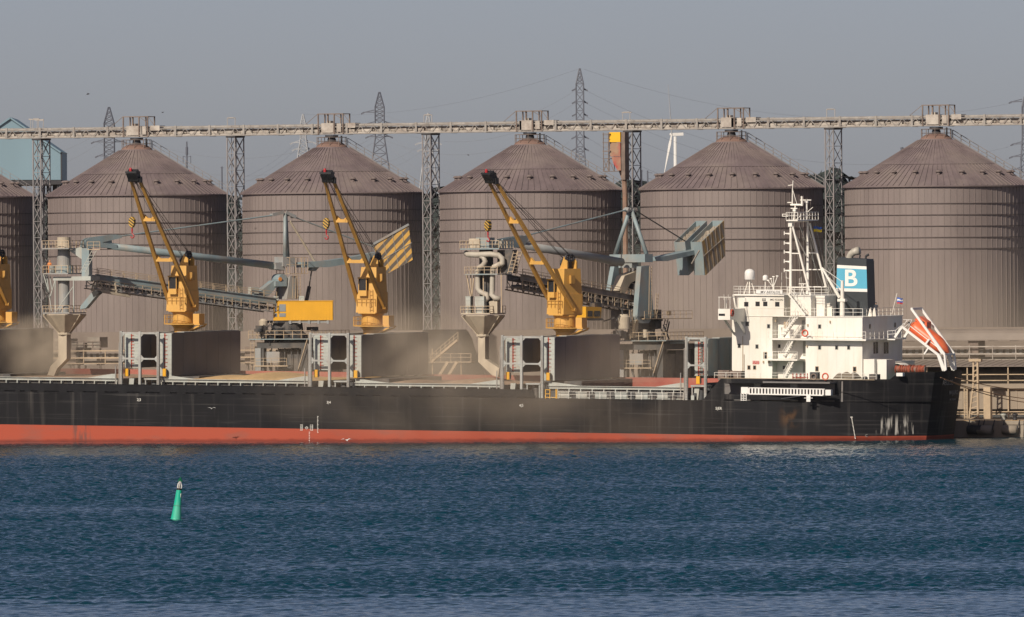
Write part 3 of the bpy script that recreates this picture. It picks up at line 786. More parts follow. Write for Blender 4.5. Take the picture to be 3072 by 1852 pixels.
# hull paint: black over red, dusty streaks, bare scraped patch near the stern
def hull_mat():
    m = mat('hull_paint', (0.009, 0.009, 0.011), 0.6, 0.3, 0.35, 4, spec=0.2)
    nt = m.node_tree; N, L = nodes_of(m); b = N['Principled BSDF']
    blk = b.inputs['Base Color'].links[0].from_socket
    tc = N.new('ShaderNodeTexCoord'); sp = N.new('ShaderNodeSeparateXYZ'); L.new(tc.outputs['Object'], sp.inputs[0])
    X, Z = sp.outputs[0], sp.outputs[2]
    def noise(sx_, sz_, det=6, off=0):
        mp = N.new('ShaderNodeMapping'); mp.inputs['Scale'].default_value = (sx_, sx_, sz_); mp.inputs['Location'].default_value = (off, 0, off)
        L.new(tc.outputs['Object'], mp.inputs['Vector'])
        n = N.new('ShaderNodeTexNoise'); n.inputs['Scale'].default_value = 1; n.inputs['Detail'].default_value = det; L.new(mp.outputs[0], n.inputs['Vector']); return n.outputs[0]
    def rng_(v, a, c, lo=0, hi=1):
        r = N.new('ShaderNodeMapRange'); r.interpolation_type = 'SMOOTHSTEP'
        for i, q in enumerate((a, c, lo, hi)): r.inputs[i+1].default_value = q
        L.new(v, r.inputs[0]); return r.outputs[0]
    def mixc(f, a, c):
        x = N.new('ShaderNodeMix'); x.data_type = 'RGBA'
        if isinstance(f, float): x.inputs[0].default_value = f
        else: L.new(f, x.inputs[0])
        for i, v in ((6, a), (7, c)):
            if isinstance(v, tuple): x.inputs[i].default_value = (*v, 1)
            else: L.new(v, x.inputs[i])
        return x.outputs[2]
    # settled grain dust on the topsides amidships
    dm = mathn(nt, 'MULTIPLY', rng_(noise(.07, .12, 5), .35, .65), mathn(nt, 'MULTIPLY', rng_(X, -30, -8), rng_(X, 34, 14)))
    c1 = mixc(mathn(nt, 'MULTIPLY', dm, .20), blk, (0.22, 0.17, 0.125))
    ds = mathn(nt, 'MULTIPLY', rng_(noise(1.1, .06, 5, 4), .52, .78), .20)
    c1 = mixc(ds, c1, (0.22, 0.2, 0.18))
    # horizontal scrapes and rubbing marks
    sc = mathn(nt, 'MULTIPLY', rng_(noise(.08, 3.0, 6, 9), .56, .74), .16)
    c1 = mixc(sc, c1, (0.2, 0.19, 0.18))
    # plate seams
    sm = mathn(nt, 'MAXIMUM', mathn(nt, 'LESS_THAN', mathn(nt, 'FRACT', mathn(nt, 'DIVIDE', X, 10.4)), .008), mathn(nt, 'LESS_THAN', mathn(nt, 'FRACT', mathn(nt, 'DIVIDE', Z, 2.15)), .03))
    c1 = mixc(mathn(nt, 'MULTIPLY', mathn(nt, 'MULTIPLY', sm, rng_(noise(.15, .3, 3, 13), .35, .7)), .16), c1, (0.2, 0.19, 0.18))
    # rust bloom under the gangway
    xr = sx(2365, 0); zr = sz(1235, 0)
    rm = mathn(nt, 'MULTIPLY', mathn(nt, 'MULTIPLY', rng_(X, xr-1.8, xr-.5), rng_(X, xr+1.6, xr+.2)), mathn(nt, 'MULTIPLY', rng_(Z, zr-1.8, zr-.2), rng_(Z, zr+1.7, zr+.5)))
    c1 = mixc(mathn(nt, 'MULTIPLY', mathn(nt, 'MULTIPLY', rm, rng_(noise(.9, .7, 5, 2), .4, .6)), .55), c1, (0.12, 0.06, 0.025))
    # bare patch aft
    x0, x1 = sx(2600, 3), sx(2735, 6); zA, zB = sz(1286, 4), sz(1232, 4)
    pm = mathn(nt, 'MULTIPLY', mathn(nt, 'MULTIPLY', rng_(X, x0, x0+1.6), rng_(X, x1+.4, x1-.6)), mathn(nt, 'MULTIPLY', rng_(Z, zA-.1, zA+.35), rng_(Z, zB+.6, zB-1.0)))
    pn = mathn(nt, 'MULTIPLY', rng_(noise(3.2, .2, 6, 7), .46, .56), rng_(mathn(nt, 'ADD', noise(.45, .3, 3, 11), mathn(nt, 'MULTIPLY', pm, .18)), .5, .6))
    c1 = mixc(mathn(nt, 'MULTIPLY', mathn(nt, 'MULTIPLY', pm, pn), .85), c1, (0.46, 0.44, 0.40))
    # red boot with worn grey patches and a darker wet line
    red = mixc(mathn(nt, 'MULTIPLY', rng_(noise(.16, .5, 7, 3), .5, .7), .5), (0.38, 0.078, 0.044), (0.22, 0.10, 0.08))
    rx = sx(245, 0)
    bm_ = mathn(nt, 'MULTIPLY', mathn(nt, 'MULTIPLY', rng_(X, rx-1.5, rx-1.2), rng_(X, rx+1.5, rx+1.2)), rng_(noise(1.3, .2, 3, 5), .45, .55))
    red = mixc(mathn(nt, 'MULTIPLY', bm_, .7), red, (0.13, 0.07, 0.06))
    red = mixc(mathn(nt, 'MULTIPLY', rng_(mathn(nt, 'ADD', mathn(nt, 'ADD', Z, mathn(nt, 'MULTIPLY', X, -math.tan(TRIM))), mathn(nt, 'MULTIPLY', noise(.6, .6, 4, 6), .5)), .75, .35), .75), red, (0.16, 0.03, 0.02))
    f = mathn(nt, 'LESS_THAN', Z, ZBT)
    L.new(mixc(f, c1, red), b.inputs['Base Color'])
    return m
hull_mat()

ZRK = sz(1116, 8.8, 2805)
def shell(name, m, xs, zs, side=1, yoff=0.0, xend=None):
    """Port (and mirrored starboard) plating over stations xs and levels zs."""
    mb = MB()
    for s in (1, -1):
        vs = []
        for z in zs:
            for x in xs:
                y = plan(x, z) + yoff
                xk = x - max(0, (x - 44)/(XE - 44))*max(0, ZRK - z)*.14
                vs.append((xk, y if s == 1 else 2*CY - y, z))
        n = len(xs)
        fs = [(j*n+i, j*n+i+1, (j+1)*n+i+1, (j+1)*n+i) for j in range(len(zs)-1) for i in range(n-1)]
        mb.add(vs, fs)
    return mb
hull = empty('hull', parent=SH)
xs = [-138 + i*2.0 for i in range(13)] + [-110 + i*6.0 for i in range(24)]
xs = [x for x in xs if x < 30] + [30 + (XE-30)*i/28 for i in range(29)]
zs = [-5, 0, ZBT, ZBT+.02, ZS-2.0, ZS]
mb = shell('plating', 'hull_paint', xs, zs)
# transom: shallow curve, raked a little
def transom(mb, z0, z1, rows=4):
    vs = []; n = 11
    for j in range(rows):
        z = z0 + (z1-z0)*j/(rows-1)
        for i in range(n):
            t = i/(n-1); y = 8.8 + (2*CY-17.6)*t; x = XE + .55*(1-(2*t-1)**2) - max(0, ZRK - z)*.14
            vs.append((x, y, z))
    mb.add(vs, [(j*n+i, j*n+i+1, (j+1)*n+i+1, (j+1)*n+i) for j in range(rows-1) for i in range(n-1)])
ZT_P = sz(1116, 8.8, 2805)
transom(mb, -5, ZT_P, 6)
# weather deck
dk = [(x, plan(x), ZS) for x in xs] + [(x, 2*CY-plan(x), ZS) for x in reversed(xs)]
mb.add(dk, [tuple(range(len(dk)))])
mb.build('plating', 'hull_paint', hull)
# sheer bulwark with freeing slots along the cargo deck
XBE = sx(1603, 0)
mb = MB(); xb = [x for x in xs if x < XBE and x > -112] + [XBE]
z0b = ZS + .16
for a, b in zip(xb[:-1], xb[1:]):
    ya, yb = plan(a), plan(b)
    for y, t in ((0.0, .06), (2*CY-.06, .06)):
        mb.box(a, b, y, y+t, z0b, ZBW)
x = -111.0; rr = random.Random(2)
while x < XBE - 2:
    L_ = rr.uniform(.5, 1.6); mb.box(x, x+L_, .01, .055, ZS, z0b); x += L_ + rr.uniform(.8, 2.2)
mb.box(-112, XBE, -.05, .12, ZBW, ZBW+.05)
mb.build('bulwark', 'hull_black', hull)
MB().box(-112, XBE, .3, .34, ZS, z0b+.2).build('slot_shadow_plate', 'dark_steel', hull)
# raised plating around the poop, with the open gangway gallery
mb = MB()
xg0, xg1 = sx(2172, 0), sx(2498, 1.5); xp0, xp1 = sx(2108, 0), sx(2163, 0); xq0 = sx(2668, 5); xq1 = sx(2692, 5.5)
z_gt = sz(1151, 0, 2300); z_gb = sz(1184, 0, 2300)
def plate(mb, xa, xb_, za0, za1, zb0, zb1, n=8, th=.05, sides=(1,)):
    for s in sides:
        for i in range(n):
            t0, t1 = i/n, (i+1)/n; x0, x1 = xa+(xb_-xa)*t0, xa+(xb_-xa)*t1
            y0, y1 = plan(x0), plan(x1)
            rk = lambda x, z: x - max(0, (x - 44)/(XE - 44))*max(0, ZRK - z)*.14
            if s == -1: y0, y1 = 2*CY-y0, 2*CY-y1
            lo0, lo1 = za0+(zb0-za0)*t0, za0+(zb0-za0)*t1; hi0, hi1 = za1+(zb1-za1)*t0, za1+(zb1-za1)*t1
            d = th*s
            mb.add([(rk(a_,c_),b_,c_) for a_,b_,c_ in [(x0,y0,lo0),(x1,y1,lo1),(x1,y1,hi1),(x0,y0,hi0),(x0,y0+d,lo0),(x1,y1+d,lo1),(x1,y1+d,hi1),(x0,y0+d,hi0)]],
                   [(0,1,2,3),(4,7,6,5),(0,4,5,1),(3,2,6,7),(0,3,7,4),(1,5,6,2)])
plate(mb, xp0, xp1, ZS+.01, ZS+.05, ZS+.01, ZPB, 3)
plate(mb, xp1, xg0, ZS+.01, ZPB, ZS+.01, ZPB, 1)
plate(mb, xg0, xg1, z_gt, ZPB, z_gt, ZPB, 6)
plate(mb, xg0, xg1, ZS+.18, z_gb, ZS+.18, z_gb, 6)
plate(mb, xg1, xq0, ZS+.01, ZPB, ZS+.01, ZPB, 8)
plate(mb, xq0, xq1, ZS+.01, ZPB, ZS+.01, ZT_P-.05, 2)
plate(mb, xq1, XE, ZS+.01, ZT_P-.05, ZS+.01, ZT_P, 6)
mb.build('poop_bulwark', 'hull_paint', hull)
mb = MB(); plate(mb, xp1, XE, ZS+.01, ZPB, ZS+.01, ZPB, 16, .05, (-1,)); mb.build('poop_bulwark', 'hull_paint', hull)
mb = MB(); mb.box(xg0-1, xg1+1, 2.6, 2.7, ZS, ZPB-.3); mb.box(xg0-.2, xg1+.2, .08, 2.6, ZPB-.55, ZPB-.35)
mb.build('gallery_back_wall', 'hatch_dark', hull)
mb = MB()
for px in (2262, 2282, 2380, 2390): pass
for px0, px1, y0, y1 in ((2263, 2284, 1152, 1184), (2372, 2393, 1152, 1184)):
    xa = sx(px0, 2.4); xb_ = sx(px1, 2.4); mb.box(xa, xb_, 2.3, 2.58, ZS, ZPB-.56)
mb.build('gallery_pillar', 'ship_grey_white', hull)
# poop deck
pd = [(x, plan(x)+.06, ZPB-.32) for x in xs if x > xp1] ; pd = [(xp1, .06, ZPB-.32)] + pd
poop = MB().add(pd + [(p[0], 2*CY-p[1], p[2]) for p in reversed(pd)], [tuple(range(2*len(pd)))])
poop.build('poop_deck', 'deck_green', hull)
mb = MB(); mb.box(xp1, xq0, .02, .12, ZPB, ZPB+.06); mb.build('gunwale', 'loader_rail', hull)

# marks on the hull: text stands 1 cm off the plating
def mark(s, px, py, size, name='hull_marking', m='letter_white', y=-.012, par=hull, sx_=1.0):
    p = S(px, py, y); t = text(name, s, size, m, (p.x, y, p.z), par, ext=.004, sx=sx_); return t
mark('2|3', 417, 1200, .5); mark('3|4', 986, 1208, .5); mark('4|5', 1564, 1217, .5); mark('5|ER', 2156, 1226, .5)
dm = MB()
p = S(920, 1284, 0); dm.torus((p.x, -.02, p.z), .16, .025); dm.box(p.x-.27, p.x+.27, -.03, -.01, p.z-.02, p.z+.02)
for dx, hs in ((-.62, 3), (-.85, 3), (.55, 5), (.9, 4)):
    dm.box(p.x+dx-.02, p.x+dx+.02, -.03, -.01, p.z-.35, p.z+.45)
for i in range(5):
    for sgn in (-1, 1): dm.box(p.x+sgn*.62, p.x+sgn*(.62+.35), -.03, -.01, p.z-.35+i*.18, p.z-.31+i*.18)
dm.build('load_line_mark', 'letter_white', hull)
for k, (px, y0, y1, yy) in enumerate(((953, 1250, 1298, 0), (928, 1297, 1322, 0))):
    n = 13 if k == 0 else 6
    mb = MB()
    for i in range(n):
        p = S(px, y0 + (y1-y0)*i/(n-1), 0); mb.box(p.x-.06, p.x+.06, -.025, -.01, p.z-.04, p.z+.05)
        if i % 3 == 0: mb.box(p.x-.06, p.x+.14, -.025, -.01, p.z-.02, p.z+.02)
    mb.build('draught_mark', 'letter_white', hull)
mb = MB()
for i in range(17):
    px = 2558 + 12*i/16; py = 1252 + 64*i/16; x = sx(px, 1.8); x = sx(px, plan(x)); y = plan(x); z = sz(py, y, px)
    w_ = .16 if i == 0 else .06
    mb.box(x-w_, x+w_, y-.06, y-.02, z-.045, z+.05)
mb.build('draught_mark', 'letter_white', hull)
text('hull_marking', 'C', .5, 'letter_grey', (sx(2585, 2.2), plan(sx(2585, 2.2))-.06, sz(1287, 2.2)), hull, ext=.004)
# name and port on the transom (faces aft)
for s, dy, py, size in (('AEOLOS', 1135, 1149, 1.0), ('MAJURO', 0, 1178, .85), ('IMO 9220342', 0, 1199, .4)):
    yq = {1.0: 12.2, .85: 14.6, .4: 14.6}[size]; z = sz(py, yq, 2850)
    t_ = (yq-8.8)/(2*CY-17.6); xq = XE + .55*(1-(2*t_-1)**2) + .02 - max(0, ZRK - z - .35)*.14 + .06
    text('stern_lettering', s, size*.95, 'letter_grey', (xq, yq, z), hull, (math.pi/2, 0, math.pi/2), .004)

# ------------------------------------------------------------------ holds: coamings, hatch covers, frames
def SP(px, py, y): p = S(px, py, y); return (p.x, p.z)
HY0, HY1 = 3.0, 24.0
holds = [(-78, 352), (487, 928), (1062, 1505), (1640, 2058)]
tops = (1134, 1141, 1152, 1161)
for i, (pa, pb) in enumerate(holds):
    xa, xb_ = sx(pa, HY0), sx(pb, HY0); pm = (max(pa, 0)+pb)/2; zt = sz(tops[i], HY0, pm)
    zlow = zt - .36
    mb = MB()
    mb.box(xa, xb_, HY0, HY0+.14, zlow, zt)                       # port coaming strake
    mb.box(xa, xb_, HY0-.22, HY0+.15, zt, zt+.07)                 # coaming bar
    mb.box(xa, xb_, HY0+.5, HY0+.56, ZS, zlow)                    # wall set back between the stays
    mb.box(xa, xb_, HY1-.14, HY1, ZS, zt+.55)
    mb.box(xa, xa+.14, HY0+.15, HY1-.15, ZS, zt-.02); mb.box(xb_-.14, xb_, HY0+.15, HY1-.15, ZS, zt-.02)
    n = int((xb_-xa)/1.62)
    for k in range(n+1):
        x = xa + (xb_-xa)*k/n; mb.box(x-.07, x+.07, HY0-.24, HY0+.5, ZS, zlow)
    mb.box(xa, xb_, HY0-.26, HY0-.1, ZS, ZS+.12)
    # raised ends that slope down to the open middle
    if pa > 0: mb.prism([SP(pa+4, tops[i]-14, HY0-.05), SP(pa+30, tops[i]-13, HY0-.05), SP(pa+130, tops[i]+1, HY0-.05), SP(pa+4, tops[i]+1, HY0-.05)], HY0-.05, HY0+.05)
    mb.prism([SP(pb-4, tops[i]-12, HY0-.05), SP(pb-16, tops[i]-12, HY0-.05), SP(pb-100, tops[i]+1, HY0-.05), SP(pb-4, tops[i]+1, HY0-.05)], HY0-.05, HY0+.05)
    mb.build('hatch_coaming', 'ship_grey_white', SH)
    MB().box(xa+.15, xb_-.15, HY0+.42, HY0+.47, ZS+.02, zlow-.02).build('coaming_shade_sheet', 'machine_dark', SH)  # dark sheet standing in for the shade between the stays
    mb = MB(); mb.box(xa+.2, xb_-.2, HY1-.3, HY1-.16, ZS, zt+.75); mb.box(xa+1.5, xb_-1.5, HY1+.2, HY1+1.8, zt+.62, zt+.7)
    mb.build('far_coaming', 'oxide_red', SH)
    # the cargo
    nx, ny = 90, 14; vs = []; rr = random.Random(20+i)
    pk = [(rr.uniform(.15, .85), rr.uniform(.2, .8), rr.uniform(.2, .55), rr.uniform(.04, .13)) for _ in range(5)]
    if i == 1: pk = [(.52, .35, .75, .11), (.3, .3, .45, .09), (.78, .3, .4, .1), (.6, .6, .5, .06)]
    if i == 0: pk = [(.93, .3, .3, .05), (.75, .5, .35, .1)]
    if i == 3: pk = []
    gl = {0: .0, 1: .06, 2: -.04, 3: -1.2}[i]
    for j in range(ny+1):
        for k in range(nx+1):
            u, v = k/nx, j/ny
            z = zt + gl + sum(h*math.exp(-((u-a)/w)**2 - ((v-b_)/.35)**2) for a, b_, h, w in pk) + rr.uniform(-.015, .015)
            if v in (0, 1) or u in (0, 1): z = zt + min(gl, -.02)
            vs.append((xa+.3+(xb_-xa-.6)*u, HY0+.62+(HY1-HY0-1.0)*v, z))
    g = MB().add(vs, [(j*(nx+1)+k, j*(nx+1)+k+1, (j+1)*(nx+1)+k+1, (j+1)*(nx+1)+k) for j in range(ny) for k in range(nx)]).build('grain_heap' if i < 3 else 'hold_floor', ('grain_dusty', 'grain', 'grain_dusty', 'oxide_red')[i], None if i < 3 else SH, True)
    if i < 3: g.matrix_world = MS
    if i < 3: tag(g, ['tan grain heaped in the leftmost open hold under the spouting loader', 'golden grain heaped in the second open hold, its crest over the coaming', 'dusty pale grain in the third open hold under the second loader spout'][i], 'grain', None, 'stuff')

# upright folded hatch covers at the hold ends
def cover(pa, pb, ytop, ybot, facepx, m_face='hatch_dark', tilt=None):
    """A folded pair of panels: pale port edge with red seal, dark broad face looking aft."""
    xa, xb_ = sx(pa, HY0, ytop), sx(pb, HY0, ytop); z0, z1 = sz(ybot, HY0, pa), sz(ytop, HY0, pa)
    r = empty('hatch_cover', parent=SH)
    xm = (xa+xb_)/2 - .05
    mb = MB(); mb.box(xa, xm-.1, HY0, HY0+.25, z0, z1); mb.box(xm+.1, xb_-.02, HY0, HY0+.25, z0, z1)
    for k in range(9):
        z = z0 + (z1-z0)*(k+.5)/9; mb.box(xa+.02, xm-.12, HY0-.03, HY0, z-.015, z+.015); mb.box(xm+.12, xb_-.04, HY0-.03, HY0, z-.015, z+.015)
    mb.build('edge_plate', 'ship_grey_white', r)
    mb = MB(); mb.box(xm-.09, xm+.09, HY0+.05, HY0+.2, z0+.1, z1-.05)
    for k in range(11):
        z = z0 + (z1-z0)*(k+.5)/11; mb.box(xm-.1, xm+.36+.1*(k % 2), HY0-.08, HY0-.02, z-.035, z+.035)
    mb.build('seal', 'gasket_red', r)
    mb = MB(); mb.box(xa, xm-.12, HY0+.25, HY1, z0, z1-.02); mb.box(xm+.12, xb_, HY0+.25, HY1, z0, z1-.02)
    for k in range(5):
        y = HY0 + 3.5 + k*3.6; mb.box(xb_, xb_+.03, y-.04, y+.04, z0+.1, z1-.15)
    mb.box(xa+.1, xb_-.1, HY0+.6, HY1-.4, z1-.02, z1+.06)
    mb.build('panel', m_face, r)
    mb = MB()
    for y in (HY0+13, HY0+17.5): mb.box(xb_-.5, xb_-.1, y, y+.8, z0-.5, z0)
    mb.box(xb_-1.2, xb_-.1, HY0+4, HY0+15, z1+.06, z1+.14)
    mb.build('hinge_arm', 'ship_grey_white', r)
    return r, xa, xb_, z0, z1
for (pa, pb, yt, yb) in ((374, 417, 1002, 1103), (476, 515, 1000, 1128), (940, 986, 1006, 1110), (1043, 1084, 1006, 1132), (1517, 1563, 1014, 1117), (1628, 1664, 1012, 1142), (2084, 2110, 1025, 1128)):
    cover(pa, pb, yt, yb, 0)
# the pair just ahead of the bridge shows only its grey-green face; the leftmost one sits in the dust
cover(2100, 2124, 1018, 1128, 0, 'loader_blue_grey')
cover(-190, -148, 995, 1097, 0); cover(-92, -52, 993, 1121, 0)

# yellow latch floats by the covers
fl = None
for px, py in ((383, 1118), (496, 1118), (951, 1121), (1070, 1123), (1526, 1128), (1647, 1130), (2097, 1141)):
    p = S(px, py, HY0-.3); r = empty('winch_box', parent=SH); r.location = (p.x, HY0-.3, p.z)
    if fl is None:
        mb = MB(); mb.box(-.26, .26, -.35, 0, -.52, .52); mb.box(-.21, .21, -.40, -.35, -.46, .46); fl = mb.build('casing', 'bright_yellow', r)
        mb = MB(); mb.box(.26, .36, -.3, 0, -.4, .4); f2 = mb.build('bracket', 'dark_steel', r)
    else:
        for s_ in (fl, f2):
            c = s_.copy(); col.objects.link(c); c.parent = r

# portal frames at the ship's side
for posts, yt, yb, bar in (((-200, -145, -90), 990, 1152, 1070), ((364, 420, 475), 997, 1158, 1076), ((932, 989, 1045), 1001, 1163, 1082), ((1508, 1565, 1627), 1009, 1171, 1091), ((2060, 2117), 1013, 1200, 1096)):
    y = 1.6; r = empty('deck_frame', parent=SH)
    zt, zb_, zm = sz(yt, y, posts[0]), ZS, sz(bar, y, posts[0])
    P_ = [sx(p, y) for p in posts]
    for x in P_: MB().box(x-.17, x+.17, y-.17, y+.17, zb_, zt+.12).build('post', 'frame_grey', r)
    mb = MB()
    if len(P_) == 2: MB().box(P_[0]+.18, P_[-1]-.18, y-.11, y+.11, zt-.22, zt+.02).build('cross_beam', 'frame_grey', r)
    for a, b in zip(P_[:-1], P_[1:]):
        if len(P_) == 3: mb.box(a+.18, b-.18, y-.11, y+.11, zt-.22, zt+.02)
        mb.box(a+.18, b-.18, y-.1, y+.1, zm-.11, zm+.11)
        for q, s_ in ((a+.17, 1), (b-.17, -1)):
            for zz_, s2 in ((zm+.11, 1), (zm-.11, -1), (zt-.22, -1)):
                mb.prism([(q, zz_), (q+s_*.4, zz_), (q, zz_+s2*.4)], y-.06, y+.06)
    mb.build('cross_beam', 'frame_grey', r)
    # thin ladder post and inner wire guides
    mb = MB(); x = P_[0]-.75; mb.box(x-.06, x+.06, y-.3, y-.18, zb_, zb_+3.6); mb.box(P_[0]-.42, P_[0]-.3, y, y+.1, zb_, zt-1.4)
    mb.box(P_[-1]-.05, P_[-1]+.05, y-.24, y-.17, zb_+1.0, zt); mb.box(P_[0]-.05, P_[0]+.05, y-.24, y-.17, zb_+1.0, zt)
    for k in range(30): 
        for x in (P_[0], P_[-1]): mb.box(x-.12, x+.12, y-.22, y-.17, zb_+.4+k*.215, zb_+.46+k*.215)
    mb.build('ladder', 'gallery_steel', r)
    # deck clutter between the holds: winch platform, vents, lockers
    d = empty('deck_machinery', parent=SH); x0 = P_[0]+1.0 if len(P_) == 3 else P_[0]+.7; rr = random.Random(int(posts[0]))
    mb = MB(); xw = P_[-2]; 
    mb.box(xw+.3, xw+2.4, 2.2, 4.4, ZS+1.75, ZS+1.95)
    for a in (.4, 2.2):
        for yy in (2.3, 4.2): mb.box(xw+a, xw+a+.16, yy, yy+.16, ZS, ZS+1.75)
    mb.build('platform', 'frame_grey', d)
    mb = MB(); mb.lathe([(.42, 0), (.42, 1.2), (.3, 1.4)], 14, (xw+1.4, 3.2, ZS)); mb.box(xw+.5, xw+1.0, 2.4, 3.0, ZS, ZS+.9); mb.box(P_[0]+.7, P_[0]+1.7, 6, 22, ZS, ZS+1.2)
    mb.build('winch', 'machine_dark', d)
    mb = MB(); mb.box(P_[0]+.5, xw-.3, 20.0, 20.2, ZS, ZS+2.6); mb.box(P_[0]+.5, xw-.3, 5.0, 20.0, ZS+.02, ZS+.08); mb.build('deck_wall', 'oxide_red', d)
    MB().box(xw+1.0, xw+7.0, 5.5, 22.0, ZS+.03, ZS+2.2).build('cross_deck_shade_box', 'machine_dark', d)  # dark box added to pass for shade around the crane foot
    mb = MB(); mb.prism([(P_[0]+.6, ZS), (P_[0]+1.2, ZS), (P_[0]+1.45, ZS+1.9), (P_[0]+.7, ZS+1.9)], 2.6, 2.9); mb.box(xw+.5, xw+.95, 1.9, 2.2, ZS, ZS+.6); mb.build('bracket_plate', 'ship_grey_white', d)
# yellow safety gate and pale pipe panels along the low side aft
mb = MB()
for px in (1637, 1650, 1668, 1671):
    x = sx(px, .4); mb.box(x-.05, x+.05, .35, .45, ZS, ZS+1.2)
for z in (.15, .6, 1.15):
    mb.box(sx(1637, .4), sx(1650, .4), .36, .44, ZS+z-.04, ZS+z+.04)
mb.box(sx(1655, .4), sx(1671, .4), .36, .44, ZS+.1, ZS+.18)
mb.build('safety_gate', 'bright_yellow', SH)
for k, px in enumerate((1675, 1728, 1785, 1845, 1907, 1972)):
    x0 = sx(px, .8); w_ = [.0, 1.6, 1.7, 1.7, 1.75, 1.5][k] or 1.55
    mb = MB(); mb.box(x0, x0+w_, .8, .9, ZS+.05, ZS+.82); mb.box(x0-.05, x0+w_+.05, .74, .8, ZS+.80, ZS+.9); mb.build('side_panel', 'ship_grey_white', SH)
    mb = MB(); mb.box(x0+w_+.12, x0+w_+.95, 1.3, 1.5, ZS+.05, ZS+.6); mb.beam((x0+w_-.1, .95, ZS+.78), (x0+w_+1.1, .95, ZS+.92), .07); mb.beam((x0+w_-.1, .95, ZS+.6), (x0+w_+1.1, .95, ZS+.74), .07); mb.build('roller_rack', 'machine_dark', SH)
mb = MB(); mb.rail([(sx(1675, .3), .3, ZS), (sx(2050, .3), .3, ZS)], 1.0, 1.5, .035); mb.build('side_rail', 'ship_white', SH)

# ------------------------------------------------------------------ accommodation block
def onx(px, py, x):
    c = MSI @ CAM; d = MSI.to_3x3() @ ray(px, py); return c + d*((x - c.x)/d.x)
AY0, AY1 = 6.5, 20.0
def X_(px, y=AY0): return sx(px, y, 1050)
def Z_(py, y=AY0, px=2400): return sz(py, y, px)
ZD0, ZD1, ZD2, ZD3, ZD4 = ZPB-.32, Z_(1078), Z_(1016), Z_(951), Z_(889)
XF, XA_ = X_(2196), X_(2587)
su = empty('superstructure', parent=SH)
mb = MB()
xr0, xr1 = X_(2317), X_(2417)                      # stair recess
for x0, x1 in ((XF, xr0), (xr1, XA_)):
    mb.box(x0, x1, AY0, AY0+1.5, ZD0, ZD3)
mb.box(xr0, xr1, AY0, AY0+1.5, ZD2+.05, ZD3) if False else None
mb.box(XF, XA_, AY0+1.5, AY1, ZD0, ZD3)
mb.box(XF-.02, XA_+.1, AY0-.08, AY1+.1, ZD3, ZD3+.10)     # upper deck edge
# shallow plate seams
for px in (2222, 2247, 2280, 2300, 2432, 2452, 2481, 2510, 2535, 2561):
    x = X_(px); mb.box(x-.025, x+.025, AY0-.03, AY0, ZD0, ZD3)
mb.build('house', 'ship_white', su)
# landings / walkways
mb = MB()
mb.box(X_(2316), XA_+1.0, AY0-1.15, AY0+1.48, ZD2-.2, ZD2+.02); mb.box(XA_+.02, XA_+1.0, AY0+1.48, AY1-1, ZD2-.2, ZD2+.02)
mb.box(X_(2303), X_(2402), AY0-1.15, AY0+1.48, ZD1-.2, ZD1+.02)
mb.build('walkway', 'ship_white', su)
mb = MB()
mb.rail([(X_(2316), AY0-1.1, ZD2), (XA_+.95, AY0-1.1, ZD2), (XA_+.95, AY1-1, ZD2)], 1.0, 1.5, .045)
mb.rail([(X_(2303), AY0-1.1, ZD1), (X_(2402), AY0-1.1, ZD1)], 1.0, 1.2, .045)
mb.rail([(X_(2215), AY0-.02, ZD3+.1), (XA_+.05, AY0-.02, ZD3+.1), (XA_+.05, AY1, ZD3+.1)], 1.05, 1.4, .045)
mb.rail([(X_(2200), .35, ZPB), (X_(2660), 3.0, ZPB)], .75, 1.6, .04)
mb.build('railing', 'ship_white', su)
# aft deckhouse, lower and stepped
mb = MB()
mb.box(XA_, XA_+5.7, AY0+.5, AY1-.5, ZD2+1.05, ZD3-.02) if False else None
xq = XA_+.01
mb.box(xq, XA_+2.2, 8.0, 19.0, ZD0, ZD1-.3); mb.box(xq, XA_+1.6, AY0+.3, 9.5, ZD0, ZD1+.1)
mb.box(XA_+1.3, XA_+3.0, 7.6, 10.5, ZD0, ZD1+.05)
mb.build('aft_house', 'ship_white', su)
mb = MB(); xc = sx(2696, 13); 
for k in range(9):
    a0_, a1_ = math.pi*k/9, math.pi*(k+1)/9
    mb.prism([(xc-1.1*math.cos(a0_), ZD0+1.3+1.0*math.sin(a0_)), (xc-1.1*math.cos(a1_), ZD0+1.3+1.0*math.sin(a1_)), (xc-1.02*math.cos(a1_), ZD0+1.3+.92*math.sin(a1_)), (xc-1.02*math.cos(a0_), ZD0+1.3+.92*math.sin(a0_))], 12.4, 14.6)
for a in (-1.05, -.5, .1, .6, 1.0): mb.box(xc+a-.05, xc+a+.05, 12.45, 12.55, ZD0, ZD0+1.35)
mb.build('arched_canopy', 'ship_white', su)
# wheelhouse
wx0, wx1 = X_(2214), X_(2352)
mb = MB(); mb.box(wx0, wx1, AY0, AY1, ZD3+.1, ZD4); mb.box(wx0-.7, wx1+.1, AY0-.25, AY1+.2, ZD4, ZD4+.14)
mb.box(wx0-.4, wx1, AY0-.05, AY0, ZD3+.1, ZD3+1.1)
mb.box(wx1, wx1+1.0, AY0+2.2, AY1, ZD3+.1, ZD4-.05); 
mb.box(X_(2371, 7.2), X_(2433, 7.2), 7.2, AY1-.8, ZD3+.1, ZD4+.1); mb.box(X_(2433, 7.2)+.02, X_(2474, 8.6), 8.6, AY1-2, ZD3+.1, ZD4+.05)
mb.build('wheelhouse', 'ship_white', su)
mb = MB(); mb.box(wx0-.5, wx1-.6, AY0-.15, AY0-.05, ZD4+.14, ZD4+.2)
x0, x1 = X_(2271), X_(2350); z0 = Z_(882, AY0-.3); z1 = Z_(871, AY0-.3)
mb.box(x0, x1, AY0-.34, AY0-.28, z0, z1); mb.build('name_board', 'ship_white_clean', su)
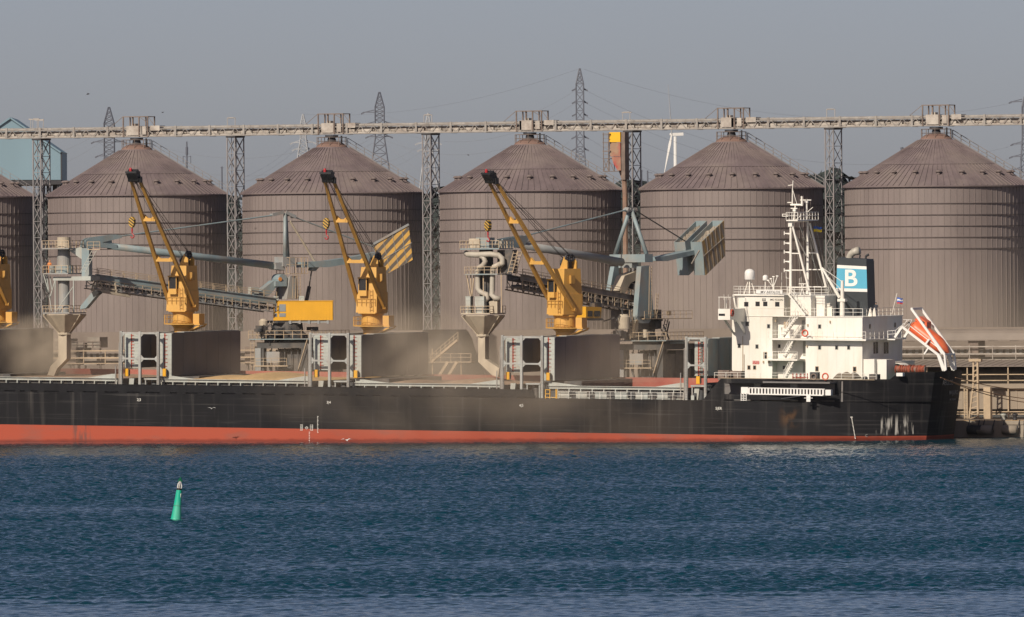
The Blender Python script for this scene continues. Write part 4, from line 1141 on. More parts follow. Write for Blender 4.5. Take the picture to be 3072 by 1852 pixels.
p = S(2311, 876.5, AY0-.36); text('name_lettering', 'MV AEOLOS', .42, 'black_paint', (p.x, AY0-.36, p.z-.02), su, ext=.004, sx=1.25)
p = S(2330, 900, AY0-.01); text('number_lettering', 'IMO 9220342', .36, 'black_paint', (p.x, AY0-.02, p.z), su, ext=.004, sx=.95)
p = S(2292, 899, AY0); MB().box(p.x-.27, p.x+.27, AY0-.03, AY0-.004, p.z-.2, p.z+.02).box(p.x-.27, p.x-.2, AY0-.03, AY0-.004, p.z+.02, p.z+.16).box(p.x+.2, p.x+.27, AY0-.03, AY0-.004, p.z+.02, p.z+.16).box(p.x-.2, p.x+.2, AY0-.03, AY0-.004, p.z+.1, p.z+.16).build('emblem_plate', 'letter_grey', su)
mb = MB()
mb.rail([(wx0-.6, AY0-.1, ZD4+.14), (wx1+6.4, AY0-.1, ZD4+.14)], 1.1, .95, .045, (1.0, .66, .33)); mb.rail([(wx0-.6, AY0-.1, ZD4+.14), (wx0-.6, AY1-.2, ZD4+.14)], 1.1, 1.6, .045)
mb.build('compass_deck_railing', 'ship_white', su)
# bridge wing
gx0, gx1 = sx(2154, 1.5), sx(2190, 1.5); zw0, zw1 = sz(960, 1.5, 2170), sz(927, 1.5, 2170)
mb = MB(); mb.box(gx0, gx1, 1.5, 1.6, zw0, zw1); mb.box(gx0, gx1, 1.6, AY0, zw0, zw0+.12); mb.box(gx1-.1, gx1, 1.6, AY0, zw0+.12, zw1); mb.box(gx0, gx0+.1, 1.6, AY0, zw0+.12, zw1)
mb.prism([(gx1-.12, zw0), (gx1, zw0), (gx1, zw0-.3), (gx1-.12, zw0-.3)], 3.0, AY0)
def plate_x(mb, x0, x1, pts):
    n = len(pts); vs = [(x0, a, b) for a, b in pts] + [(x1, a, b) for a, b in pts]
    mb.add(vs, [tuple(range(n)), tuple(range(2*n-1, n-1, -1))] + [(k, n+k, n+(k+1) % n, (k+1) % n) for k in range(n)])
plate_x(mb, gx1-.06, gx1+.02, [(3.2, zw0), (AY0, zw0-2.05), (AY0, zw0-1.6), (4.6, zw0)]) 
plate_x(mb, gx0+.0, gx0+.08, [(3.2, zw0), (AY0, zw0-2.05), (AY0, zw0-1.7), (4.0, zw0)])
mb.box(wx0, gx1, AY0-.9, AY0, zw0, zw0+.1)
mb.build('bridge_wing', 'ship_white', su)
MB().box(gx0+.1, gx0+1.0, 1.48, 1.499, zw0+.52, zw0+.82).build('wing_slot', 'glass_dark', su)
mb = MB(); za = zw1 + 1.55
for x in (gx0+.1, gx0+.95, gx1-.05):
    mb.beam((x, 1.6, zw1), (x, 1.6, za), .06)
for x in (gx0+.1, gx1-.05): mb.beam((x, 4.0, zw1), (x, 4.0, za), .06)
mb.beam((gx0, 1.6, za), (gx1, 1.6, za), .07); mb.beam((gx0, 1.6, za), (gx0, 4.2, za), .07); mb.beam((gx1, 1.6, za), (gx1, 6.3, za-.1), .07); mb.beam((gx0, 1.6, za), (wx0-.4, 6.3, za-.1), .07)
mb.prism([(wx0-.75, ZD4), (wx0-.5, ZD4), (wx0-.1, zw1-.2), (wx0-.35, zw1-.2)], AY0-.1, AY0+.1)
mb.build('awning_frame', 'ship_white', su)
# windows and doors: each a frame with glass
def window(px, py, w, h, y=AY0, m='glass_dark', frame=True, yf=None):
    p = S(px, py, y); f = MB(); t = .06
    f.box(p.x-w/2-t, p.x+w/2+t, y-.035, y-.003, p.z-h/2-t, p.z-h/2); f.box(p.x-w/2-t, p.x+w/2+t, y-.035, y-.003, p.z+h/2, p.z+h/2+t)
    f.box(p.x-w/2-t, p.x-w/2, y-.035, y-.003, p.z-h/2, p.z+h/2); f.box(p.x+w/2, p.x+w/2+t, y-.035, y-.003, p.z-h/2, p.z+h/2)
    f.box(p.x-w/2, p.x+w/2, y-.014, y-.003, p.z-h/2, p.z+h/2)
    o = MB(); o.v = f.v; o.f = f.f
    return f
for px, py in ((2239, 913), (2273, 912), (2296, 912), (2332, 913)):
    p = S(px, py, AY0); MB().box(p.x-.3, p.x+.3, AY0-.05, AY0-.004, p.z-.3, p.z+.3).build('window', 'glass_dark', su)
for px, py, w, h in ((2218, 1038, .34, .46), (2271, 1040, .34, .46), (2306, 979, .34, .46), (2459, 980, .34, .46), (2459, 1043, .34, .46), (2510, 1043, .34, .46), (2546, 1043, .34, .46), (2247, 1103, .34, .46), (2264, 1103, .34, .46), (2296, 1067, .42, .8), (2451, 1107, .38, .55), (2564, 1108, .38, .55), (2242, 972, .42, .5)):
    p = S(px, py, AY0); r_ = MB()
    r_.box(p.x-w/2-.07, p.x+w/2+.07, AY0-.03, AY0-.003, p.z-h/2-.07, p.z+h/2+.07)
    f = r_.build('window', 'loader_rail' if py > 1060 else 'ship_grey_white', su)
    # glass stands a little proud of its frame
    MB().box(p.x-w/2, p.x+w/2, AY0-.05, AY0-.03, p.z-h/2, p.z+h/2).build('window_glass', 'glass_dark', su)
yr = AY0+1.5
for px, py, w, h in ((2324+14, 1039, .34, .46), (2360+14, 1039, .34, .46), (2338+14, 1103, .34, .46), (2358+8, 1103, .34, .46)):
    p = S(px, py, yr); MB().box(p.x-w/2, p.x+w/2, yr-.04, yr-.003, p.z-h/2, p.z+h/2).build('window', 'glass_dark', su)
for px, py in ((2418, 1047), (2418, 1108), (2415, 983)):
    p = S(px, py, yr); d = MB(); d.box(p.x-.42, p.x+.42, yr-.06, yr-.003, p.z-.95, p.z+.95).build('door', 'ship_grey_white', su)
p = S(2358, 976, AY0); MB().box(p.x-.32, p.x+.32, AY0-.04, AY0-.003, p.z-.45, p.z+.45).build('locker', 'loader_rail', su)
for yq, zq in ((11.0, 1043), (14.5, 1043)):
    z = sz(zq, yq, 2650); MB().box(XA_+.003, XA_+.05, yq-.75, yq-.15, z-.8, z+.7).box(XA_+.003, XA_+.05, yq+.1, yq+.7, z-.8, z+.7).build('aft_window', 'glass_dark', su)
for yq, zq in ((9.0, 980), (17.5, 975)):
    z = sz(zq, yq, 2650); MB().box(XA_+.003, XA_+.05, yq-.2, yq+.2, z-.3, z+.3).build('aft_window', 'glass_dark', su)
p = S(2268, 1088, AY0); MB().box(p.x-.48, p.x+.48, AY0-.03, AY0-.003, p.z-.22, p.z+.22).build('sign_board', 'letter_red', su)
text('sign_lettering', 'NO SMOKING', .17, 'letter_white', (p.x, AY0-.04, p.z+.08), su, ext=.003); text('sign_lettering', 'SAFETY FIRST', .15, 'letter_white', (p.x, AY0-.04, p.z-.10), su, ext=.003)
# stairs
def stair(px0, py0, px1, py1, y, w=.8, name='stair'):
    a = S(px0, py0, y); b = S(px1, py1, y); a.y = b.y = y; mb = MB(); off = Vector((0, w, 0))
    for o in (Vector((0,0,0)), off): mb.beam(a+o, b+o, .07, .24)
    n = max(4, int((b-a).length/.32))
    for i in range(n):
        p = a.lerp(b, (i+.5)/n); mb.box(p.x-.13, p.x+.13, y, y+w, p.z-.03, p.z+.03)
    for o in (Vector((0,0,0)), off):
        mb.beam(a+o+Vector((0,0,.95)), b+o+Vector((0,0,.95)), .05); mb.beam(a+o+Vector((0,0,.5)), b+o+Vector((0,0,.5)), .04)
        for i in range(6):
            p = a.lerp(b, i/5)+o; mb.beam(p, p+Vector((0,0,.95)), .05)
    mb.build(name, 'ship_white', su)
stair(2364, 881, 2415, 947, AY0-.1); stair(2385, 954, 2344, 1012, AY0-1.0); stair(2381, 1018, 2349, 1074, AY0-.9); stair(2381, 1082, 2352, 1134, AY0-.9)
# pipes, lamps, boxes on the house side
for px, y0, y1 in ((2228, 1010, 1136), (2232, 1065, 1136)):
    x = X_(px, AY0-.1); MB().beam((x, AY0-.1, Z_(y1)), (x, AY0-.1, Z_(y0)), .06).build('downpipe', 'loader_rail', su)
for px, py in ((2327, 962), (2490, 965), (2290, 1085), (2306, 1086), (2421, 1038), (2423, 975)):
    p = S(px, py, AY0-.1); MB().box(p.x-.08, p.x+.08, AY0-.2, AY0-.002, p.z-.18, p.z+.1).build('deck_lamp', 'loader_rail', su)

# ------------------------------------------------------------------ masts and aerials
ms = empty('signal_mast', parent=SH); mb = MB(); YP, YS = 10.6, 16.3
xm = sx(2372, YP, 760); zt0 = sz(660, YP, 2372); zb_ = ZD4+.1
mb.tube((xm, YP, zb_), (xm, YP, zt0), .20, .15, 12); mb.tube((xm, YS, zb_), (xm, YS, zt0-.2), .20, .15, 12)
lp = S(2432, 889, YP); lp.y = YP; mb.tube(lp, (xm+.25, YP, zt0-.8), .16, .13, 10)
lq = S(2478, 862, YS); lq.y = YS; mb.tube(lq, (xm+.3, YS, zt0-.5), .16, .13, 10)
for py in (761, 811, 863):
    z = sz(py, YP, 2400); f = (z - lp.z)/(zt0-.8-lp.z); x1 = lp.x + (xm+.25-lp.x)*f
    mb.tube((xm, YP, z), (max(x1, xm+.3), YP, z), .08, n=8); f = (z - lq.z)/(zt0-.5-lq.z); x1 = lq.x + (xm+.3-lq.x)*f
    mb.tube((xm, YS, z), (max(x1, xm+.3), YS, z), .08, n=8)
mb.tube((xm+.3, YP+.2, zt0-1.5), (xm, YS, zt0-5.2), .08, n=8); mb.tube((xm, YP, zt0-.2), (xm, YS, zt0-.2), .12, n=8)
mb.build('mast_frame', 'ship_white', ms)
mb = MB()
for py in (700, 729, 756, 784, 811):
    z = sz(py, YP, 2360); mb.prism([(xm-.15, z+.05), (xm-.95, z+.03), (xm-.95, z-.05), (xm-.15, z-.18)], YP-.08, YP+.08); mb.tube((xm-.92, YP, z-.25), (xm-.92, YP, z+.25), .07, n=8)
mb.tube((xm-.65, YP, sz(835, YP, 2360)), (xm-.65, YP, sz(811, YP, 2360)), .03, n=6); mb.beam((xm-.65, YP, sz(835, YP, 2360)), (xm, YP, sz(835, YP, 2360)), .04)
mb.build('lamp_bracket', 'ship_white', ms)
mb = MB(); mb.box(xm-.35, xm+1.3, YP-.7, YS+.5, zt0-.15, zt0)
mb.rail([(xm-.35, YP-.7, zt0), (xm+1.3, YP-.7, zt0), (xm+1.3, YS+.5, zt0), (xm-.35, YS+.5, zt0), (xm-.35, YP-.7, zt0)], 1.0, 1.0, .05)
mb.box(xm-.25, xm+.3, YP-.3, YP+.3, zt0-.9, zt0-.15); mb.build('platform', 'ship_white', ms)
zz = lambda py: sz(py, YP, 2390)
mb = MB(); mb.tube((xm+.3, YP+.3, zt0), (xm+.55, YP+.3, zz(615)), .11, n=8); mb.tube((xm-.15, YP+.3, zz(615)), (xm+1.6, YP+.3, zz(615)), .14, n=8)
mb.tube((xm+.1, YP+.3, zz(615)), (xm+.12, YP+.3, zz(567)), .1, .07, 8); mb.tube((xm+.12, YP+.3, zz(567)), (xm+.2, YP+.3, zz(542)), .06, n=6); mb.beam((xm-.5, YP+.3, zz(557)), (xm+.15, YP+.3, zz(555)), .1)
mb.beam((xm+.15, YP+.3, zz(570)), (xm+.8, YP+.3, zz(615)), .06); mb.beam((xm-.6, YP+.3, zz(608)), (xm, YP+.3, zz(608)), .12); mb.tube((xm+1.5, YP+.3, zz(618)), (xm+1.45, YP+.3, zz(589)), .16, .13, 8)
mb.build('top_mast', 'ship_white', ms)
for k, (px, py0, py1, yq, hw) in enumerate(((2420, 656, 603, 14.5, .85), (2384, 640, 628, 10.2, .5))):
    x = sx(px, yq, 640); mb = MB(); mb.tube((x, yq, sz(py0, yq, px)), (x, yq, sz(py1, yq, px)), .16, .12, 8); mb.box(x-.2, x+.2, yq-.2, yq+.2, sz(py1, yq, px)-.3, sz(py1, yq, px)); z = sz(py1, yq, px)+.05
    mb.box(x-hw*1.1, x+hw*.8, yq-.08, yq+.08, z, z+.12); mb.beam((x, yq, z-1.6), (x+.9, yq, z-.9), .07); mb.build('radar_scanner', 'ship_white', ms)
p = S(2356, 646, YP); MB().box(p.x-.42, p.x+.42, YP-.1, YP+.1, p.z+.1, p.z+.18).box(p.x-.42, p.x+.42, YP-.1, YP+.1, p.z-.18, p.z-.1).box(p.x-.42, p.x-.34, YP-.1, YP+.1, p.z-.1, p.z+.1).build('scanner_frame', 'ship_white', ms)
mb = MB()
for a, b in (((xm+1.0, YP, zt0-.2), S(2478, 880, 14)), ((xm+1.0, YS, zt0-.2), S(2500, 930, 17)), ((xm+1.2, 13, zt0-.2), S(2490, 905, 12)), ((xm+.3, YP, zt0-.6), S(2410, 870, YP)), ((xm+.6, 13, zt0-.6), S(2420, 870, 13)), ((xm+.9, 14, zt0-.3), S(2455, 870, 15))):
    mb.beam(a, b, .025)
mb.build('rigging', 'ship_grey_white', ms)
# domes and little aerials on the compass deck
for px, py0, py1, rr_, name in ((2249, 807, 840, .68, 'satellite_dome'), (2296, 825, 842, .35, 'satellite_dome')):
    yq = 8.5; x = sx(px, yq, 830); z0, z1 = sz(py1, yq, px), sz(py0, yq, px); r = empty(name, parent=SH); mb = MB()
    mb.lathe([(rr_*.9, z0), (rr_, z0+.1), (rr_, z1-rr_*.8)] + [(rr_*math.cos(a), z1-rr_*.8+rr_*.8*math.sin(a)) for a in (.3, .6, .9, 1.2, 1.5)], 24, (x, yq, 0)); mb.build('dome', 'ship_white_clean', r, True)
    mb = MB(); zf = ZD4+.14
    if rr_ > .5:
        for a in range(4): mb.beam((x+.75*math.cos(a*1.57+.4), yq+.75*math.sin(a*1.57+.4), zf), (x+.15*math.cos(a*1.57+.4), yq+.15*math.sin(a*1.57+.4), z0), .09)
    mb.tube((x, yq, zf), (x, yq, z0), .1 if rr_ > .5 else .07, n=8); mb.build('pedestal', 'ship_white', r)
ar = empty('aerial_set', parent=SH); mb = MB(); yq = 8.0
for px, py in ((2305, 843), (2313, 838), (2321, 832), (2332, 830)):
    x = sx(px, yq, 860); mb.beam((sx(2320, yq, 880), yq, ZD4+1.1), (x, yq, sz(py, yq, px)), .07); mb.box(x-.16, x+.16, yq-.1, yq+.1, sz(py, yq, px), sz(py, yq, px)+.14)
mb.tube((sx(2320, yq, 880), yq, ZD4+.1), (sx(2320, yq, 880), yq, ZD4+1.5), .12, n=8)
for px, py in ((2345, 818), (2360, 830), (2403, 832), (2398, 835), (2418, 838), (2185, 900), (2172, 900)):
    x = sx(px, 9, 860); MB().beam((x, 9, ZD4+.1), (x, 9, sz(py, 9, px)), .035).build('whip_aerial', 'ship_white', ar)
mb.build('aerials', 'ship_white', ar); mb = MB(); x = sx(2407, 9, 860); mb.beam((x-.5, 9, ZD4+1.6), (x+.55, 9, ZD4+1.6), .1); mb.beam((x-.3, 9, ZD4+.1), (x+.2, 9, ZD4+1.6), .08); mb.beam((x+.3, 9, ZD4+.1), (x-.2, 9, ZD4+1.6), .08)
mb.build('direction_finder', 'ship_white', ar)

# ------------------------------------------------------------------ funnel
fu = empty('funnel', parent=SH); FY0, FY1 = 12.4, 15.0
def fpt(px, py, y=FY0): p = S(px, py, y); return (p.x, p.z)
bl, br_, tr, tlft = fpt(2506, 948), fpt(2604, 948), fpt(2599, 783), fpt(2512, 778)
def fat(u, v):
    a = (bl[0]+(br_[0]-bl[0])*u, bl[1]+(br_[1]-bl[1])*u); b = (tlft[0]+(tr[0]-tlft[0])*u, tlft[1]+(tr[1]-tlft[1])*u); return (a[0]+(b[0]-a[0])*v, a[1]+(b[1]-a[1])*v)
mb = MB(); mb.prism([bl, br_, tr, tlft], FY0, FY1); mb.prism([fat(-.0, 1), fat(1, 1), fat(.99, 1.03), fat(.01, 1.03)], FY0+.1, FY1-.1); mb.build('casing', 'funnel_grey', fu)
va, vb = (948-875)/168, (948-797)/168
mb = MB(); mb.prism([fat(.0, va), fat(1, va), fat(1, vb), fat(.0, vb)], FY0-.012, FY0-.002); mb.build('blue_band', 'funnel_blue', fu)
for v0, v1 in ((va, va+.055), (vb-.055, vb)): MB().prism([fat(.0, v0), fat(1, v0), fat(1, v1), fat(.0, v1)], FY0-.024, FY0-.014).build('white_border', 'ship_white_clean', fu)
p = S(2552, 837, FY0); t = text('funnel_letter', 'B', 3.05, 'ship_white_clean', (p.x, FY0-.03, p.z), fu, ext=.006, sx=1.15); 
mb = MB(); c = S(2562, 790, 13.6); c.y = 13.6; zt_ = S(2562, 778, 13.6).z
mb.path([(c.x-.75, 13.6, zt_-.3), (c.x-.7, 13.6, zt_+.15), (c.x-.45, 13.6, zt_+.65), (c.x, 13.6, zt_+.98), (c.x+.75, 13.6, zt_+1.15)], .5, 16, [.45, .45, .47, .5, .56]); mb.build('exhaust_pipe', 'exhaust_metal', fu, True)
mb = MB(); mb.tube((c.x+.9, 13.2, zt_-.2), (c.x+1.05, 13.2, zt_+.6), .12, n=8); mb.tube((c.x+1.45, 14, zt_-.2), (c.x+1.6, 14, zt_+.5), .14, n=8); mb.tube((c.x+1.6, 14, zt_+.45), (c.x+1.95, 14, zt_+.62), .16, n=8); mb.build('small_exhaust', 'dark_steel', fu)
# provision crane beside the funnel
pc = empty('provision_crane', parent=SH); yq = 8.2; mb = MB(); x = sx(2527, yq, 900)
mb.tube((x, yq, ZD3+.1), (x, yq, sz(896, yq, 2527)), .32, n=12); mb.tube((x, yq, sz(896, yq, 2527)), (x, yq, sz(842, yq, 2527)), .26, .2, 12); mb.box(x-.55, x+.55, yq-.4, yq+.4, sz(905, yq, 2527), sz(897, yq, 2527)); mb.build('post', 'ship_white', pc)
a = S(2519, 893, yq); a.y = yq; b = S(2466, 803, yq); b.y = yq; mb = MB(); mb.beam(a, b, .3, .35, .2, .22); mb.beam(S(2527, 846, yq), b, .06); mb.beam(S(2520, 866, yq), S(2474, 820, yq), .05); mb.build('jib', 'ship_white', pc)
# ventilators and fittings on the upper deck
mb = MB()
for px, w, h in ((2484, .45, 1.6), (2470, .3, 2.2), (2492, .35, 1.2)):
    x = sx(px, 9.2, 930); MB().box(x-w/2, x+w/2, 9.2, 9.7, ZD3+.1, ZD3+.1+h).box(x-w/2-.08, x+w/2+.08, 9.15, 9.75, ZD3+.1+h, ZD3+.2+h).build('ventilator', 'ship_white', SH)
for px in (2610, 2622): 
    x = sx(px, 9.5, 930); MB().prism([(x-.3, ZD3+.1), (x+.3, ZD3+.1), (x+.1, ZD3+1.3), (x-.1, ZD3+1.0)],  9.5, 9.7).build('bitt_stand', 'ship_white', SH)
mb = MB()
for px, w, h, y in ((2170, 1.6, 1.0, 2.0), (2205, 1.8, .9, 2.2), (2186, .7, .6, 1.6)):
    x = sx(px, y, 1125); mb.box(x-w/2, x+w/2, y, y+1.2, ZPB-.3, ZPB-.3+h+.3)
mb.torus((sx(2180, 1.4), 1.4, ZPB+.25), .34, .09); mb.torus((sx(2441, 1.4), 1.4, ZPB+.3), .36, .09)
mb.build('mooring_winch', 'rusty_steel', SH)
mb = MB(); x = sx(2441, 1.5); mb.box(x-.6, x+.6, 1.6, 2.2, ZPB-.3, ZPB+.9); mb.build('deck_locker', 'machine_dark', SH); mb = MB(); x = sx(2625, 4.5); mb.box(x-.9, x+.3, 4.6, 5.6, ZPB-.3, ZPB+.65); mb.lathe([(.3, 0), (.34, .5), (.1, .7)], 12, (x-1.6, 5, ZPB-.3)); mb.build('deck_locker', 'machine_dark', SH)
mb = MB()
for k, px in enumerate((2378, 2390, 2402, 2414, 2422)):
    x = sx(px, 2.4); mb.box(x-.05, x+.05, 2.4, 2.5, ZPB-.3, ZPB+.75); 
    if k < 4: mb.box(x, x+.5, 2.42, 2.48, ZPB+.1, ZPB+.22)
mb.build('bottle_rack', 'gasket_red', SH)
mb = MB(); 
for px in (2384, 2396, 2408): mb.tube((sx(px, 2.7), 2.7, ZPB-.3), (sx(px, 2.7), 2.7, ZPB+.6), .18, n=10)
mb.build('gas_bottle', 'ship_white', SH)
rr = random.Random(4); mb = MB(); n = 22; vs = []; x0, x1 = sx(2498, 3), sx(2566, 3)
for j in range(8):
    for i in range(n+1):
        u = i/n; prof = min(1, min(u, 1-u)*6)**.5; a = math.pi*j/7; hh = (.95 + .14*math.sin(u*17)+rr.uniform(-.05, .05))*prof
        vs.append((x0+(x1-x0)*u, 4.2-1.2*math.cos(a), ZPB-.3+.35+hh*max(0, math.sin(a))*.8))
mb.add(vs, [(j*(n+1)+i, j*(n+1)+i+1, (j+1)*(n+1)+i+1, (j+1)*(n+1)+i) for j in range(7) for i in range(n)])
tp = mb.build('tarpaulin_bundle', 'tarp_brown', None, True); tp.matrix_world = MS
tag(tp, 'lumpy brown tarpaulin bundle lying along the poop rail', 'tarpaulin')
# roller fairlead box at the step of the poop bulwark
p = S(2700, 1124, 5.4); mb = MB(); mb.box(p.x-.45, p.x+.45, 5.2, 5.9, p.z-.22, p.z+.22); mb.build('fairlead_box', 'ship_white_clean', SH)

# ------------------------------------------------------------------ things carried by the ship
def thing_on_ship(name, loc, rot=Matrix.Identity(4)):
    o = empty(name); o.matrix_world = MS @ Matrix.Translation(loc) @ rot; return o
lb_m = None
for i, (px, py, y, ax, lab) in enumerate(((2197, 939, 3.6, 'x', 'red and white lifebuoy hung on the shaded side of the bridge wing'), (2415, 1000, AY0-1.25, 'y', 'red and white lifebuoy on the upper walkway rail beside the stairs'), (2476, 1130, 1.0, 'y', 'red and white lifebuoy on the poop rail below the house'))):
    if ax == 'x':
        p = onx(px, py, gx1+.08); p.x = gx1+.08
    else:
        p = S(px, py, y); p.y = y
    o = thing_on_ship('lifebuoy', p, Matrix.Rotation(math.pi/2, 4, 'Z') if ax == 'x' else Matrix.Identity(4))
    if lb_m is None:
        b1 = MB().torus((0,0,0), .40, .10, 'y', 28, 10).build('ring', 'lifebuoy_red', o, True); b2 = MB()
        for k in range(4):
            a = k*math.pi/2+.4
            for j in range(3):
                t = a + (j-1)*.12; b2.torus((.40*math.cos(t), 0, .40*math.sin(t)), .108, .012, 'y', 10, 4)
        lb_m = (b1, b2.build('band', 'ship_white_clean', o))
    else:
        for s_ in lb_m:
            c = s_.copy(); col.objects.link(c); c.parent = o
    tag(o, lab, 'lifebuoy', 'lifebuoys on the ship')

# gangway stowed along the gallery
gy = .36; g0 = S(2226, 1172, gy); g1 = S(2493, 1177, gy)
gw = thing_on_ship('gangway', Vector((g0.x, gy, g0.z)))
tag(gw, 'white folded gangway hung along the black hull below the bridge', 'gangway')
L_ = g1.x - g0.x; dz = g1.z - g0.z
def gz(x): return dz*x/L_
mb = MB(); xa = sx(2250, gy)-g0.x; xb_ = sx(2472, gy)-g0.x
for y in (-.3, .3):
    mb.beam((xa, y, gz(xa)+.38), (xb_, y, gz(xb_)+.38), .10); mb.beam((xa, y, gz(xa)-.42), (xb_, y, gz(xb_)-.42), .16)
n = 23
for i in range(n+1):
    x = xa + (xb_-xa)*i/n; mb.box(x-.12, x+.12, -.33, -.27, gz(x)-.42, gz(x)+.36)
mb.beam((0, 0, 0), (xa, 0, .1), .14); mb.build('truss', 'ship_white_clean', gw)
mb = MB(); mb.box(xa, xb_, -.22, .22, gz(xa)-.4, gz(xa)-.36); mb.box(xa, xb_, .02, .06, gz(xa)-.36, gz(xa)+.3); mb.build('tread_board', 'machine_dark', gw)
mb = MB(); mb.box(.0, 1.0, -.32, .30, -.48, .46); mb.build('upper_platform', 'ship_white_clean', gw)
mb = MB()
for x in (.05, .4, .8): mb.box(x, x+.09, -.52, -.42, -1.35, -.3)
for z in (-.75, -1.05, -1.3): mb.box(.05, .9, -.52, -.42, z, z+.09)
mb.build('boarding_ladder', 'ship_white_clean', gw)
mb = MB(); mb.box(xb_+.05, xb_+.3, -.3, .3, gz(xb_)-.4, gz(xb_)+.3); mb.build('end_bracket', 'machine_dark', gw)
mb = MB(); mb.box(xb_+.34, L_+.1, -.32, .3, gz(L_)-.42, gz(L_)+.32); x = sx(2430, gy)-g0.x; mb.box(x-.28, x+.28, -.52, -.40, gz(x)-1.3, gz(x)-.40); mb.box(x-.6, x+.6, -.54, -.38, gz(x)-.85, gz(x)-.78); mb.build('lower_platform', 'ship_white_clean', gw)
mb = MB(); a = Vector((sx(2348, gy)-g0.x, -.45, sz(1196, gy, 2348)-g0.z)); b = Vector((sx(2405, gy)-g0.x, -.45, sz(1188, gy, 2405)-g0.z)); mb.beam(a, b, .12); mb.build('hoist_davit', 'dark_steel', gw)

# free-fall lifeboat in its cradle
LY = 13.5
la, lb = S(2735, 972, LY), S(2846, 1058, LY); la.y = lb.y = LY
dvec = (lb-la); LL = dvec.length; ang = math.atan2(-dvec.z, dvec.x)
lbo = thing_on_ship('lifeboat', la, Matrix.Rotation(ang, 4, 'Y'))
tag(lbo, 'orange enclosed lifeboat pointing steeply down over the stern', 'lifeboat')
mb = MB(); vs = []; n = 20; prof = []
for i in range(15):
    u = i/14; x = LL*u; r = 1.2*min(1, (u/.10+.02))**.4 if u < .1 else 1.2*(1 - max(0, (u-.62)/.38)**2.2*.86); prof.append((x, r))
for x, r in prof:
    for k in range(n):
        t = 2*math.pi*k/n; zz_ = r*math.sin(t); yy = 1.12*r*math.cos(t)
        if zz_ > 0: zz_ *= .86
        vs.append((x, yy, zz_))
fs = [(i*n+k, i*n+(k+1) % n, (i+1)*n+(k+1) % n, (i+1)*n+k) for i in range(14) for k in range(n)] + [tuple(range(n))[::-1], tuple(range(14*n, 15*n))]
mb.add(vs, fs); mb.build('hull', 'lifeboat_orange', lbo, True)
mb = MB(); mb.prism([(.25, .85), (.5, 1.6), (1.9, 1.65), (2.4, .9)], -.75, .75); mb.build('wheel_cover', 'lifeboat_orange', lbo)
mb = MB()
for a in (.75, 1.35): mb.box(a, a+.35, -.77, -.752, 1.2, 1.45)
mb.build('window', 'glass_dark', lbo)
mb = MB(); mb.box(.4, LL*.8, -1.40, -1.30, -.06, .04); mb.box(.4, LL*.8, 1.30, 1.40, -.06, .04); mb.build('fender_strip', 'ship_white', lbo)
mb = MB(); mb.lathe([(.02, 0), (.32, .05), (.32, .25)], 10, (-.2, LY*0, -.3)); mb.build('propeller_guard', 'dark_steel', lbo)
cr = empty('lifeboat_cradle', parent=SH)
for k, yy in enumerate((LY-1.62, LY+1.62)):
    def q(px, py): p = S(px, py, LY-1.62); return Vector((p.x, yy, p.z))
    mb = MB(); mb.beam(q(2707, 981), q(2818, 1067), .26, .30); mb.beam(q(2818, 1067), q(2836, 1113), .30, .34); mb.beam(q(2707, 981), q(2685, 1013), .3); mb.beam(q(2812, 1063), q(2829, 1113), .18)
    mb.build('launch_rail', 'ship_white_clean', cr)
    mb = MB(); mb.beam(q(2735, 927), q(2834, 1064), .24, .30); mb.beam(q(2777, 1033), q(2788, 1018), .24); mb.beam(q(2834, 1064), q(2838, 1110), .24); mb.beam(q(2798, 1020), q(2826, 1062), .16)
    mb.beam(q(2773, 1063), q(2786, 1043), .2)
    mb.build('davit_arm', 'ship_white_clean', cr)
mb = MB(); p = S(2735, 927, LY-1.62); mb.beam((p.x, LY-1.62, p.z), (p.x, LY+1.62, p.z), .3); mb.build('cross_beam', 'ship_white_clean', cr); mb = MB(); p2 = S(2834, 1064, LY-1.62); mb.beam((p2.x, LY-1.62, p2.z), (p2.x, LY+1.62, p2.z), .22)
mb.build('cross_beam', 'ship_white_clean', cr)
mb = MB(); a = S(2663, 1016, LY-1.6); b = S(2686, 1014, LY-1.6); c = S(2709, 982, LY-1.6)
for v in (a, b, c): v.y = LY-1.6
mb.box(a.x, b.x, LY-1.7, LY+1.2, a.z-.2, a.z-.05); mb.beam(b, c, .3, .12); mb.rail([a, b], 1.0, 1.0, .05); 
for h_ in (.5, 1.0): mb.beam(b+Vector((0,0,h_)), c+Vector((.9,0,h_)), .05)
for i in range(4): p = b.lerp(c, i/3); mb.beam(p, p+Vector((.2*i,0,1.0)), .05)
mb.beam(c+Vector((0,0,1)), c+Vector((1.3,0,1)), .05); mb.beam(c+Vector((1.3,0,1)), c+Vector((.8,0,.1)), .05)
mb.build('boarding_ladder', 'ship_white_clean', cr)
# rope drum in orange
od = thing_on_ship('rope_coil', Vector((sx(2690, 10), 10.0, sz(1108, 10, 2730))))
mb = MB(); L_ = sx(2775, 10)-sx(2690, 10); rr = random.Random(9)
for i in range(26): mb.torus((L_*i/25+rr.uniform(-.06, .06), rr.uniform(-.05, .05), rr.uniform(-.06, .06)), .45+rr.uniform(-.09, .08), .08, 'x', 18, 6)
mb.build('rope_turns', 'rope_orange', od, True); MB().tube((-.1, 0, 0), (L_+.1, 0, 0), .42, n=14).build('drum', 'rusty_steel', od)
tag(od, 'orange mooring rope wound along a drum on the poop under the lifeboat', 'rope')
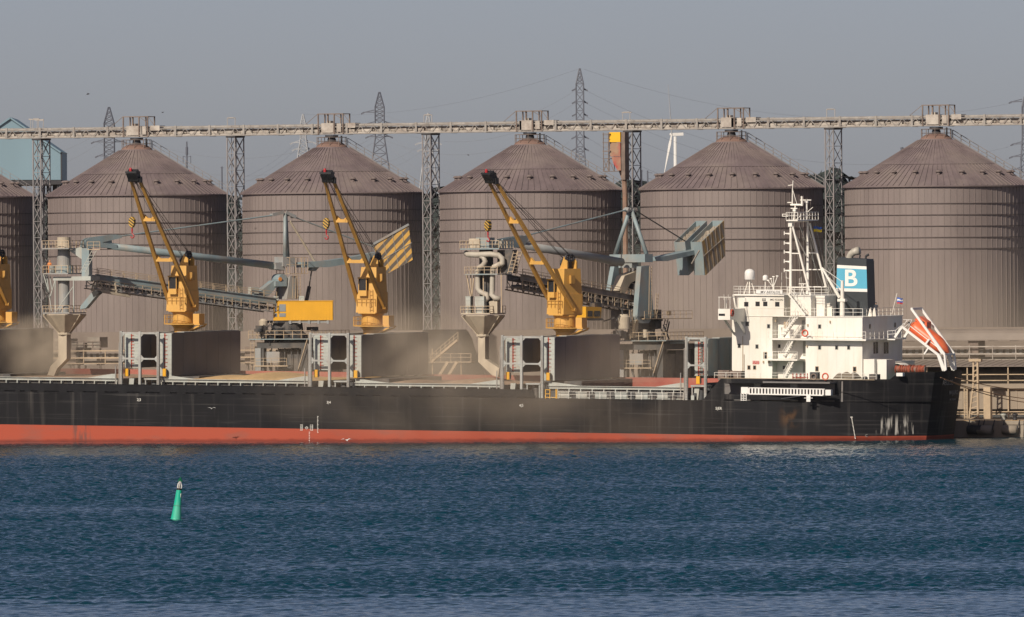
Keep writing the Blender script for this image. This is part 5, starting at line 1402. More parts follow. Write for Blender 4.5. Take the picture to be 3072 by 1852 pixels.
# flags
def flag(name, px0, px1, py0, py1, y, bands, lab, pole=None):
    a = S(px0, py0, y); b = S(px1, py1, y); a.y = y; o = thing_on_ship(name, a); W = b.x-a.x; H_ = a.z-b.z
    if pole:
        p0 = S(*pole[0], y)-a; p1 = S(*pole[1], y)-a; p0.y = p1.y = 0; MB().tube(p0, p1, .05, n=8).build('staff', 'ship_white', o)
    n = 14; k = len(bands)
    for j, m in enumerate(bands):
        vs = []
        for f in (j/k, (j+1)/k):
            for s_ in (0, .02):
                for i in range(n+1):
                    u = i/n; vs.append((W*u, .16*math.sin(u*7+f*2)*u+s_, -H_*f*(1-.1*u) + .10*math.sin(u*6)*u - .05*u))
        w = n+1
        fs = [(i, i+1, 2*w+i+1, 2*w+i) for i in range(n)] + [(w+i, 3*w+i, 3*w+i+1, w+i+1) for i in range(n)] + [(i, w+i, w+i+1, i+1) for i in range(n)] + [(2*w+i, 2*w+i+1, 3*w+i+1, 3*w+i) for i in range(n)]
        MB().add(vs, fs).build('cloth', m, o)
    tag(o, lab, 'flag')
flag('flag', 2441, 2464, 679, 696, 17.0, ['flag_blue', 'flag_yellow'], 'small blue and yellow flag flying beside the white mast')
flag('flag', 2691, 2707, 893, 912, 14.0, ['flag_blue', 'flag_white', 'flag_blue', 'letter_red'], 'small blue white and red ensign on a slanting staff at the stern', ((2676, 943), (2691, 880)))
# crew member on the upper deck aft
def person(loc, h, parts, lab, mat_top, mat_leg, bent=0.0, world_m=None):
    """One skinned body with head, bent a little; clothing is the body's own colour, head separate."""
    import bmesh
    s = h/1.75; me = bpy.data.meshes.new('body')
    J = {'pel': (0,0,.93), 'che': (bent*.2,-.02,1.28), 'nec': (bent*.3,-.03,1.47), 'lh': (-.1,0,.88), 'lk': (-.12,-.04,.5), 'la': (-.12,.02,.08), 'lf': (-.13,-.14,.04), 'rh': (.1,0,.88), 'rk': (.12,-.08,.5), 'ra': (.13,.0,.08), 'rf': (.14,-.16,.04),
         'ls': (-.2+bent*.25,-.01,1.40), 'le': (-.28,-.06,1.12), 'lw': (-.22,-.28,.98), 'rs': (.2+bent*.25,-.01,1.40), 're': (.29,-.08,1.14), 'rw': (.2,-.3,1.02)}
    E = [('pel','che'),('che','nec'),('pel','lh'),('lh','lk'),('lk','la'),('la','lf'),('pel','rh'),('rh','rk'),('rk','ra'),('ra','rf'),('che','ls'),('ls','le'),('le','lw'),('che','rs'),('rs','re'),('re','rw')]
    RAD = {'pel':.15,'che':.17,'nec':.065,'lh':.1,'lk':.07,'la':.05,'lf':.04,'rh':.1,'rk':.07,'ra':.05,'rf':.04,'ls':.075,'le':.055,'lw':.04,'rs':.075,'re':.055,'rw':.04}
    K = list(J); me.from_pydata([tuple(c*s for c in J[k]) for k in K], [(K.index(a), K.index(b)) for a, b in E], []); me.update()
    root = empty('person'); root.matrix_world = world_m
    o = bpy.data.objects.new('body', me); col.objects.link(o); o.parent = root; me.materials.append(MATS[mat_top])
    md = o.modifiers.new('skin', 'SKIN'); sv = me.skin_vertices[0].data
    for i, k in enumerate(K): sv[i].radius = (RAD[k]*s, RAD[k]*s*.85)
    sv[0].use_root = True
    o.modifiers.new('sub', 'SUBSURF').levels = 1; o.modifiers['sub'].render_levels = 1
    hd = MB(); c = Vector(J['nec'])*s + Vector((bent*.06, -.03, .15))*s
    hd.ball(c, .115*s, 14, 10, (.85, 1, 1.15)); hd.ball(c+Vector((0,-.115,-.01))*s, .022*s, 8, 6)
    for sg in (-1, 1): hd.ball(c+Vector((sg*.1, 0, 0))*s, .025*s, 8, 6)
    hd.build('head', 'skin', root, True)
    MB().ball(c+Vector((0,.01,.035))*s, .123*s, 14, 8, (.9, 1, 1.0)).build('helmet', mat_leg, root, True)
    tag(root, lab, 'person'); return root
px_ = XA_ - .6
person(None, 1.8, None, 'crew member in dark clothes standing at the upper deck rail near the stern', 'clothes_dark', 'clothes_dark', 0, MS @ Matrix.Translation((px_, 12.5, ZD3+.1)))
# mooring ropes from the stern to the quay
for i, (a, b, s_) in enumerate((((2822, 1133, 9.0), (3110, 1211, 33), .6), ((2834, 1138, 9.6), (3112, 1199, 33.4), .5), ((2866, 1133, 13), (3115, 1172, 34), .4))):
    p = at(*a); q = at(*b); pts = []
    for k in range(21):
        t = k/20; v = p.lerp(q, t); v.z -= s_*4*t*(1-t); pts.append(v-p)
    o = MB().path(pts, .06, 6).build('mooring_rope', 'rope_brown'); o.location = p
    tag(o, ['lowest brown mooring rope running from the stern to the quay', 'middle brown mooring rope running from the stern to the quay', 'uppermost brown mooring rope running from the stern to the quay'][i], 'rope', 'mooring ropes at the stern')

# ================================================================== deck cranes
CB = S(549, 994, CY); ZC = CB.z
def make_crane(px, slew, hook=True):
    xc = sx(px, CY, 994)
    root = empty('deck_crane'); root.matrix_world = MS @ Matrix.Translation((xc, CY, ZC)); root['slew'] = slew
    rot = (0, 0, slew)
    xr = sx(549, CY, 994)
    Z = lambda py: S(549, py, CY).z - ZC
    X = lambda p_, y=0: S(p_, 900, CY+y).x - xr
    mb = MB(); mb.lathe([(1.25, ZS-ZC), (1.25, Z(972)), (1.55, Z(968)), (1.55, Z(966))], 28); mb.lathe([(1.42, Z(966)+.02), (1.42, Z(940)), (1.6, Z(938)), (1.6, Z(934))], 28); mb.build('pedestal', 'crane_yellow', root, False)
    mb = MB(); zp = Z(972); mb.lathe([(2.6, zp-.06), (2.6, zp+.06)], 32)
    mb.box(X(588), X(606), -.9, .8, zp+.06, zp+1.4); mb.box(.5, X(611), -1.2, 1.0, zp-.12, zp+.05)
    for y in (-1.0, .9): mb.beam((1.1, y*.6, zp-.95), (X(608), y, zp-.2), .2, .2)
    mb.lathe([(1.26, zp-.55), (1.75, zp-.07)], 28, cap=False)
    mb.build('platform', 'crane_yellow', root)
    mb = MB(); mb.rail([(2.55*math.cos(a), 2.55*math.sin(a), zp+.06) for a in [R(60+20*k) for k in range(13)]], 1.15, 1.2, .05); mb.build('railing', 'crane_yellow_dull', root)
    # slewing house
    def sub(m_, name, mt, par=root): o = m_.build(name, mt, par); o.rotation_euler = rot; return o
    z0, z1, z2 = Z(932), Z(872), Z(797)
    mb = MB(); x0, x1 = -1.62, 1.45
    def frus(xa, xb, ya, yb, za, xc_, xd, yc, yd, zb__):
        mb.add([(xa,ya,za),(xb,ya,za),(xb,yb,za),(xa,yb,za),(xc_,yc,zb__),(xd,yc,zb__),(xd,yd,zb__),(xc_,yd,zb__)], [(0,3,2,1),(4,5,6,7),(0,1,5,4),(1,2,6,5),(2,3,7,6),(3,0,4,7)])
    frus(-1.62, 1.45, -1.9, 1.9, z0, -1.45, 1.45, -1.8, 1.9, z1); frus(-1.2, 1.35, -1.8, 1.9, z1+.001, -1.0, 1.25, -1.5, 1.7, z2)
    mb.box(-1.25, 1.3, -1.95, 1.95, z0-.14, z0)
    mb.prism([(-.2, z2), (1.2, z2), (1.2, z2+.9), (.6, z2+1.6), (.1, z2+.5)], -.9, -.7); mb.prism([(-.2, z2), (1.2, z2), (1.2, z2+.9), (.6, z2+1.6), (.1, z2+.5)], .9, 1.1)
    hs = sub(mb, 'house', 'crane_yellow')
    mb = MB(); mb.box(1.351, 1.75, -.7, .1, z2-2.0, z2-.9); sub(mb, 'side_box', 'crane_yellow_dull')
    mb = MB()
    for cx_, cz_ in ((.0, z2+.75), (.85, z2+1.45)): mb.torus((cx_, -.4, cz_), .42, .16, 'x', 18, 8); mb.torus((cx_, .3, cz_), .42, .16, 'x', 18, 8); mb.tube((cx_, -.9, cz_), (cx_, 1.0, cz_), .1, n=8)
    mb.box(-.05, .7, -.6, .6, z2-.3, z2+.9)
    sub(mb, 'sheave', 'dark_steel')
    # cab on the front face
    za, zb__ = Z(866), Z(831); mb = MB(); mb.box(-1.05, .15, -2.35, -1.75, za-.75, za); mb.box(-1.15, .2, -2.4, -1.7, zb__, zb__+.18); 
    for xx in (-1.05, .07): mb.box(xx, xx+.09, -2.33, -2.24, za, zb__)
    cb = sub(mb, 'cab', 'crane_yellow')
    mb = MB(); mb.box(-1.0, .1, -2.30, -1.78, za, zb__-.02); g = sub(mb, 'cab_glass', 'glass_dark')
    mb = MB(); mb.rail([(-1.4, -2.0, z0+.9), (1.3, -2.0, z0+.9)], .95, .7, .045); mb.ladder((.75, -1.98, z0+.1), (.65, -1.9, z1+.4), .45, .05); mb.box(.4, .7, -2.0, -1.9, z0+.7, z0+1.2); sub(mb, 'ladder', 'crane_yellow_dull')
    # jib: two box beams that close towards the head, two cross members
    zh = Z(918); hd = onx(401, 528, xr); hd = Vector((0, hd.y-CY, hd.z-ZC)); hinge = Vector((0, -.2, zh))
    def jp(t, sgn): w = 1.87 + (.62-1.87)*min(1, t/.98); v = hinge.lerp(hd, t); return Vector((sgn*w, v.y, v.z))
    mb = MB()
    for s_ in (-1, 1):
        mb.beam(jp(0, s_), jp(.12, s_), .40, .34, .40, .52, (1,0,0)); mb.beam(jp(.12, s_), jp(.66, s_), .40, .52, .36, .5, (1,0,0)); mb.beam(jp(.66, s_), jp(.985, s_), .36, .5, .30, .36, (1,0,0))
        mb.tube(jp(0, s_)-Vector((.3, 0, 0)), jp(0, s_)+Vector((.3, 0, 0)), .24, n=12)
    jb = sub(mb, 'jib', 'crane_yellow_dull')
    for t in (.355, .665):
        mb = MB(); a, b = jp(t, -1), jp(t, 1); mb.beam(a+Vector((.15, 0, 0)), b-Vector((.15, 0, 0)), .55, .44); 
        for s_, q in ((1, a), (-1, b)): mb.add([q+Vector((s_*.2, -.2, .22)), q+Vector((s_*.75, -.2, .22)), q+Vector((s_*.2, -.2, .7)), q+Vector((s_*.2, .2, .22)), q+Vector((s_*.75, .2, .22)), q+Vector((s_*.2, .2, .7))], [(0,1,2), (3,5,4), (0,3,4,1), (1,4,5,2), (2,5,3,0)])
        sub(mb, 'cross_member', 'crane_yellow')
    mb = MB(); u = (hd-hinge).normalized(); nrm = Vector((1,0,0)).cross(u)
    def hb(a, b, w, h): mb.beam(hd+u*a, hd+u*b, w, h, ref=(0,0,1))
    hb(-.55, .75, 1.5, 1.0); mb.box(-.85, .85, hd.y-.9, hd.y+.35, hd.z+.35, hd.z+.62); mb.tube((-.8, hd.y+.1, hd.z-.5), (.8, hd.y+.1, hd.z-.5), .32, n=12); mb.box(.5, .95, hd.y+.1, hd.y+.7, hd.z-.9, hd.z-.1)
    h_ = sub(mb, 'jib_head', 'black_paint')
    mb = MB(); mb.lathe([(.20, 0), (.20, .32), (.13, .46), (.04, .5)], 12, (-.22, hd.y-.5, hd.z+.62)); sub(mb, 'signal_lamp', 'signal_red')
    mb = MB(); tops_ = ((.0, 0, z2+1.1), (.85, 0, z2+1.8))
    for t_ in tops_:
        for s_ in (-.35, .35): mb.tube(hd+Vector((s_*1.1, .3, -.1)), Vector(t_)+Vector((s_*.2, 0, 0)), .035, n=6)
    mb.tube(hd+Vector((-.2, .3, -.3)), jp(.66, 1)+Vector((-.3, 0, 0)), .03, n=6)
    sub(mb, 'luffing_rope', 'rope_dark')
    if hook:
        kz = Z(664) if px != 1695 else Z(668); kx, ky = -.05, hd.y-.35
        mb = MB()
        for s_ in (-.16, .16): mb.tube((kx+s_, ky, hd.z-.2), (kx+s_*.6, ky, kz+.6), .022, n=6)
        sub(mb, 'hoist_rope', 'rope_dark')
        mb = MB(); mb.prism([(kx-.12, kz+.72), (kx+.12, kz+.72), (kx+.40, kz+.35), (kx+.40, kz-.25), (kx+.14, kz-.72), (kx-.14, kz-.72), (kx-.40, kz-.25), (kx-.40, kz+.35)], ky-.28, ky+.28)
        hk = sub(mb, 'hook_block', 'hook_stripes')
        mb = MB(); mb.tube((kx, ky, kz-.72), (kx, ky, kz-1.25), .11, n=8); 
        hq = [(kx, ky, kz-1.2), (kx, ky, kz-1.55), (kx+.22, ky, kz-1.72), (kx+.3, ky, kz-1.95), (kx+.12, ky, kz-2.15), (kx-.12, ky, kz-2.1), (kx-.2, ky, kz-1.92)]
        mb.path(hq, .085, 8); mb.build('hook', 'signal_red', hk)
    return root
CR = []
for px, a, lab in ((-12, 0, 'yellow deck crane cut off by the left edge of the picture'), (549, 0, 'yellow deck crane between the left loader spout and the yellow loader cabin'), (1117, 2, 'middle yellow deck crane in front of the striped counterweight'), (1695, -17.5, 'rightmost yellow deck crane, jib swung furthest left over the second loader boom')):
    o = make_crane(px, R(a), px > 0); tag(o, lab, 'crane', 'yellow deck cranes along the ship'); CR.append(o)

# ================================================================== ship loaders on the quay
class Loader:
    def __init__(s, px, heading, label):
        p = at(px, 1100, 45.0); s.base = Vector((p.x, 45.0, QZ)); s.th = R(heading)
        s.M = Matrix.Translation(s.base) @ Matrix.Rotation(s.th, 4, 'Z'); s.I = s.M.inverted()
        s.root = empty('ship_loader', s.base, (0, 0, s.th)); tag(s.root, label, 'ship loader', 'ship loaders on the quay')
    def p(s, px, py, w=0.0):
        v = at(px, py, w, s.I); v.y = w; return v
    def q(s, pts, w): return [(s.p(a, b, w).x, s.p(a, b, w).z) for a, b in pts]
    def part(s, mb, name, m, par=None, smooth=False): return mb.build(name, m, par or s.root, smooth)
    def still(s, mb, name, m):                       # parts that do not slew: portal axes follow the quay
        o = mb.build(name, m, s.root); o.rotation_euler = (0, 0, -s.th); return o
    def wx(s, px, py, Y): v = at(px, py, Y); return (v.x - s.base.x, v.z - QZ)
class Frame:
    """A part of a loader turned to its own heading about the loader's centre."""
    def __init__(s, L, heading): s.L = L; s.root = L.root; s.a = R(heading); s.I = (Matrix.Translation(L.base) @ Matrix.Rotation(s.a, 4, 'Z')).inverted()
    def p(s, px, py, w=0.0): v = at(px, py, w, s.I); v.y = w; return v
    def q(s, pts, w): return [(s.p(a, b, w).x, s.p(a, b, w).z) for a, b in pts]
    def part(s, mb, name, m, par=None, smooth=False): o = mb.build(name, m, par or s.root, smooth); o.rotation_euler = (0, 0, s.a - s.L.th); return o
class Aligned:
    """Same interface as Loader for the parts that hang square to the ship whatever the boom's slew."""
    def __init__(s, L, Y): s.L = L; s.Y = Y; s.base = L.base; s.root = L.root
    def p(s, px, py, w=0.0): v = at(px, py, s.Y + w) - s.base; v.y = w; return v
    def q(s, pts, w): return [(s.p(a, b, w).x, s.p(a, b, w).z) for a, b in pts]
    def part(s, mb, name, m, par=None, smooth=False):
        dy = s.Y - s.base.y
        mb.v = [(x, y + dy, z) for x, y, z in mb.v]
        o = mb.build(name, m, par or s.root, smooth); o.rotation_euler = (0, 0, -s.L.th); return o
def portal(L, px0, px1, ytop, cab_dark):
    """Rail-mounted portal: four legs, sills, deck ring with railings, machinery boxes."""
    x0 = L.wx(px0, 1100, 39)[0]; x1 = L.wx(px1, 1100, 39)[0]; zt = L.wx(px0, ytop, 39)[1]
    zl = zt - 1.3; cx = (x0+x1)/2
    mb = MB()
    for x in (x0+.9, x1-.9):
        for y in (-5.2, 5.2): mb.beam((x, y, .9), (x, y, zl), .9, .9)
        mb.box(x-.35, x+.35, -7, 7, .35, .95)
    mb.box(x0+.3, x1-.3, -5.7, -4.7, zl, zl+.8); mb.box(x0+.3, x1-.3, 4.7, 5.7, zl, zl+.8)
    mb.box(x0+.5, x0+1.3, -4.7, 4.7, zl, zl+.8); mb.box(x1-1.3, x1-.5, -4.7, 4.7, zl, zl+.8)
    L.still(mb, 'portal_frame', 'portal_grey')
    for x in (x0+.9, x1-.9):
        for y in (-6.2, -4.2, 4.2, 6.2):
            w_ = MB().tube((x-.15, y, .30), (x+.15, y, .30), .32, n=14); L.still(w_, 'rail_wheel', 'dark_steel')
    mb = MB(); mb.lathe([(3.6, zl+.8), (3.6, zl+1.1), (2.9, zl+1.2), (2.9, zt)], 30, (cx, 0, 0)); mb.box(x0-.6, x1+.4, -6.4, 6.0, zt-.12, zt); L.still(mb, 'deck', 'loader_blue_grey')
    mb = MB(); mb.rail([(x0-.6, 6, zt), (x0-.6, -6.4, zt), (x1+.4, -6.4, zt), (x1+.4, 6, zt)], 1.1, 1.3, .06); L.still(mb, 'railing', 'loader_rail')
    mb = MB(); mb.box(x0+1.9, x0+3.9, -5.9, -4.2, zl-2.0, zl-.5); mb.box(x0+.1, x0+1.0, -5.9, -5.7, 2.2, zl); mb.box(x0+.8, x1-.6, -4.3, 4.3, 1.2, 1.5); L.still(mb, 'machine_house', 'loader_grey')
    mb = MB(); mb.box(x0+1.0, x1-.8, -.5, 4.4, .9, zl-.1); mb.box(x1-4.2, x1-.9, -4.4, 4.4, .9, zl-.6); mb.box(x0+1.6, x1-1.4, -2.6, 2.8, .5, zl-2.4)
    mb.beam((x1-2.6, -4.8, 1.2), (x1-.4, -4.8, zl), .35, .5); L.still(mb, 'equipment_room', 'machine_dark')
    mb = MB()
    for y in (-5.2, 5.2):
        for k, (a, b) in enumerate(((x0+1.2, cx), (cx, x1-1.2))):
            mb.beam((a, y, 1.2) if k else (a, y, zl-.2), (b, y, zl-.2) if k else (b, y, 1.2), .22)
    for y in (-3.0, -1.0, 1.2): mb.beam((x0+1, y, zl-.3), (x1-1, y, 1.4), .2)
    for k in range(7): x = x0+1.2+(x1-x0-2.4)*k/6; mb.beam((x, -4.9, .9), (x, -4.9, zl), .12); mb.beam((x, 3, zl+.9), (x+.6, -3, zt-.1), .14)
    for z in (2.4, 4.2): mb.box(x0+.9, x1-.9, -5.0, -4.85, z, z+.14)
    L.still(mb, 'bracing', 'machine_dark')
    mb = MB(); mb.rail([(x0+.2, -5.9, zl-2.4), (x0+5.0, -5.9, zl-2.4)], 1.0, 1.2, .05); mb.box(x0, x0+5.2, -6.0, -5.0, zl-2.55, zl-2.4); mb.ladder((x0-.2, -6.0, 0), (x0-.2, -6.0, zt), .55); mb.beam((x1-1.6, -6.2, zl-3.2), (x1-.1, -6.2, zt-.1), .3, .1); L.still(mb, 'stair', 'loader_rail')
    return x0, x1, zt, cx

# ---- loader with the yellow cabin
A = Loader(862, 60, 'grey blue ship loader with long yellow cabin and flat hazard striped counterweight')
x0, x1, zt, cx = portal(A, 762, 927, 1017, False)
mb = MB(); p = A.p; top = p(860, 962).z
mb.lathe([(2.9, zt), (2.9, zt+.5), (2.3, zt+.9), (2.1, top)], 24, (0, 0, 0)); mb.box(-2.6, 2.6, -1.6, 1.6, top-.35, top); A.part(mb, 'turret', 'machine_dark')
W_ = -2.3; AC = Frame(A, 24); p = AC.p
c0, c1 = p(820, 962, W_), p(998, 904, W_)
mb = MB(); mb.box(c0.x, c1.x, W_, W_+2.6, c0.z, c1.z); mb.box(c0.x-.1, c1.x+.1, W_-.06, W_+2.66, c1.z, c1.z+.1)
n = 15
for i in range(n):
    x = c0.x+2.2 + (c1.x-c0.x-2.3)*i/(n-1); mb.box(x-.06, x+.06, W_-.018, W_, c0.z+.1, c1.z-.1)
cab = AC.part(mb, 'cabin', 'bright_yellow')
for px0, px1, py0, py1, m in ((838, 857, 913, 935, 'glass_grey'), (838, 857, 940, 951, 'glass_grey'), (824, 831, 913, 935, 'glass_grey'), (824, 831, 940, 951, 'glass_grey')):
    a, b = p(px0, py1, W_), p(px1, py0, W_); MB().box(a.x, b.x, W_-.05, W_-.003, a.z, b.z).build('window', m, cab)
mb = MB(); a = p(820, 962, W_); mb.box(c0.x+2, c0.x+7.5, W_+.2, W_+2.2, c0.z-.35, c0.z-.02)
for k in range(5): mb.box(c0.x+2.2+k*1.3, c0.x+2.5+k*1.3, W_+.05, W_+2.3, c0.z-.5, c0.z-.02)
AC.part(mb, 'cabin_frame', 'loader_grey')
for px in (828, 905):
    a = p(px, 903, W_+.4); mb = MB(); mb.box(a.x-.35, a.x+.35, W_+.3, W_+1.0, c1.z+.1, c1.z+.75); mb.torus((a.x, W_+.3, c1.z+.42), .2, .04, 'y', 14, 5); AC.part(mb, 'cooling_unit', 'ship_grey_white')
p = A.p
# tower: tapered plates, mast, cross platform
mb = MB()
for w in (-1.5, 1.3): mb.prism(A.q([(852, 829), (872, 829), (881, 898), (842, 898)], 0), w, w+.22)
mb.prism(A.q([(855, 832), (870, 832), (877, 898), (848, 898)], 0), -1.28, 1.3); A.part(mb, 'tower_leg', 'loader_grey')
mb = MB(); mb.prism(A.q([(836, 771), (872, 771), (872, 800), (836, 800)], 0), -1.1, 1.1); mb.prism(A.q([(816, 789), (840, 787), (846, 812), (818, 808)], 0), -.9, .9); A.part(mb, 'hinge_block', 'loader_grey')
mb = MB(); a = p(848, 821); b = p(902, 821); mb.box(a.x, b.x, -1.8, 1.5, a.z-.08, a.z); mb.rail([(a.x, 1.5, a.z), (a.x, -1.8, a.z), (b.x, -1.8, a.z), (b.x, 1.5, a.z)], 2.2, .9, .06); mb.ladder(p(882, 895, -1.9), p(884, 822, -1.9), .5); mb.ladder(p(898, 895, -1.9), p(896, 824, -1.9), .5); A.part(mb, 'service_platform', 'loader_rail')
mb = MB(); mb.tube(p(855, 775, -.5), p(855, 640, -.1), .30, .22, 12); mb.tube(p(862, 772, .7), p(857, 640, .1), .34, .24, 12); A.part(mb, 'mast', 'loader_blue_grey', None, True)
mb = MB()
for (a, b) in (((818, 645), (852, 637)), ((858, 637), (888, 652))):
    for w in (-.3, .18): mb.beam(p(*a, w), p(*b, w), .12, .45)
for c in ((822, 645), (832, 642), (842, 640), (872, 645), (884, 651)): v = p(*c, -.34); mb.tube(v, v+Vector((0, .8, 0)), .2, n=10)
A.part(mb, 'mast_head', 'loader_grey')
mb = MB(); mb.tube(p(822, 646), p(355, 710), .10, n=8); A.part(mb, 'tie_rod', 'loader_blue_grey')
mb = MB(); mb.tube(p(884, 652), p(1124, 742), .10, n=8); A.part(mb, 'tie_rod', 'loader_blue_grey')
mb = MB(); mb.tube(p(870, 664), p(946, 788), .16, n=8); A.part(mb, 'back_stay', 'loader_dusty')
# upper boom
mb = MB(); mb.tube(p(325, 738), p(818, 797), .46, .50, 18); A.part(mb, 'boom_tube', 'loader_blue_grey', None, True)
mb = MB()
for w in (-.55, .35): mb.prism(A.q([(246, 745), (250, 722), (262, 714), (340, 704), (358, 706), (360, 714), (300, 728), (345, 734), (345, 746), (270, 741), (262, 748)], 0), w, w+.2)
mb.prism(A.q([(262, 740), (262, 720), (330, 714), (335, 744)], 0), -.34, .34); A.part(mb, 'boom_head', 'loader_blue_grey')
mb = MB(); mb.prism(A.q([(898, 787), (970, 783), (1046, 772), (1130, 755), (1150, 760), (1150, 775), (1046, 790), (978, 802), (898, 803)], 0), -.8, .8); mb.prism(A.q([(932, 802), (954, 801), (942, 814), (928, 812)], 0), -.4, .4); A.part(mb, 'tail_beam', 'loader_blue_grey')
mb = MB(); mb.tube(p(935, 812), p(927, 862), .09, n=8); mb.tube(p(928, 860), p(917, 915), .28, n=10); A.part(mb, 'hydraulic_ram', 'machine_dark')
# striped counterweight
AW = Frame(A, 34)
hz_pts = AW.q([(1120, 735), (1226, 676), (1238, 780), (1146, 830)], -2.0)
ax_ = Vector((hz_pts[1][0]-hz_pts[0][0], hz_pts[1][1]-hz_pts[0][1]))
stripes_mat('hazard_stripes', (0.66, 0.38, 0.08), (0.13, 0.11, 0.09), .98, .74, -.70, .52)
cw = empty('counterweight', parent=A.root); cw.rotation_euler = (0, 0, AW.a - A.th)
mb = MB(); mb.prism(hz_pts, -2.0, -1.9); mb.build('striped_plate', 'hazard_stripes', cw)
mb = MB(); mb.prism(hz_pts, -1.89, -.9); a, b = hz_pts[0], hz_pts[1]; mb.beam((a[0], -2.05, a[1]+.12), (b[0], -2.05, b[1]+.12), .16, .3)
for t in (.27, .54, .8):
    u = (hz_pts[0][0]+(hz_pts[1][0]-hz_pts[0][0])*t, hz_pts[0][1]+(hz_pts[1][1]-hz_pts[0][1])*t); v = (hz_pts[3][0]+(hz_pts[2][0]-hz_pts[3][0])*t, hz_pts[3][1]+(hz_pts[2][1]-hz_pts[3][1])*t)
    mb.beam((u[0], -2.02, u[1]), (v[0], -2.02, v[1]), .06)
v1, v2 = AW.q([(1136, 785), (1236, 728)], -2.03); mb.beam((v1[0], -2.03, v1[1]), (v2[0], -2.03, v2[1]), .08); mb.build('casing', 'loader_grey', cw)
# loading conveyor boom with walkways and lattice
def conveyor_boom(L, a, b, hpx, lathpx, railpx, m='loader_blue_grey', dusty='loader_rail'):
    p = L.p; k = 22
    A0, B0 = p(*a), p(*b)
    for w, nm in ((-1.3, 'girder'), (1.1, 'girder')):
        mb = MB(); mb.prism(L.q([a, b, (b[0], b[1]+hpx), (a[0], a[1]+hpx)], 0), w, w+.2); mb.box(0,0,0,0,0,0) if False else None
        mb.beam(A0+Vector((0, w+.1, .08)), B0+Vector((0, w+.1, .08)), .55, .12); L.part(mb, nm, m)
    d = (B0-A0)
    lz = (hpx+lathpx)/21.7; rz = railpx/21.7
    mb = MB()
    for w in (-1.3, 1.2):
        mb.beam(A0+Vector((-.4, w, -lz)), B0+Vector((-.4, w, -lz)), .16)
        for i in range(k):
            t0, t1 = i/k, (i+1)/k; u0, u1 = A0+d*t0+Vector((0, w, 0)), A0+d*t1+Vector((0, w, 0)); lo0, lo1 = u0-Vector((0,0,lz)), u1-Vector((0,0,lz))
            mb.beam(u0-Vector((0,0,hpx/21.7)), lo0, .10); mb.beam(lo0 if i % 2 else lo1, (u1 if i % 2 else u0)-Vector((0,0,hpx/21.7)), .08)
    for i in range(0, k):
        v = A0+d*(i/k)-Vector((0,0,lz)); mb.box(v.x-.3, v.x+.3, -1.3, 1.2, v.z+.25, v.z+.4)
    L.part(mb, 'lower_lattice', 'loader_grey' if m == 'loader_blue_grey' else m)
    mb = MB(); mb.beam(A0+Vector((0, 0, -.55)), B0+Vector((0, 0, -.55)), 1.3, .25); mb.beam(A0+Vector((.3, 0, -lz+.5)), B0+Vector((0, 0, -lz+.5)), 1.5, .3); L.part(mb, 'belt', 'machine_dark')
    mb = MB(); mb.rail([A0+Vector((0, -1.5, .1)), B0+Vector((0, -1.5, .1))], rz, 2.2, .065); mb.rail([A0+Vector((0, 1.4, .1)), B0+Vector((0, 1.4, .1))], rz, 2.2, .065)
    mb.rail([A0+Vector((0, -1.5, -lz+.1)), B0+Vector((0, -1.5, -lz+.1))], lz*.6, 1.5, .06); L.part(mb, 'boom_railing', dusty)
conveyor_boom(A, (274, 826), (812, 897), 17, 22, 19)
mb = MB(); mb.prism(A.q([(258, 866), (372, 886), (372, 893), (258, 874)], 0), -1.7, -1.3)
for a, b in (((275, 870), (285, 838)), ((285, 838), (330, 848)), ((330, 848), (325, 880)), ((300, 842), (312, 876)), ((345, 850), (350, 885)), ((285, 860), (345, 870))): mb.beam(A.p(*a, -1.5), A.p(*b, -1.5), .16)
A.part(mb, 'boom_tail_drive', 'loader_dusty')
mb = MB(); mb.prism(A.q([(762, 884), (815, 842), (830, 852), (800, 888)], 0), -.6, .6); v = p(838, 838); mb.tube(v+Vector((0,-.9,0)), v+Vector((0,.9,0)), .72, n=16); mb.box(v.x-1.3, v.x+.6, -1, 1, v.z-1.0, v.z-.3); A.part(mb, 'transfer_chute', 'loader_blue_grey')
mb = MB(); v = p(840, 838, -.95); mb.tube(v, v+Vector((0,-.12,0)), .28, n=14); A.part(mb, 'drive_motor', 'loader_orange')
mb = MB(); a = p(765, 880, -1.2); mb.box(a.x-.7, a.x+.6, -1.3, -.5, a.z-.1, a.z+.85); A.part(mb, 'control_cabinet', 'ship_grey_white')
mb = MB(); a = p(790, 985, -1.9); mb.lathe([(.55, -1.2), (.6, 1.0), (.3, 1.3)], 14, (a.x, a.y, a.z)); mb.ladder(p(800, 1013, -2.2), p(815, 965, -2.2), .6); A.part(mb, 'tank', 'elevator_rust' if False else 'loader_dusty')

mb = MB(); rr = random.Random(31); p = A.p
for k in range(34):
    a = p(rr.uniform(775, 935), rr.uniform(990, 1040), -2.8); L_ = rr.uniform(.4, 1.3)
    if k % 3: mb.beam((a.x, -2.8+rr.uniform(-.8, 2.5), a.z), (a.x+rr.uniform(-1.3, 1.3), -2.6, a.z+L_), .13)
    else: mb.box(a.x, a.x+rr.uniform(.3, 1.0), -3.1, -1.6, a.z, a.z+rr.uniform(.3, 1.1))
A.part(mb, 'winch_gear', 'machine_dark')
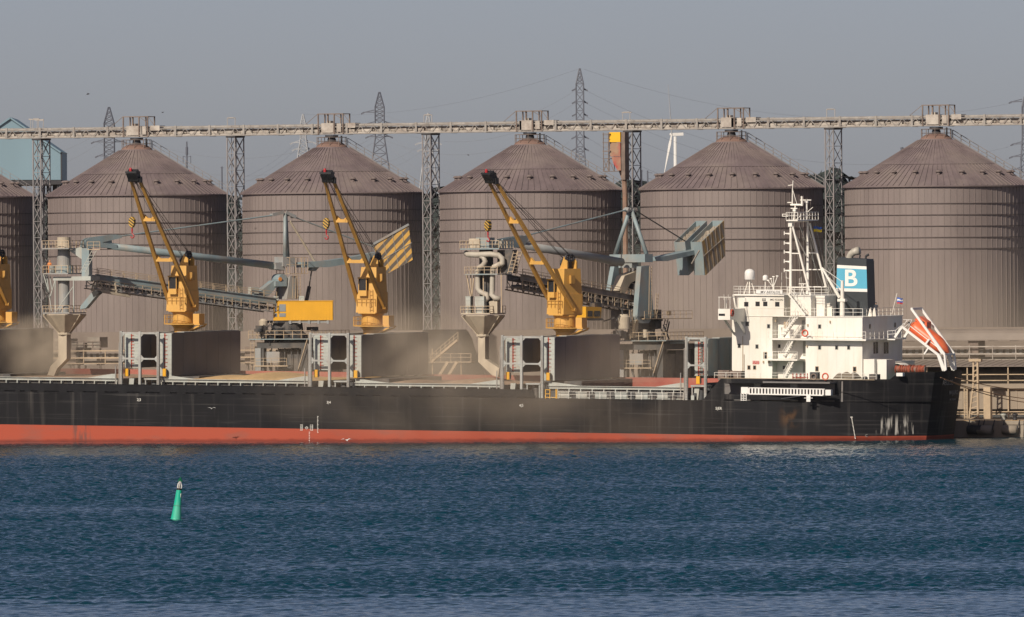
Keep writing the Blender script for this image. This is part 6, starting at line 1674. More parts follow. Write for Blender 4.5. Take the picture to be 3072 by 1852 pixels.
# ---- telescopic spout head shared shape
def platform(L, px0, px1, py, w0, w1, railpx, name='platform', m='loader_grey'):
    a, b = L.p(px0, py, w0), L.p(px1, py, w1 if isinstance(L, Aligned) else w0)
    mb = MB(); mb.box(a.x, b.x, w0, w1, a.z-.16, a.z)
    h = railpx/21.7
    L.part(mb, name, m)
    mb = MB(); mb.rail([(a.x, w1, a.z), (a.x, w0, a.z), (b.x, w0, a.z), (b.x, w1, a.z), (a.x, w1, a.z)], h, 1.0, .06); L.part(mb, 'platform_railing', 'loader_rail')
def cyl(L, mb, px, y0, y1, r, r2=None, n=20, w=0):
    a = L.p(px, y0, w); b = L.p(px, y1, w); mb.tube((a.x, w, a.z), (a.x, w, b.z), r, r2, n)
AS = Aligned(A, (A.M @ A.p(192, 1000, 0)).y); print('spout A', AS.Y)
mb = MB(); cyl(AS, mb, 192, 741, 712, .92); cyl(AS, mb, 192, 745, 738, 1.05); AS.part(mb, 'cap_drum', 'loader_dusty', None, False)
platform(AS, 126, 250, 745, -2.2, 2.2, 22)
mb = MB(); cyl(AS, mb, 192, 770, 745, .86); cyl(AS, mb, 192, 800, 768, .95); cyl(AS, mb, 192, 938, 838, .80); AS.part(mb, 'spout_tube', 'loader_grey', None, False)
mb = MB(); cyl(AS, mb, 192, 820, 796, 1.3); a = AS.p(160, 820, -.8); mb.lathe([(.42, 0), (.42, 1.0)], 14, (a.x, -1.2, a.z)); AS.part(mb, 'slew_ring', 'loader_blue_grey')
platform(AS, 129, 248, 820, -2.2, 2.2, 22)
mb = MB(); mb.prism(AS.q([(159, 831), (272, 829), (272, 842), (159, 842)], -1.4), -1.4, 1.4); mb.prism(AS.q([(245, 742), (250, 742), (250, 778), (212, 752)], 0), -.5, .5); AS.part(mb, 'support_band', 'ship_grey_white')
mb = MB(); mb.prism(AS.q([(250, 745), (272, 745), (272, 800), (272, 830), (250, 830)], 0), -.5, .5); AS.part(mb, 'hanger_box', 'loader_blue_grey')
mb = MB()
for px in (166, 221):
    for w in (-1.35, 1.35): mb.beam(AS.p(px, 840, w), AS.p(px, 938, w), .14)
mb.beam(AS.p(168, 935, -1.35), AS.p(220, 860, -1.35), .1)
for a, b in (((131, 824), (152, 895)), ((140, 824), (155, 935)), ((165, 842), (150, 895)), ((150, 830), (156, 870))): mb.beam(AS.p(*a, -1.3), AS.p(*b, -1.3), .12)
mb.ladder(AS.p(248, 818, -2.0), AS.p(283, 752, -2.0), .7, .08); AS.part(mb, 'hanger_frame', 'ship_grey_white')
mb = MB(); a, b = AS.p(262, 748, -1.8), AS.p(300, 748, -1.8); mb.box(a.x, b.x, -1.8, 1.5, a.z-.1, a.z); mb.rail([(a.x, -1.8, a.z), (b.x, -1.8, a.z)], 1.0, .8, .06); AS.part(mb, 'stair_head', 'loader_rail')
platform(AS, 128, 258, 938, -2.5, 2.5, 20)
def hopper(L, px0, px1, py0, bx0, bx1, py1, name='hopper', m='loader_dusty'):
    """Faceted funnel under the lowest platform."""
    a, b = L.p(px0, py0), L.p(px1, py0); c, d = L.p(bx0, py1), L.p(bx1, py1); cx_ = (a.x+b.x)/2; k = math.cos(PHI)
    ra, rb = (b.x-a.x)/2*k, (d.x-c.x)/2*k; n = 8; vs = []
    for r_, z in ((ra, a.z), (ra, a.z-.12), (rb, c.z)):
        for i in range(n): t = 2*math.pi*(i+.62)/n; vs.append((cx_+r_*math.cos(t)*1.04, r_*math.sin(t)*1.04, z))
    mb = MB(); mb.add(vs, [(j*n+i, j*n+(i+1) % n, (j+1)*n+(i+1) % n, (j+1)*n+i) for j in range(2) for i in range(n)] + [tuple(range(n))])
    for i in range(n): mb.beam(vs[n+i], vs[2*n+i], .12)
    mb.lathe([(rb*1.15, -.3), (rb*1.15, 0)], 8, (cx_, 0, c.z)); L.part(mb, name, m)
hopper(AS, 132, 255, 943, 171, 208, 998)
mb = MB(); a, b = AS.p(180, 1000), AS.p(205, 1000); xm_ = (a.x+b.x)/2
mb.prism(AS.q([(181, 1000), (206, 1000), (206, 1077), (178, 1105), (168, 1128), (148, 1126), (158, 1098), (181, 1075)], 0), -.62, .62); AS.part(mb, 'spout', 'loader_dusty')
mb = MB(); mb.prism(AS.q([(278, 880), (292, 872), (300, 880), (262, 925), (245, 928), (247, 918)], 0), -.5, .5); AS.part(mb, 'feed_chute', 'loader_blue_grey')
mb = MB(); mb.prism(AS.q([(280, 876), (296, 872), (302, 880), (286, 892)], 0), -.56, .56); AS.part(mb, 'chute_bellows', 'rubber')
v = AS.base + AS.p(160, 820, 0)
person(None, 1.75, None, 'worker in orange on the middle platform of the left loader spout', 'clothes_orange', 'loader_orange', .3, Matrix.Translation((v.x, AS.Y - 1.2, v.z)) @ Matrix.Rotation(R(10), 4, 'Z'))

# ---- second loader, boom nearer square to the quay
B = Loader(1925, 77, 'grey ship loader with A frame mast and twin rock filled counterweight boxes')
x0, x1, zt, cx = portal(B, 1850, 1995, 1022, True); p = B.p
mb = MB(); mb.lathe([(2.4, zt), (2.4, zt+.5), (1.9, zt+.6), (1.9, p(1900, 952).z)], 24); mb.box(-4.5, 2.2, -1.8, 1.8, p(1900, 955).z-1.5, p(1900, 930).z); B.part(mb, 'turret', 'machine_dark')
mb = MB(); mb.prism(B.q([(1758, 920), (1805, 922), (1803, 955), (1758, 955)], -2.6), -2.6, -.8); cab = B.part(mb, 'operator_cab', 'bright_yellow')
for a, b in ((1763, 1777), (1782, 1800)):
    q0, q1 = p(a, 950, -2.6), p(b, 933, -2.6); MB().box(q0.x, q1.x, -2.64, -2.602, q0.z, q1.z).build('window', 'glass_dark', cab)
mb = MB(); mb.prism(B.q([(1756, 955), (1806, 955), (1812, 962), (1756, 960)], -2.6), -2.7, -.7); mb.prism(B.q([(1780, 910), (1800, 908), (1803, 922), (1782, 921)], -2), -2.2, -1.2); B.part(mb, 'cab_hanger', 'machine_dark')
mb = MB(); mb.prism(B.q([(1912, 950), (1924, 800), (1948, 797), (1962, 950)], -3.0), -3.0, -2.2); mb.prism(B.q([(1912, 950), (1962, 950), (1948, 970), (1918, 970)], -3.0), -2.9, -2.3); B.part(mb, 'tower_leg', 'loader_blue_grey')
mb = MB(); mb.prism(B.q([(1823, 872), (1836, 800), (1850, 800), (1852, 872)], 2.4), 2.0, 2.7); B.part(mb, 'tower_leg', 'loader_blue_grey')
mb = MB(); a = p(1938, 765, -2.6); b = p(1840, 765, 2.6); zt2 = p(1938, 763, -2.6).z; zb2 = p(1938, 797, -2.6).z
mb.box(-.9+a.x*0+p(1938, 780, -2.6).x, p(1938, 780, -2.6).x+.9, -3.1, 3.0, zb2+.45, zt2); mb.box(p(1938, 780, -2.6).x-.7, p(1938, 780, -2.6).x+.7, -.7, 1.6, zb2-.3, zb2+.44); B.part(mb, 'cross_beam', 'loader_blue_grey')
xc_ = p(1938, 780, -2.6).x
apex = p(1880, 630, 0); apex.x = onx(1880, 630, 0).x*0 + p(1886, 630, 0).x
mb = MB(); mb.tube((xc_, -2.7, zt2), (xc_, -.15, apex.z), .30, .26, 12); B.part(mb, 'mast_leg', 'loader_blue_grey', None, True)
mb = MB(); mb.tube((xc_, 2.7, zt2), (xc_, .15, apex.z), .30, .26, 12); B.part(mb, 'mast_leg', 'loader_blue_grey', None, True)
mb = MB(); mb.box(xc_-.9, xc_+.9, -.35, .35, apex.z-.3, apex.z+.35)
for dx in (-.9, -.4, .4, .9): mb.tube((xc_+dx, -.45, apex.z), (xc_+dx, .45, apex.z), .22, n=10)
B.part(mb, 'mast_head', 'loader_grey')
mb = MB(); mb.tube((xc_-.9, 0, apex.z), p(1545, 716), .10, n=8); B.part(mb, 'tie_rod', 'loader_blue_grey')
mb = MB(); mb.tube((xc_+.9, 0, apex.z), p(2056, 724), .09, n=8); B.part(mb, 'tie_rod', 'machine_dark')
mb = MB(); mb.tube(p(1555, 733), p(1865, 787), .52, .55, 18); B.part(mb, 'boom_tube', 'loader_grey', None, True)
mb = MB()
for w in (-.6, .4): mb.prism(B.q([(1490, 745), (1498, 718), (1530, 712), (1575, 706), (1580, 712), (1560, 742)], 0), w, w+.2)
mb.prism(B.q([(1505, 742), (1505, 722), (1560, 722), (1560, 744)], 0), -.4, .4); B.part(mb, 'boom_head', 'loader_blue_grey')
conveyor_boom(B, (1542, 826), (1895, 892), 16, 26, 16, 'machine_dusty', 'loader_rail')
mb = MB(); mb.prism(B.q([(1845, 872), (1862, 828), (1895, 815), (1903, 838), (1880, 850), (1862, 884)], 0), -.7, .7); B.part(mb, 'transfer_chute', 'loader_dusty')
mb = MB(); v = p(1912, 838); mb.tube(v+Vector((0,-1.2,0)), v+Vector((0,1,0)), .6, n=14); mb.box(v.x-1.6, v.x+1.2, -1.2, 1.2, v.z-1.4, v.z-.6); B.part(mb, 'drive', 'machine_dark')
mb = MB(); mb.prism(B.q([(1950, 772), (1985, 768), (2105, 743), (2105, 752), (2060, 766), (1985, 784), (1950, 783)], 0), -1.0, 1.0); B.part(mb, 'tail_beam', 'loader_blue_grey')
# twin counterweight boxes, open on top and filled with rock
stripes_mat('worn_stripes', (0.33, 0.215, 0.08), (0.20, 0.175, 0.145), 1.05, .93, .37, .55)
cw = empty('counterweight', parent=B.root)
side = B.q([(2106, 726), (2172, 662), (2176, 768), (2118, 826)], -2.5)
for w in (-2.5, .35):
    mb = MB(); mb.prism(side, w+.1, w+.2); mb.prism(side, w+1.9, w+2.0)
    a, b, c, d = side
    def strip(p0, p1, w0, w1, th=.12): mb.beam((p0[0], (w0+w1)/2, p0[1]), (p1[0], (w0+w1)/2, p1[1]), w1-w0, th)
    for p0, p1, dx, dz in ((a, d, .12, 0), (d, c, 0, .12), (b, c, -.12, 0)):
        mb.prism([p0, p1, (p1[0]+dx, p1[1]+dz), (p0[0]+dx, p0[1]+dz)], w+.2, w+1.9)
    mb.build('box', 'loader_blue_grey', cw)
    mb = MB(); nx, ny = 16, 8; vs = []; rr = random.Random(int(w*10)+50)
    for j in range(ny+1):
        for i in range(nx+1):
            u = .08+.84*i/nx; vs.append((a[0]+(b[0]-a[0])*u + .25, w+.2+1.7*j/ny, a[1]+(b[1]-a[1])*u - .55 + rr.uniform(-.22, .25)))
    mb.add(vs, [(j*(nx+1)+i, j*(nx+1)+i+1, (j+1)*(nx+1)+i+1, (j+1)*(nx+1)+i) for j in range(ny) for i in range(nx)]); mb.build('rock_fill', 'concrete', cw)
mb = MB(); mb.prism(side, -2.5, -2.41); mb.build('striped_plate', 'worn_stripes', cw)
mb = MB(); v1, v2 = B.q([(2112, 768), (2174, 712)], -2.53); mb.beam((v1[0], -2.53, v1[1]), (v2[0], -2.53, v2[1]), .1)
for t in (.2, .4, .6, .8):
    u = (side[0][0]+(side[1][0]-side[0][0])*t, side[0][1]+(side[1][1]-side[0][1])*t); v = (side[3][0]+(side[2][0]-side[3][0])*t, side[3][1]+(side[2][1]-side[3][1])*t); mb.beam((u[0], -2.52, u[1]), (v[0], -2.52, v[1]), .06)
mb.beam(p(2075, 792, -2.7), p(2098, 752, -2.7), .16); mb.build('bracing', 'machine_dusty', cw)
# rear walkway, railings and clutter
mb = MB(); a, b = p(1930, 956, -3.2), p(2073, 956, -3.2); mb.box(a.x, b.x, -3.4, -2.2, a.z-.1, a.z); mb.rail([(a.x, -3.4, a.z), (b.x, -3.4, a.z)], 1.0, 1.3, .05); q0 = p(2010, 940, -3); mb.box(q0.x-.3, q0.x+.3, -3, -2.6, q0.z-.3, q0.z+.35); mb.ladder(p(1950, 950, -3.3), p(1952, 800, -3.3), .5, .07); mb.ladder(p(1968, 956, -3.3), p(1972, 880, -3.3), .5, .07); B.part(mb, 'rear_walkway', 'loader_rail')
mb = MB(); q0 = p(1868, 965, -2.2); mb.lathe([(.75, -1.0), (.8, .6), (.5, 1.0)], 16, (q0.x, -2.4, q0.z)); q0 = p(1930, 1000, -3.0); mb.lathe([(.35, -.6), (.35, .5)], 12, (q0.x, -3.3, q0.z)); B.part(mb, 'tank', 'loader_dusty')
mb = MB(); mb.ladder(p(1895, 1018, -2.9), p(1892, 930, -2.9), .6, .08); mb.beam(p(1905, 1015, -3), p(1912, 960, -3), .5, .1); 
for i in range(9): a = p(1902+i, 1012-i*6, -3.2); mb.box(a.x-.4, a.x+.4, -3.4, -2.6, a.z, a.z+.06)
B.part(mb, 'stair', 'loader_rail')
mb = MB(); rr = random.Random(77)
for k in range(26):
    a = p(rr.uniform(1845, 1990), rr.uniform(955, 1020), -2.6); L_ = rr.uniform(.4, 1.5)
    if k % 3: mb.beam((a.x, -2.6+rr.uniform(-.8, 2.5), a.z), (a.x+rr.uniform(-1.2, 1.2), -2.4, a.z+L_), .14)
    else: mb.box(a.x, a.x+rr.uniform(.3, .9), -2.9, -1.6, a.z, a.z+rr.uniform(.3, 1.0))
B.part(mb, 'winch_gear', 'machine_dark')
mb = MB(); q0 = p(1990, 985, -3); mb.ladder(p(1985, 1022, -3.2), p(2000, 958, -3.2), .6, .09); mb.beam(p(1996, 1020, -3), p(2008, 965, -3), .14); mb.beam(p(2008, 1020, -3), p(1990, 975, -3), .14); B.part(mb, 'side_ladder', 'machine_dark')
# spout head 2
BS = Aligned(B, (B.M @ B.p(1449, 1000, 0)).y); p = BS.p; print('spout B', BS.Y)
platform(BS, 1380, 1540, 746, -2.3, 2.3, 22, 'platform', 'loader_blue_grey')
mb = MB(); a, b = p(1407, 744, -1.5), p(1438, 716, -1.5); mb.box(a.x, b.x, -1.5, -.2, a.z, b.z); BS.part(mb, 'control_cabinet', 'loader_dusty')
mb = MB(); a, b = p(1441, 744, -1.2), p(1467, 713, -1.2); mb.box(a.x, b.x, -1.2, .6, a.z, b.z); mb.box(a.x-.8, a.x, -.9, .2, b.z-.2, b.z); BS.part(mb, 'filter_box', 'loader_blue_grey')
mb = MB(); cyl(BS, mb, 1460, 940, 746, .95); a, b = p(1500, 820, 0), p(1545, 750, 0); mb.box(a.x, b.x, -.8, .8, a.z, b.z); BS.part(mb, 'core_tube', 'machine_dark')
def pipe(pts, r, w=-1.5): 
    mb = MB(); mb.path([p(a, b, w+c) for a, b, c in pts], r, 12); BS.part(mb, 'dust_duct', 'duct_pale', None, True)
pipe([(1398, 760, .3), (1405, 764, -.2), (1430, 765, -.5), (1470, 763, -.5), (1495, 766, -.2), (1506, 775, 0), (1508, 790, 0), (1500, 797, 0)], .38)
pipe([(1438, 766, -.4), (1450, 772, -.4), (1456, 784, -.4), (1450, 796, -.3), (1438, 803, -.2), (1433, 815, -.1), (1433, 866, 0), (1440, 876, 0), (1460, 884, .1), (1463, 893, .1), (1452, 906, .3)], .36)
pipe([(1502, 792, -.2), (1482, 801, -.2), (1478, 815, -.1), (1477, 872, 0), (1475, 884, 0), (1484, 894, 0), (1500, 897, .2)], .36)
platform(BS, 1394, 1536, 822, -2.3, 2.3, 20, 'platform', 'loader_blue_grey')
for px0, px1 in ((1397, 1411), (1425, 1452)):
    mb = MB(); a, b = p(px0, 940, -2.2), p(px1, 891, -2.2); mb.box(a.x, b.x, -2.2, -1.3, a.z, b.z); mb.box(a.x-.05, b.x+.05, -2.24, -1.25, b.z, b.z+.08); mb.box(a.x+.05, b.x-.05, -2.23, -2.2, b.z-.5, b.z-.42); BS.part(mb, 'electrical_cabinet', 'ship_grey_white')
mb = MB(); mb.prism(BS.q([(1480, 905), (1505, 900), (1505, 940), (1485, 940)], 0), -1.4, -.4); BS.part(mb, 'duct_box', 'loader_dusty')
mb = MB()
for a, b in (((1400, 824), (1412, 890)), ((1412, 824), (1418, 938)), ((1422, 824), (1416, 890)), ((1450, 824), (1452, 938)), ((1504, 824), (1505, 938))): mb.beam(p(*a, -1.6), p(*b, -1.6), .13)
mb.ladder(p(1530, 820, -2.0), p(1548, 755, -2.0), .7, .08); mb.ladder(p(1542, 820, -1.2), p(1560, 752, -1.2), .7, .08); BS.part(mb, 'hanger_frame', 'loader_rail')
platform(BS, 1382, 1517, 940, -2.5, 2.5, 20, 'platform', 'loader_dusty')
hopper(BS, 1387, 1512, 946, 1430, 1468, 1003)
mb = MB(); mb.prism(BS.q([(1440, 1006), (1461, 1006), (1461, 1077), (1503, 1105), (1500, 1132), (1482, 1126), (1440, 1086)], 0), -.62, .62)
BS.part(mb, 'spout', 'loader_dusty')

# ================================================================== works along the quay behind the ship
def W(px, py, Y): return at(px, py, Y)
GX0, GX1 = -140.0, 130.0
TX0 = W(2235, 1000, 62).x; TXL = W(925, 1060, 62).x
# long wall at the silo feet
zw = W(1536, 990, 76).z
o = MB().box(GX0-20, GX1+40, 76, 77, QZ-.1, zw).build('retaining_wall', 'plaster_tan'); tag(o, 'long plain tan wall along the feet of the silos', 'wall')
# enclosed tube conveyor with round roof on trestles
zt_, zb_ = W(2950, 987, 62).z, W(2950, 1019, 62).z
def belt_line(name, gx0, gx1, roofed, pxs, lab):
    tc_ = empty(name, ((gx0+gx1)/2, 62, QZ)); ox = tc_.location.x; X0, X1 = gx0-ox, gx1-ox
    n = 10; r_ = (zt_-zb_)
    if roofed:
        mb = MB(); vs = []
        for x in (X0, X1):
            for k in range(n+1): a = math.pi*k/n; vs.append((x, -1.7*math.cos(a), zb_-QZ + r_*math.sin(a)))
        mb.add(vs, [(k, k+1, n+2+k, n+1+k) for k in range(n)] + [tuple(range(n+1)), tuple(range(2*n+1, n, -1))]); mb.box(X0, X1, -1.7, 1.7, zb_-QZ-.14, zb_-QZ)
        for i in range(40): x = X0 + (X1-X0)*i/40; mb.box(x-.03, x+.03, -1.75, 1.75, zb_-QZ-.2, zb_-QZ-.13)
        mb.build('round_roof', 'tube_roof', tc_, False)
    zd = W(2950, 1062, 62).z-QZ; zr_ = W(2950, 1040, 62).z-QZ; zl_ = W(2950, 1078, 62).z - QZ
    mb = MB(); mb.box(X0, X1, -1.9, -1.7, zr_-.08, zr_+.08); mb.box(X0, X1, -1.9, 1.6, zd-.1, zd+.1); mb.box(X0, X1, -1.8, 1.6, zl_-.1, zl_)
    n = int((X1-X0)/3.4)
    for i in range(n): x = X0+(X1-X0)*i/n; mb.box(x-.06, x+.06, -1.86, -1.74, zl_, zr_+.2)
    mb.build('walkway', 'gallery_belt_cover' if roofed else 'loader_rail', tc_)
    mb = MB(); n = int((X1-X0)/.95)
    for i in range(n): x = X0+(X1-X0)*i/n; mb.box(x, x+.5, -.9, .9, zd+.1, zd+.62)
    mb.box(X0, X1, -.5, .6, zl_, zl_+.3); mb.build('idler_row', 'machine_dark', tc_)
    for px in pxs:
        x = W(px, 1060, 62).x - ox; mb = MB(); mb.box(x-.75, x+.75, -1.2, 1.2, zd-1.0, zb_-QZ-.15 if roofed else zr_+.5); mb.beam((x-.5, -1.6, 0), (x-.3, -1.2, zd-1), .3); mb.beam((x+.5, -1.6, 0), (x+.3, -1.2, zd-1), .3); mb.beam((x, 1.4, 0), (x, 1.2, zd-1), .3)
        for k in range(6): z = (zd-1)*k/6; mb.beam((x-.5+.033*k, -1.6+.066*k, z), (x+.5-.033*k, -1.55+.066*k, z+(zd-1)/6), .12)
        mb.build('trestle', 'rusty_steel', tc_)
    tag(tc_, lab, 'conveyor')
belt_line('tube_conveyor', TX0, GX1, True, (2280, 2640, 2930, 3300), 'round roofed tube conveyor with walkways right of the ship\'s bridge')
belt_line('belt_conveyor', GX0, TXL, False, (-150, 225, 560, 760), 'low open belt conveyor with handrails behind the left holds')
# dusty plant half lost in the haze behind the left spout
pl = empty('dust_filter', (W(215, 1050, 68).x, 68, QZ)); z0_ = W(215, 1050, 68).z-QZ
mb = MB()
for k, (a, b, c, d_) in enumerate(((-2.2, .2, .2, 1.6), (.5, 2.4, -.2, 1.0), (3.0, 5.0, .3, 1.8), (-1.5, 4.5, -2.2, -1.0))): mb.box(a, b, -1, 1.5, z0_+c, z0_+d_)
mb.build('casing', 'machine_dusty', pl)
mb = MB()
for x in (-2, 0, 2.2, 4.6): mb.beam((x, 0, 0), (x, 0, z0_+.2), .2)
mb.rail([(-2.4, -1.2, z0_+.2), (5.2, -1.2, z0_+.2)], 1.0, 1.2, .06); mb.build('stand', 'rusty_steel', pl)
tag(pl, 'dust filter boxes on a stand, half lost in the haze right of the left spout', 'filter')
# open shed with lean-to roof under it
SHX0, SHX1 = W(1985, 1100, 52).x, W(3330, 1100, 52).x
def shed(x0, x1, lab):
    r = empty('open_shed', ((x0+x1)/2, 56, QZ)); a, b = x0-r.location.x, x1-r.location.x
    zb1, zf = W(2950, 1080, 59).z-QZ, W(2950, 1098, 53).z-QZ
    mb = MB(); mb.add([(a, -3, zf), (b, -3, zf), (b, 3.4, zb1), (a, 3.4, zb1), (a, -3, zf-.12), (b, -3, zf-.12), (b, 3.4, zb1-.12), (a, 3.4, zb1-.12)], [(0,1,2,3),(7,6,5,4),(0,4,5,1),(1,5,6,2),(2,6,7,3),(3,7,4,0)])
    n = int((b-a)/1.1)
    for i in range(n): x = a+(b-a)*i/n; mb.beam((x, -3.05, zf+.02), (x, 3.3, zb1+.02), .08, .05)
    mb.build('lean_to_roof', 'tube_roof', r)
    z1 = W(2950, 1152, 53).z-QZ; z2 = W(2950, 1166, 53).z-QZ; z3 = W(2950, 1228, 53).z-QZ
    mb = MB(); mb.box(a, b, -2.9, -2.5, z2, z1); mb.build('beam', 'plaster_light', r)
    mb = MB(); mb.box(a, b, -2.3, -2.1, z3, z2-.01)
    for i in range(int((b-a)/4)): x = a+i*4; mb.box(x-.15, x+.15, -2.36, -2.3, z3, z2-.01)
    mb.build('wall', 'plaster_light', r)
    mb = MB(); mb.box(a, b, 3.0, 3.2, z1, zb1-.2); mb.build('back_wall', 'machine_dark', r)
    mb = MB(); mb.box(a, b, -1.2, -.9, 0, z3); mb.build('plinth', 'machine_dark', r)
    mb = MB(); 
    for py in (1124, 1142): z = W(2950, py, 53).z-QZ; mb.box(a, b, -2.8, -2.7, z-.06, z+.06)
    for py in (1236, 1243): z = W(2950, py, 53).z-QZ; mb.box(a, b, -2.6, -2.45, z-.06, z+.06)
    for i in range(int((b-a)/6)): x = a+3+i*6; mb.box(x-.08, x+.08, -2.8, -2.6, 0, z1+.1+ (zf-z1-.2))
    mb.build('pipe_rack', 'loader_rail', r)
    tag(r, lab, 'shed')
shed(SHX0, SHX1, 'open fronted shed with lean to roof right of the ship\'s stern')
# trestle legs with ladder beside the stern
for i, (px0, px1, ytop) in enumerate(((2922, 2934, 1085), (2895, 2900, 1160))):
    a = W((px0+px1)/2, 1250, 47); r = empty('quay_trestle', (a.x, 47, QZ)); h = W(px0, ytop, 47).z - QZ; w_ = .55 if i == 0 else .2
    mb = MB(); 
    if i == 0:
        mb.beam((-1.0, 0, 0), (-.35, 0, h*.6), .22); mb.beam((-.35, 0, h*.6), (-.3, 0, h), .22); mb.beam((.3, 0, 0), (.3, 0, h), .25); mb.box(-.9, .9, -.3, .3, h, h+.35)
        for k in range(11): z = h*k/11; xl = -1.0+.65*min(1, k/6.6); mb.beam((xl, 0, z), (.3, 0, z+h/22), .14)
        mb.box(.9, 1.9, .5, 1.2, 0, h*.55)
    else:
        for x in (-.2, .25): mb.beam((x, 0, 0), (x, 0, h), .12)
        for k in range(9): z = h*k/9; mb.beam((-.2, 0, z), (.25, 0, z+h/9), .08); mb.beam((.25, 0, z), (-.2, 0, z+h/9), .08)
    mb.build('braced_leg', 'loader_rail', r); tag(r, ['stout ladder braced trestle leg on the quay right of the stern', 'thin lattice post on the quay nearest the stern'][i], 'trestle')
# bollard and kerb block by the quay edge
for i, px in enumerate((3010, 3045)):
    a = W(px, 1260, 32.2); r = empty('mooring_bollard', (a.x, 32.2, QZ)); MB().lathe([(.35, 0), (.28, .15), (.26, .55), (.42, .7), (.40, .85), (.1, .92)], 16).build('post', 'dark_steel' if i else 'ship_grey_white', r, True)
    tag(r, ['pale bollard on the quay edge under the mooring ropes', 'dark bollard on the quay edge, the farther from the stern'][i], 'bollard', 'bollards on the quay edge')
# dark stockpile between the holds and the silos, stair tower beside it
a = W(1340, 1050, 70); r_ = 0
mb = MB(); rr = random.Random(12); n = 40; m_ = 14; vs = []; H_ = W(1355, 989, 66).z - QZ
for j in range(m_+1):
    for i in range(n+1):
        u = -1+2*i/n; v = -1+2*j/m_; d = max(abs(u)**1.3*1.05, abs(v)); z = max(0, 1-d)*1.55; z = min(z, 1.0)
        vs.append((u*6.5, v*5, H_*z + (rr.uniform(-.12, .12) if 0 < z < 1 else 0)))
mb.add(vs, [(j*(n+1)+i, j*(n+1)+i+1, (j+1)*(n+1)+i+1, (j+1)*(n+1)+i) for j in range(m_) for i in range(n)])
o = mb.build('stockpile', 'heap_dark', None, True); o.location = (W(1335, 1050, 66).x, 66, QZ); tag(o, 'dark flat topped heap left of the second loader spout', 'stockpile', None, 'stuff')
st = empty('stair_tower', (W(1420, 1100, 57).x, 50.5, QZ)); mb = MB(); zq = W(1420, 1085, 50.5).z-QZ; zh_ = W(1440, 1020, 50.5).z-QZ
mb.beam((-6, -.6, .2), (-.5, -.6, zq), .3, .4); mb.beam((-4.6, -.6, .2), (.9, -.6, zq), .3, .4); mb.beam((-3.2, -.2, zq), (.8, -.2, zh_), .5, .3); mb.box(-14, 3, -.6, .6, zq-.12, zq); mb.rail([(-14, -.6, zq), (3, -.6, zq)], 1.1, 1.6, .06); mb.rail([(-3.2, -.1, zq), (.8, -.1, zh_)], 1.1, .9, .06)
for x in (-9, -4.2, -3.2, 1.2): mb.beam((x, 0, 0), (x, 0, zq+ (1.8 if x < -3 else 0)), .14)
mb.build('stair_frame', 'loader_rail', st); tag(st, 'dusty stair and catwalk beside the second loader spout', 'stairs')

# ================================================================== green channel buoy
d = ray(528, 1560); t = -CAM.z/d.z; bp = CAM + d*t; bs = F/t
by_ = empty('channel_buoy'); by_.matrix_world = Matrix.Translation(bp) @ Matrix.Rotation(PHI, 4, 'Z') @ Matrix.Rotation(R(6.5), 4, 'Y')
u = 1/bs
mb = MB(); mb.lathe([(16.5*u, -12*u), (16.5*u, 2*u), (15.8*u, 4*u), (11.6*u, 42*u)], 32); mb.lathe([(11.6*u, 43.2*u), (8.4*u, 88*u), (7.6*u, 89.5*u)], 32); mb.lathe([(11.2*u, 41.8*u), (11.2*u, 43.4*u)], 32); mb.build('body', 'buoy_green', by_, False)
MB().torus((0, 0, 42.6*u), 11.5*u, .55*u, 'z', 32, 6).build('seam_band', 'rusty_steel', by_)
mb = MB(); mb.lathe([(7.6*u, 89.3*u), (7.8*u, 91*u), (7.8*u, 95*u), (6.6*u, 95.5*u)], 24); mb.build('lantern_base', 'black_paint', by_)
mb = MB()
for k in range(6):
    a = k*math.pi/3+.3; pts = [(6.4*u*math.cos(a)*f, 6.4*u*math.sin(a)*f, z*u) for f, z in ((1.0, 95), (1.1, 101), (.9, 108), (.45, 114), (.08, 119))]; mb.path(pts, .8*u, 6)
mb.build('lantern_cage', 'ship_white_clean', by_)
MB().lathe([(2.2*u, 95*u), (2.4*u, 104*u), (1.2*u, 107*u)], 12).build('lamp', 'loader_dusty', by_)
mb = MB(); 
for k in range(3):
    a = k*math.pi/3+.2; c_, s_ = math.cos(a), math.sin(a); w_ = .35*u
    mb.add([(8.4*u*c_, 8.4*u*s_, 116*u), (-8.4*u*c_, -8.4*u*s_, 116*u), (0, 0, 130*u), (8.4*u*c_-w_*s_, 8.4*u*s_+w_*c_, 116*u), (-8.4*u*c_-w_*s_, -8.4*u*s_+w_*c_, 116*u), (-w_*s_, w_*c_, 130*u)], [(0,1,2), (3,5,4), (0,2,5,3), (1,4,5,2), (0,3,4,1)])
mb.build('cone_topmark', 'buoy_dark_green', by_)
MB().box(5.5*u, 7.0*u, -7.3*u, -6.6*u, 68*u, 80*u).build('number_plate', 'ship_white_clean', by_)
tag(by_, 'leaning green conical channel buoy with lantern cage and cone topmark', 'buoy')

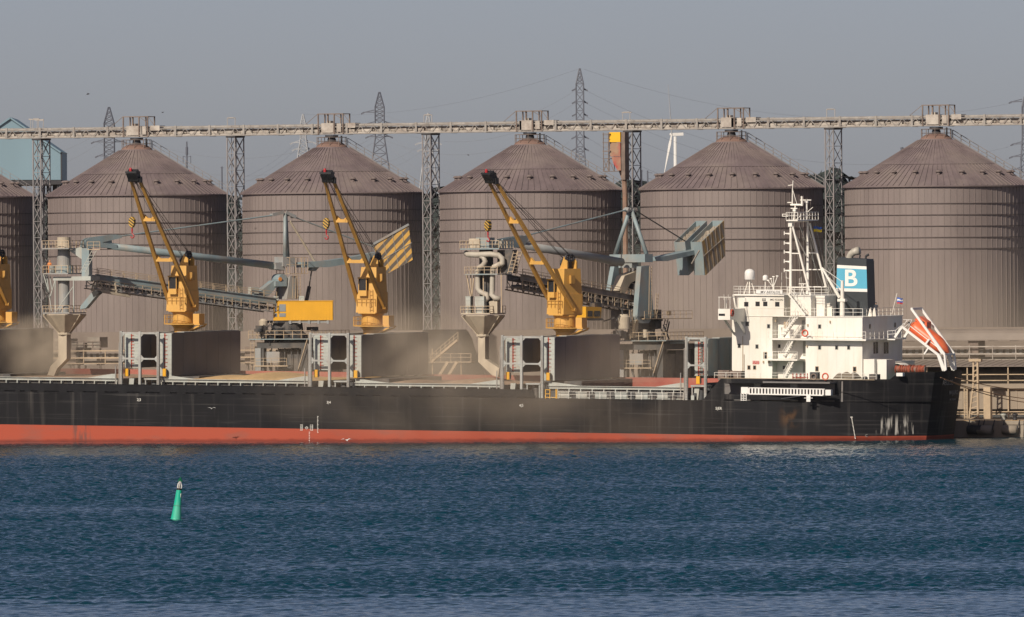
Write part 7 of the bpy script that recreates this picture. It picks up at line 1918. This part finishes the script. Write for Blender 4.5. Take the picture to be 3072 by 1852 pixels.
# ================================================================== birds
for i, (px, py, Y, s_, m, lab) in enumerate(((264, 283, 60, .55, 'bird_grey', 'small dark bird alone in the sky at upper left'), (488, 338, 60, .4, 'bird_grey', 'tiny dark bird just above the first full silo\'s head frame'), (635, 1226, -6, .55, 'bird_white', 'white gull flying past the black hull plating'), (1040, 1321, -5, .75, 'bird_white', 'white gull low over the water at the red boot'), (1405, 466, 60, .35, 'bird_grey', 'tiny dark bird between the second and third full silos'))):
    v = at(px, py, Y); r = empty('bird', v, (0, R(-12), R(20+40*i))); mb = MB()
    prof = [(0, -.42), (.06, -.3), (.10, -.05), (.08, .2), (.05, .32), (.005, .42)]
    n = 8; vs = []
    for rr_, x in prof:
        for k in range(n): a = 2*math.pi*k/n; vs.append((x, max(rr_, .004)*math.cos(a), max(rr_, .004)*math.sin(a)))
    mb.add(vs, [(q_*n+k, q_*n+(k+1) % n, (q_+1)*n+(k+1) % n, (q_+1)*n+k) for q_ in range(len(prof)-1) for k in range(n)])
    for sg in (-1, 1):
        mb.add([(.15, sg*.05, .03), (-.1, sg*.05, .03), (.12, sg*.45, .22), (-.08, sg*.45, .20), (-.02, sg*.95, .10)], [(0, 1, 3, 2), (2, 3, 4)])
    mb.v = [tuple(c*s_*1.25 for c in q_) for q_ in mb.v]; mb.build('body', m, r); tag(r, lab, 'bird', None)

# ================================================================== air: haze and blown grain dust
def volume_mat(name, colr, dens, build=None, aniso=0.2):
    m = bpy.data.materials.new(name); m.use_nodes = True; nt = m.node_tree; N = nt.nodes
    N.remove(N['Principled BSDF']); v = N.new('ShaderNodeVolumePrincipled'); v.inputs['Color'].default_value = (*colr, 1); v.inputs['Anisotropy'].default_value = aniso
    v.inputs['Density'].default_value = dens
    nt.links.new(v.outputs[0], N['Material Output'].inputs['Volume'])
    if build: nt.links.new(build(nt), v.inputs['Density'])
    return m
def dust(name, x0, x1, y0, y1, z0, z1, dens, lab, scale=.12, falloff=1.0, thr=(.38, .7), blob=False, colr=(0.84, 0.70, 0.54)):
    c = Vector(((x0+x1)/2, (y0+y1)/2, z0)); hx, hy, hz_ = (x1-x0)/2, (y1-y0)/2, z1-z0
    def bld(nt):
        tc = nt.nodes.new('ShaderNodeTexCoord'); sp = nt.nodes.new('ShaderNodeSeparateXYZ'); nt.links.new(tc.outputs['Object'], sp.inputs[0])
        n = nt.nodes.new('ShaderNodeTexNoise'); n.inputs['Scale'].default_value = scale; n.inputs['Detail'].default_value = 5; n.inputs['Distortion'].default_value = .6; nt.links.new(tc.outputs['Object'], n.inputs['Vector'])
        mr = nt.nodes.new('ShaderNodeMapRange'); mr.interpolation_type = 'SMOOTHSTEP'; mr.inputs[1].default_value = thr[0]; mr.inputs[2].default_value = thr[1]; nt.links.new(n.outputs[0], mr.inputs[0])
        x = mathn(nt, 'DIVIDE', sp.outputs[0], hx); y = mathn(nt, 'DIVIDE', sp.outputs[1], hy); z = mathn(nt, 'DIVIDE', sp.outputs[2], hz_)
        if blob:
            zz_ = mathn(nt, 'SUBTRACT', mathn(nt, 'MULTIPLY', z, 2.0), 1.0)
            r2 = mathn(nt, 'ADD', mathn(nt, 'ADD', mathn(nt, 'MULTIPLY', x, x), mathn(nt, 'MULTIPLY', y, y)), mathn(nt, 'MULTIPLY', zz_, zz_))
            f = mathn(nt, 'POWER', mathn(nt, 'MAXIMUM', mathn(nt, 'SUBTRACT', 1.0, r2), 0.0), 1.2)
        else:
            ex_ = mathn(nt, 'MAXIMUM', mathn(nt, 'SUBTRACT', 1.0, mathn(nt, 'POWER', mathn(nt, 'ABSOLUTE', x), 4.0)), 0.0)
            f = mathn(nt, 'MULTIPLY', ex_, mathn(nt, 'POWER', mathn(nt, 'MAXIMUM', mathn(nt, 'SUBTRACT', 1.0, z), 0.0), falloff))
        return mathn(nt, 'MULTIPLY', mathn(nt, 'MULTIPLY', f, mr.outputs[0]), dens)
    m = volume_mat(name + '_air', colr, 0.0, bld, -0.3)
    o = MB().box(-hx, hx, -hy, hy, 0, hz_).build(name, m); o.location = c
    tag(o, lab, 'dust', None, 'stuff'); return o
dust('dust_bank', -112, 98, 53.5, 75.5, QZ+.1, QZ+31, .052, 'brown grain dust hanging low over the whole quay behind the ship', .05, 1.9, (.1, .75))
v = at(110, 1075, 13); dust('dust_cloud', v.x-8, v.x+7, 4, 24, v.z-5, v.z+6.5, .22, 'thick tan dust cloud boiling from the left loader spout', .2, 1, (.28, .72), True)
v = at(1250, 1085, 10); dust('dust_cloud', v.x-10, v.x+11, -1, 23, v.z-6, v.z+8, .10, 'thin tan dust plume drifting over the third open hold', .16, 1, (.3, .75), True)
dust('dust_drift', at(-60, 1100, 13).x, at(2120, 1100, 13).x, .6, 27.5, at(1000, 1150, 13).z, at(1000, 1020, 13).z, .012, 'thin brown dust lying over the open holds along the deck', .07, .8, (.2, .75))
v = at(1330, 1225, -6); dust('dust_veil', v.x-30, v.x+30, -15, -.6, -1.2, v.z+10, .05, 'faint dust veil drifting down across the black hull amidships', .09, 1.0, (.3, .75), True)
v = at(1780, 1080, 20); dust('dust_cloud', v.x-15, v.x+15, 4, 29, v.z-6.5, v.z+8, .03, 'faint dust haze over the hatch covers ahead of the bridge', .12, 1, (.3, .7), True)

hm = volume_mat('haze_air', (0.80, 0.82, 0.86), 0.000008, None, 0.0)
hz_o = MB().box(-3500, 3500, -2600, 4700, -8, 175).build('haze', hm); tag(hz_o, 'thin pale haze in the air over the harbour', 'haze', None, 'stuff')
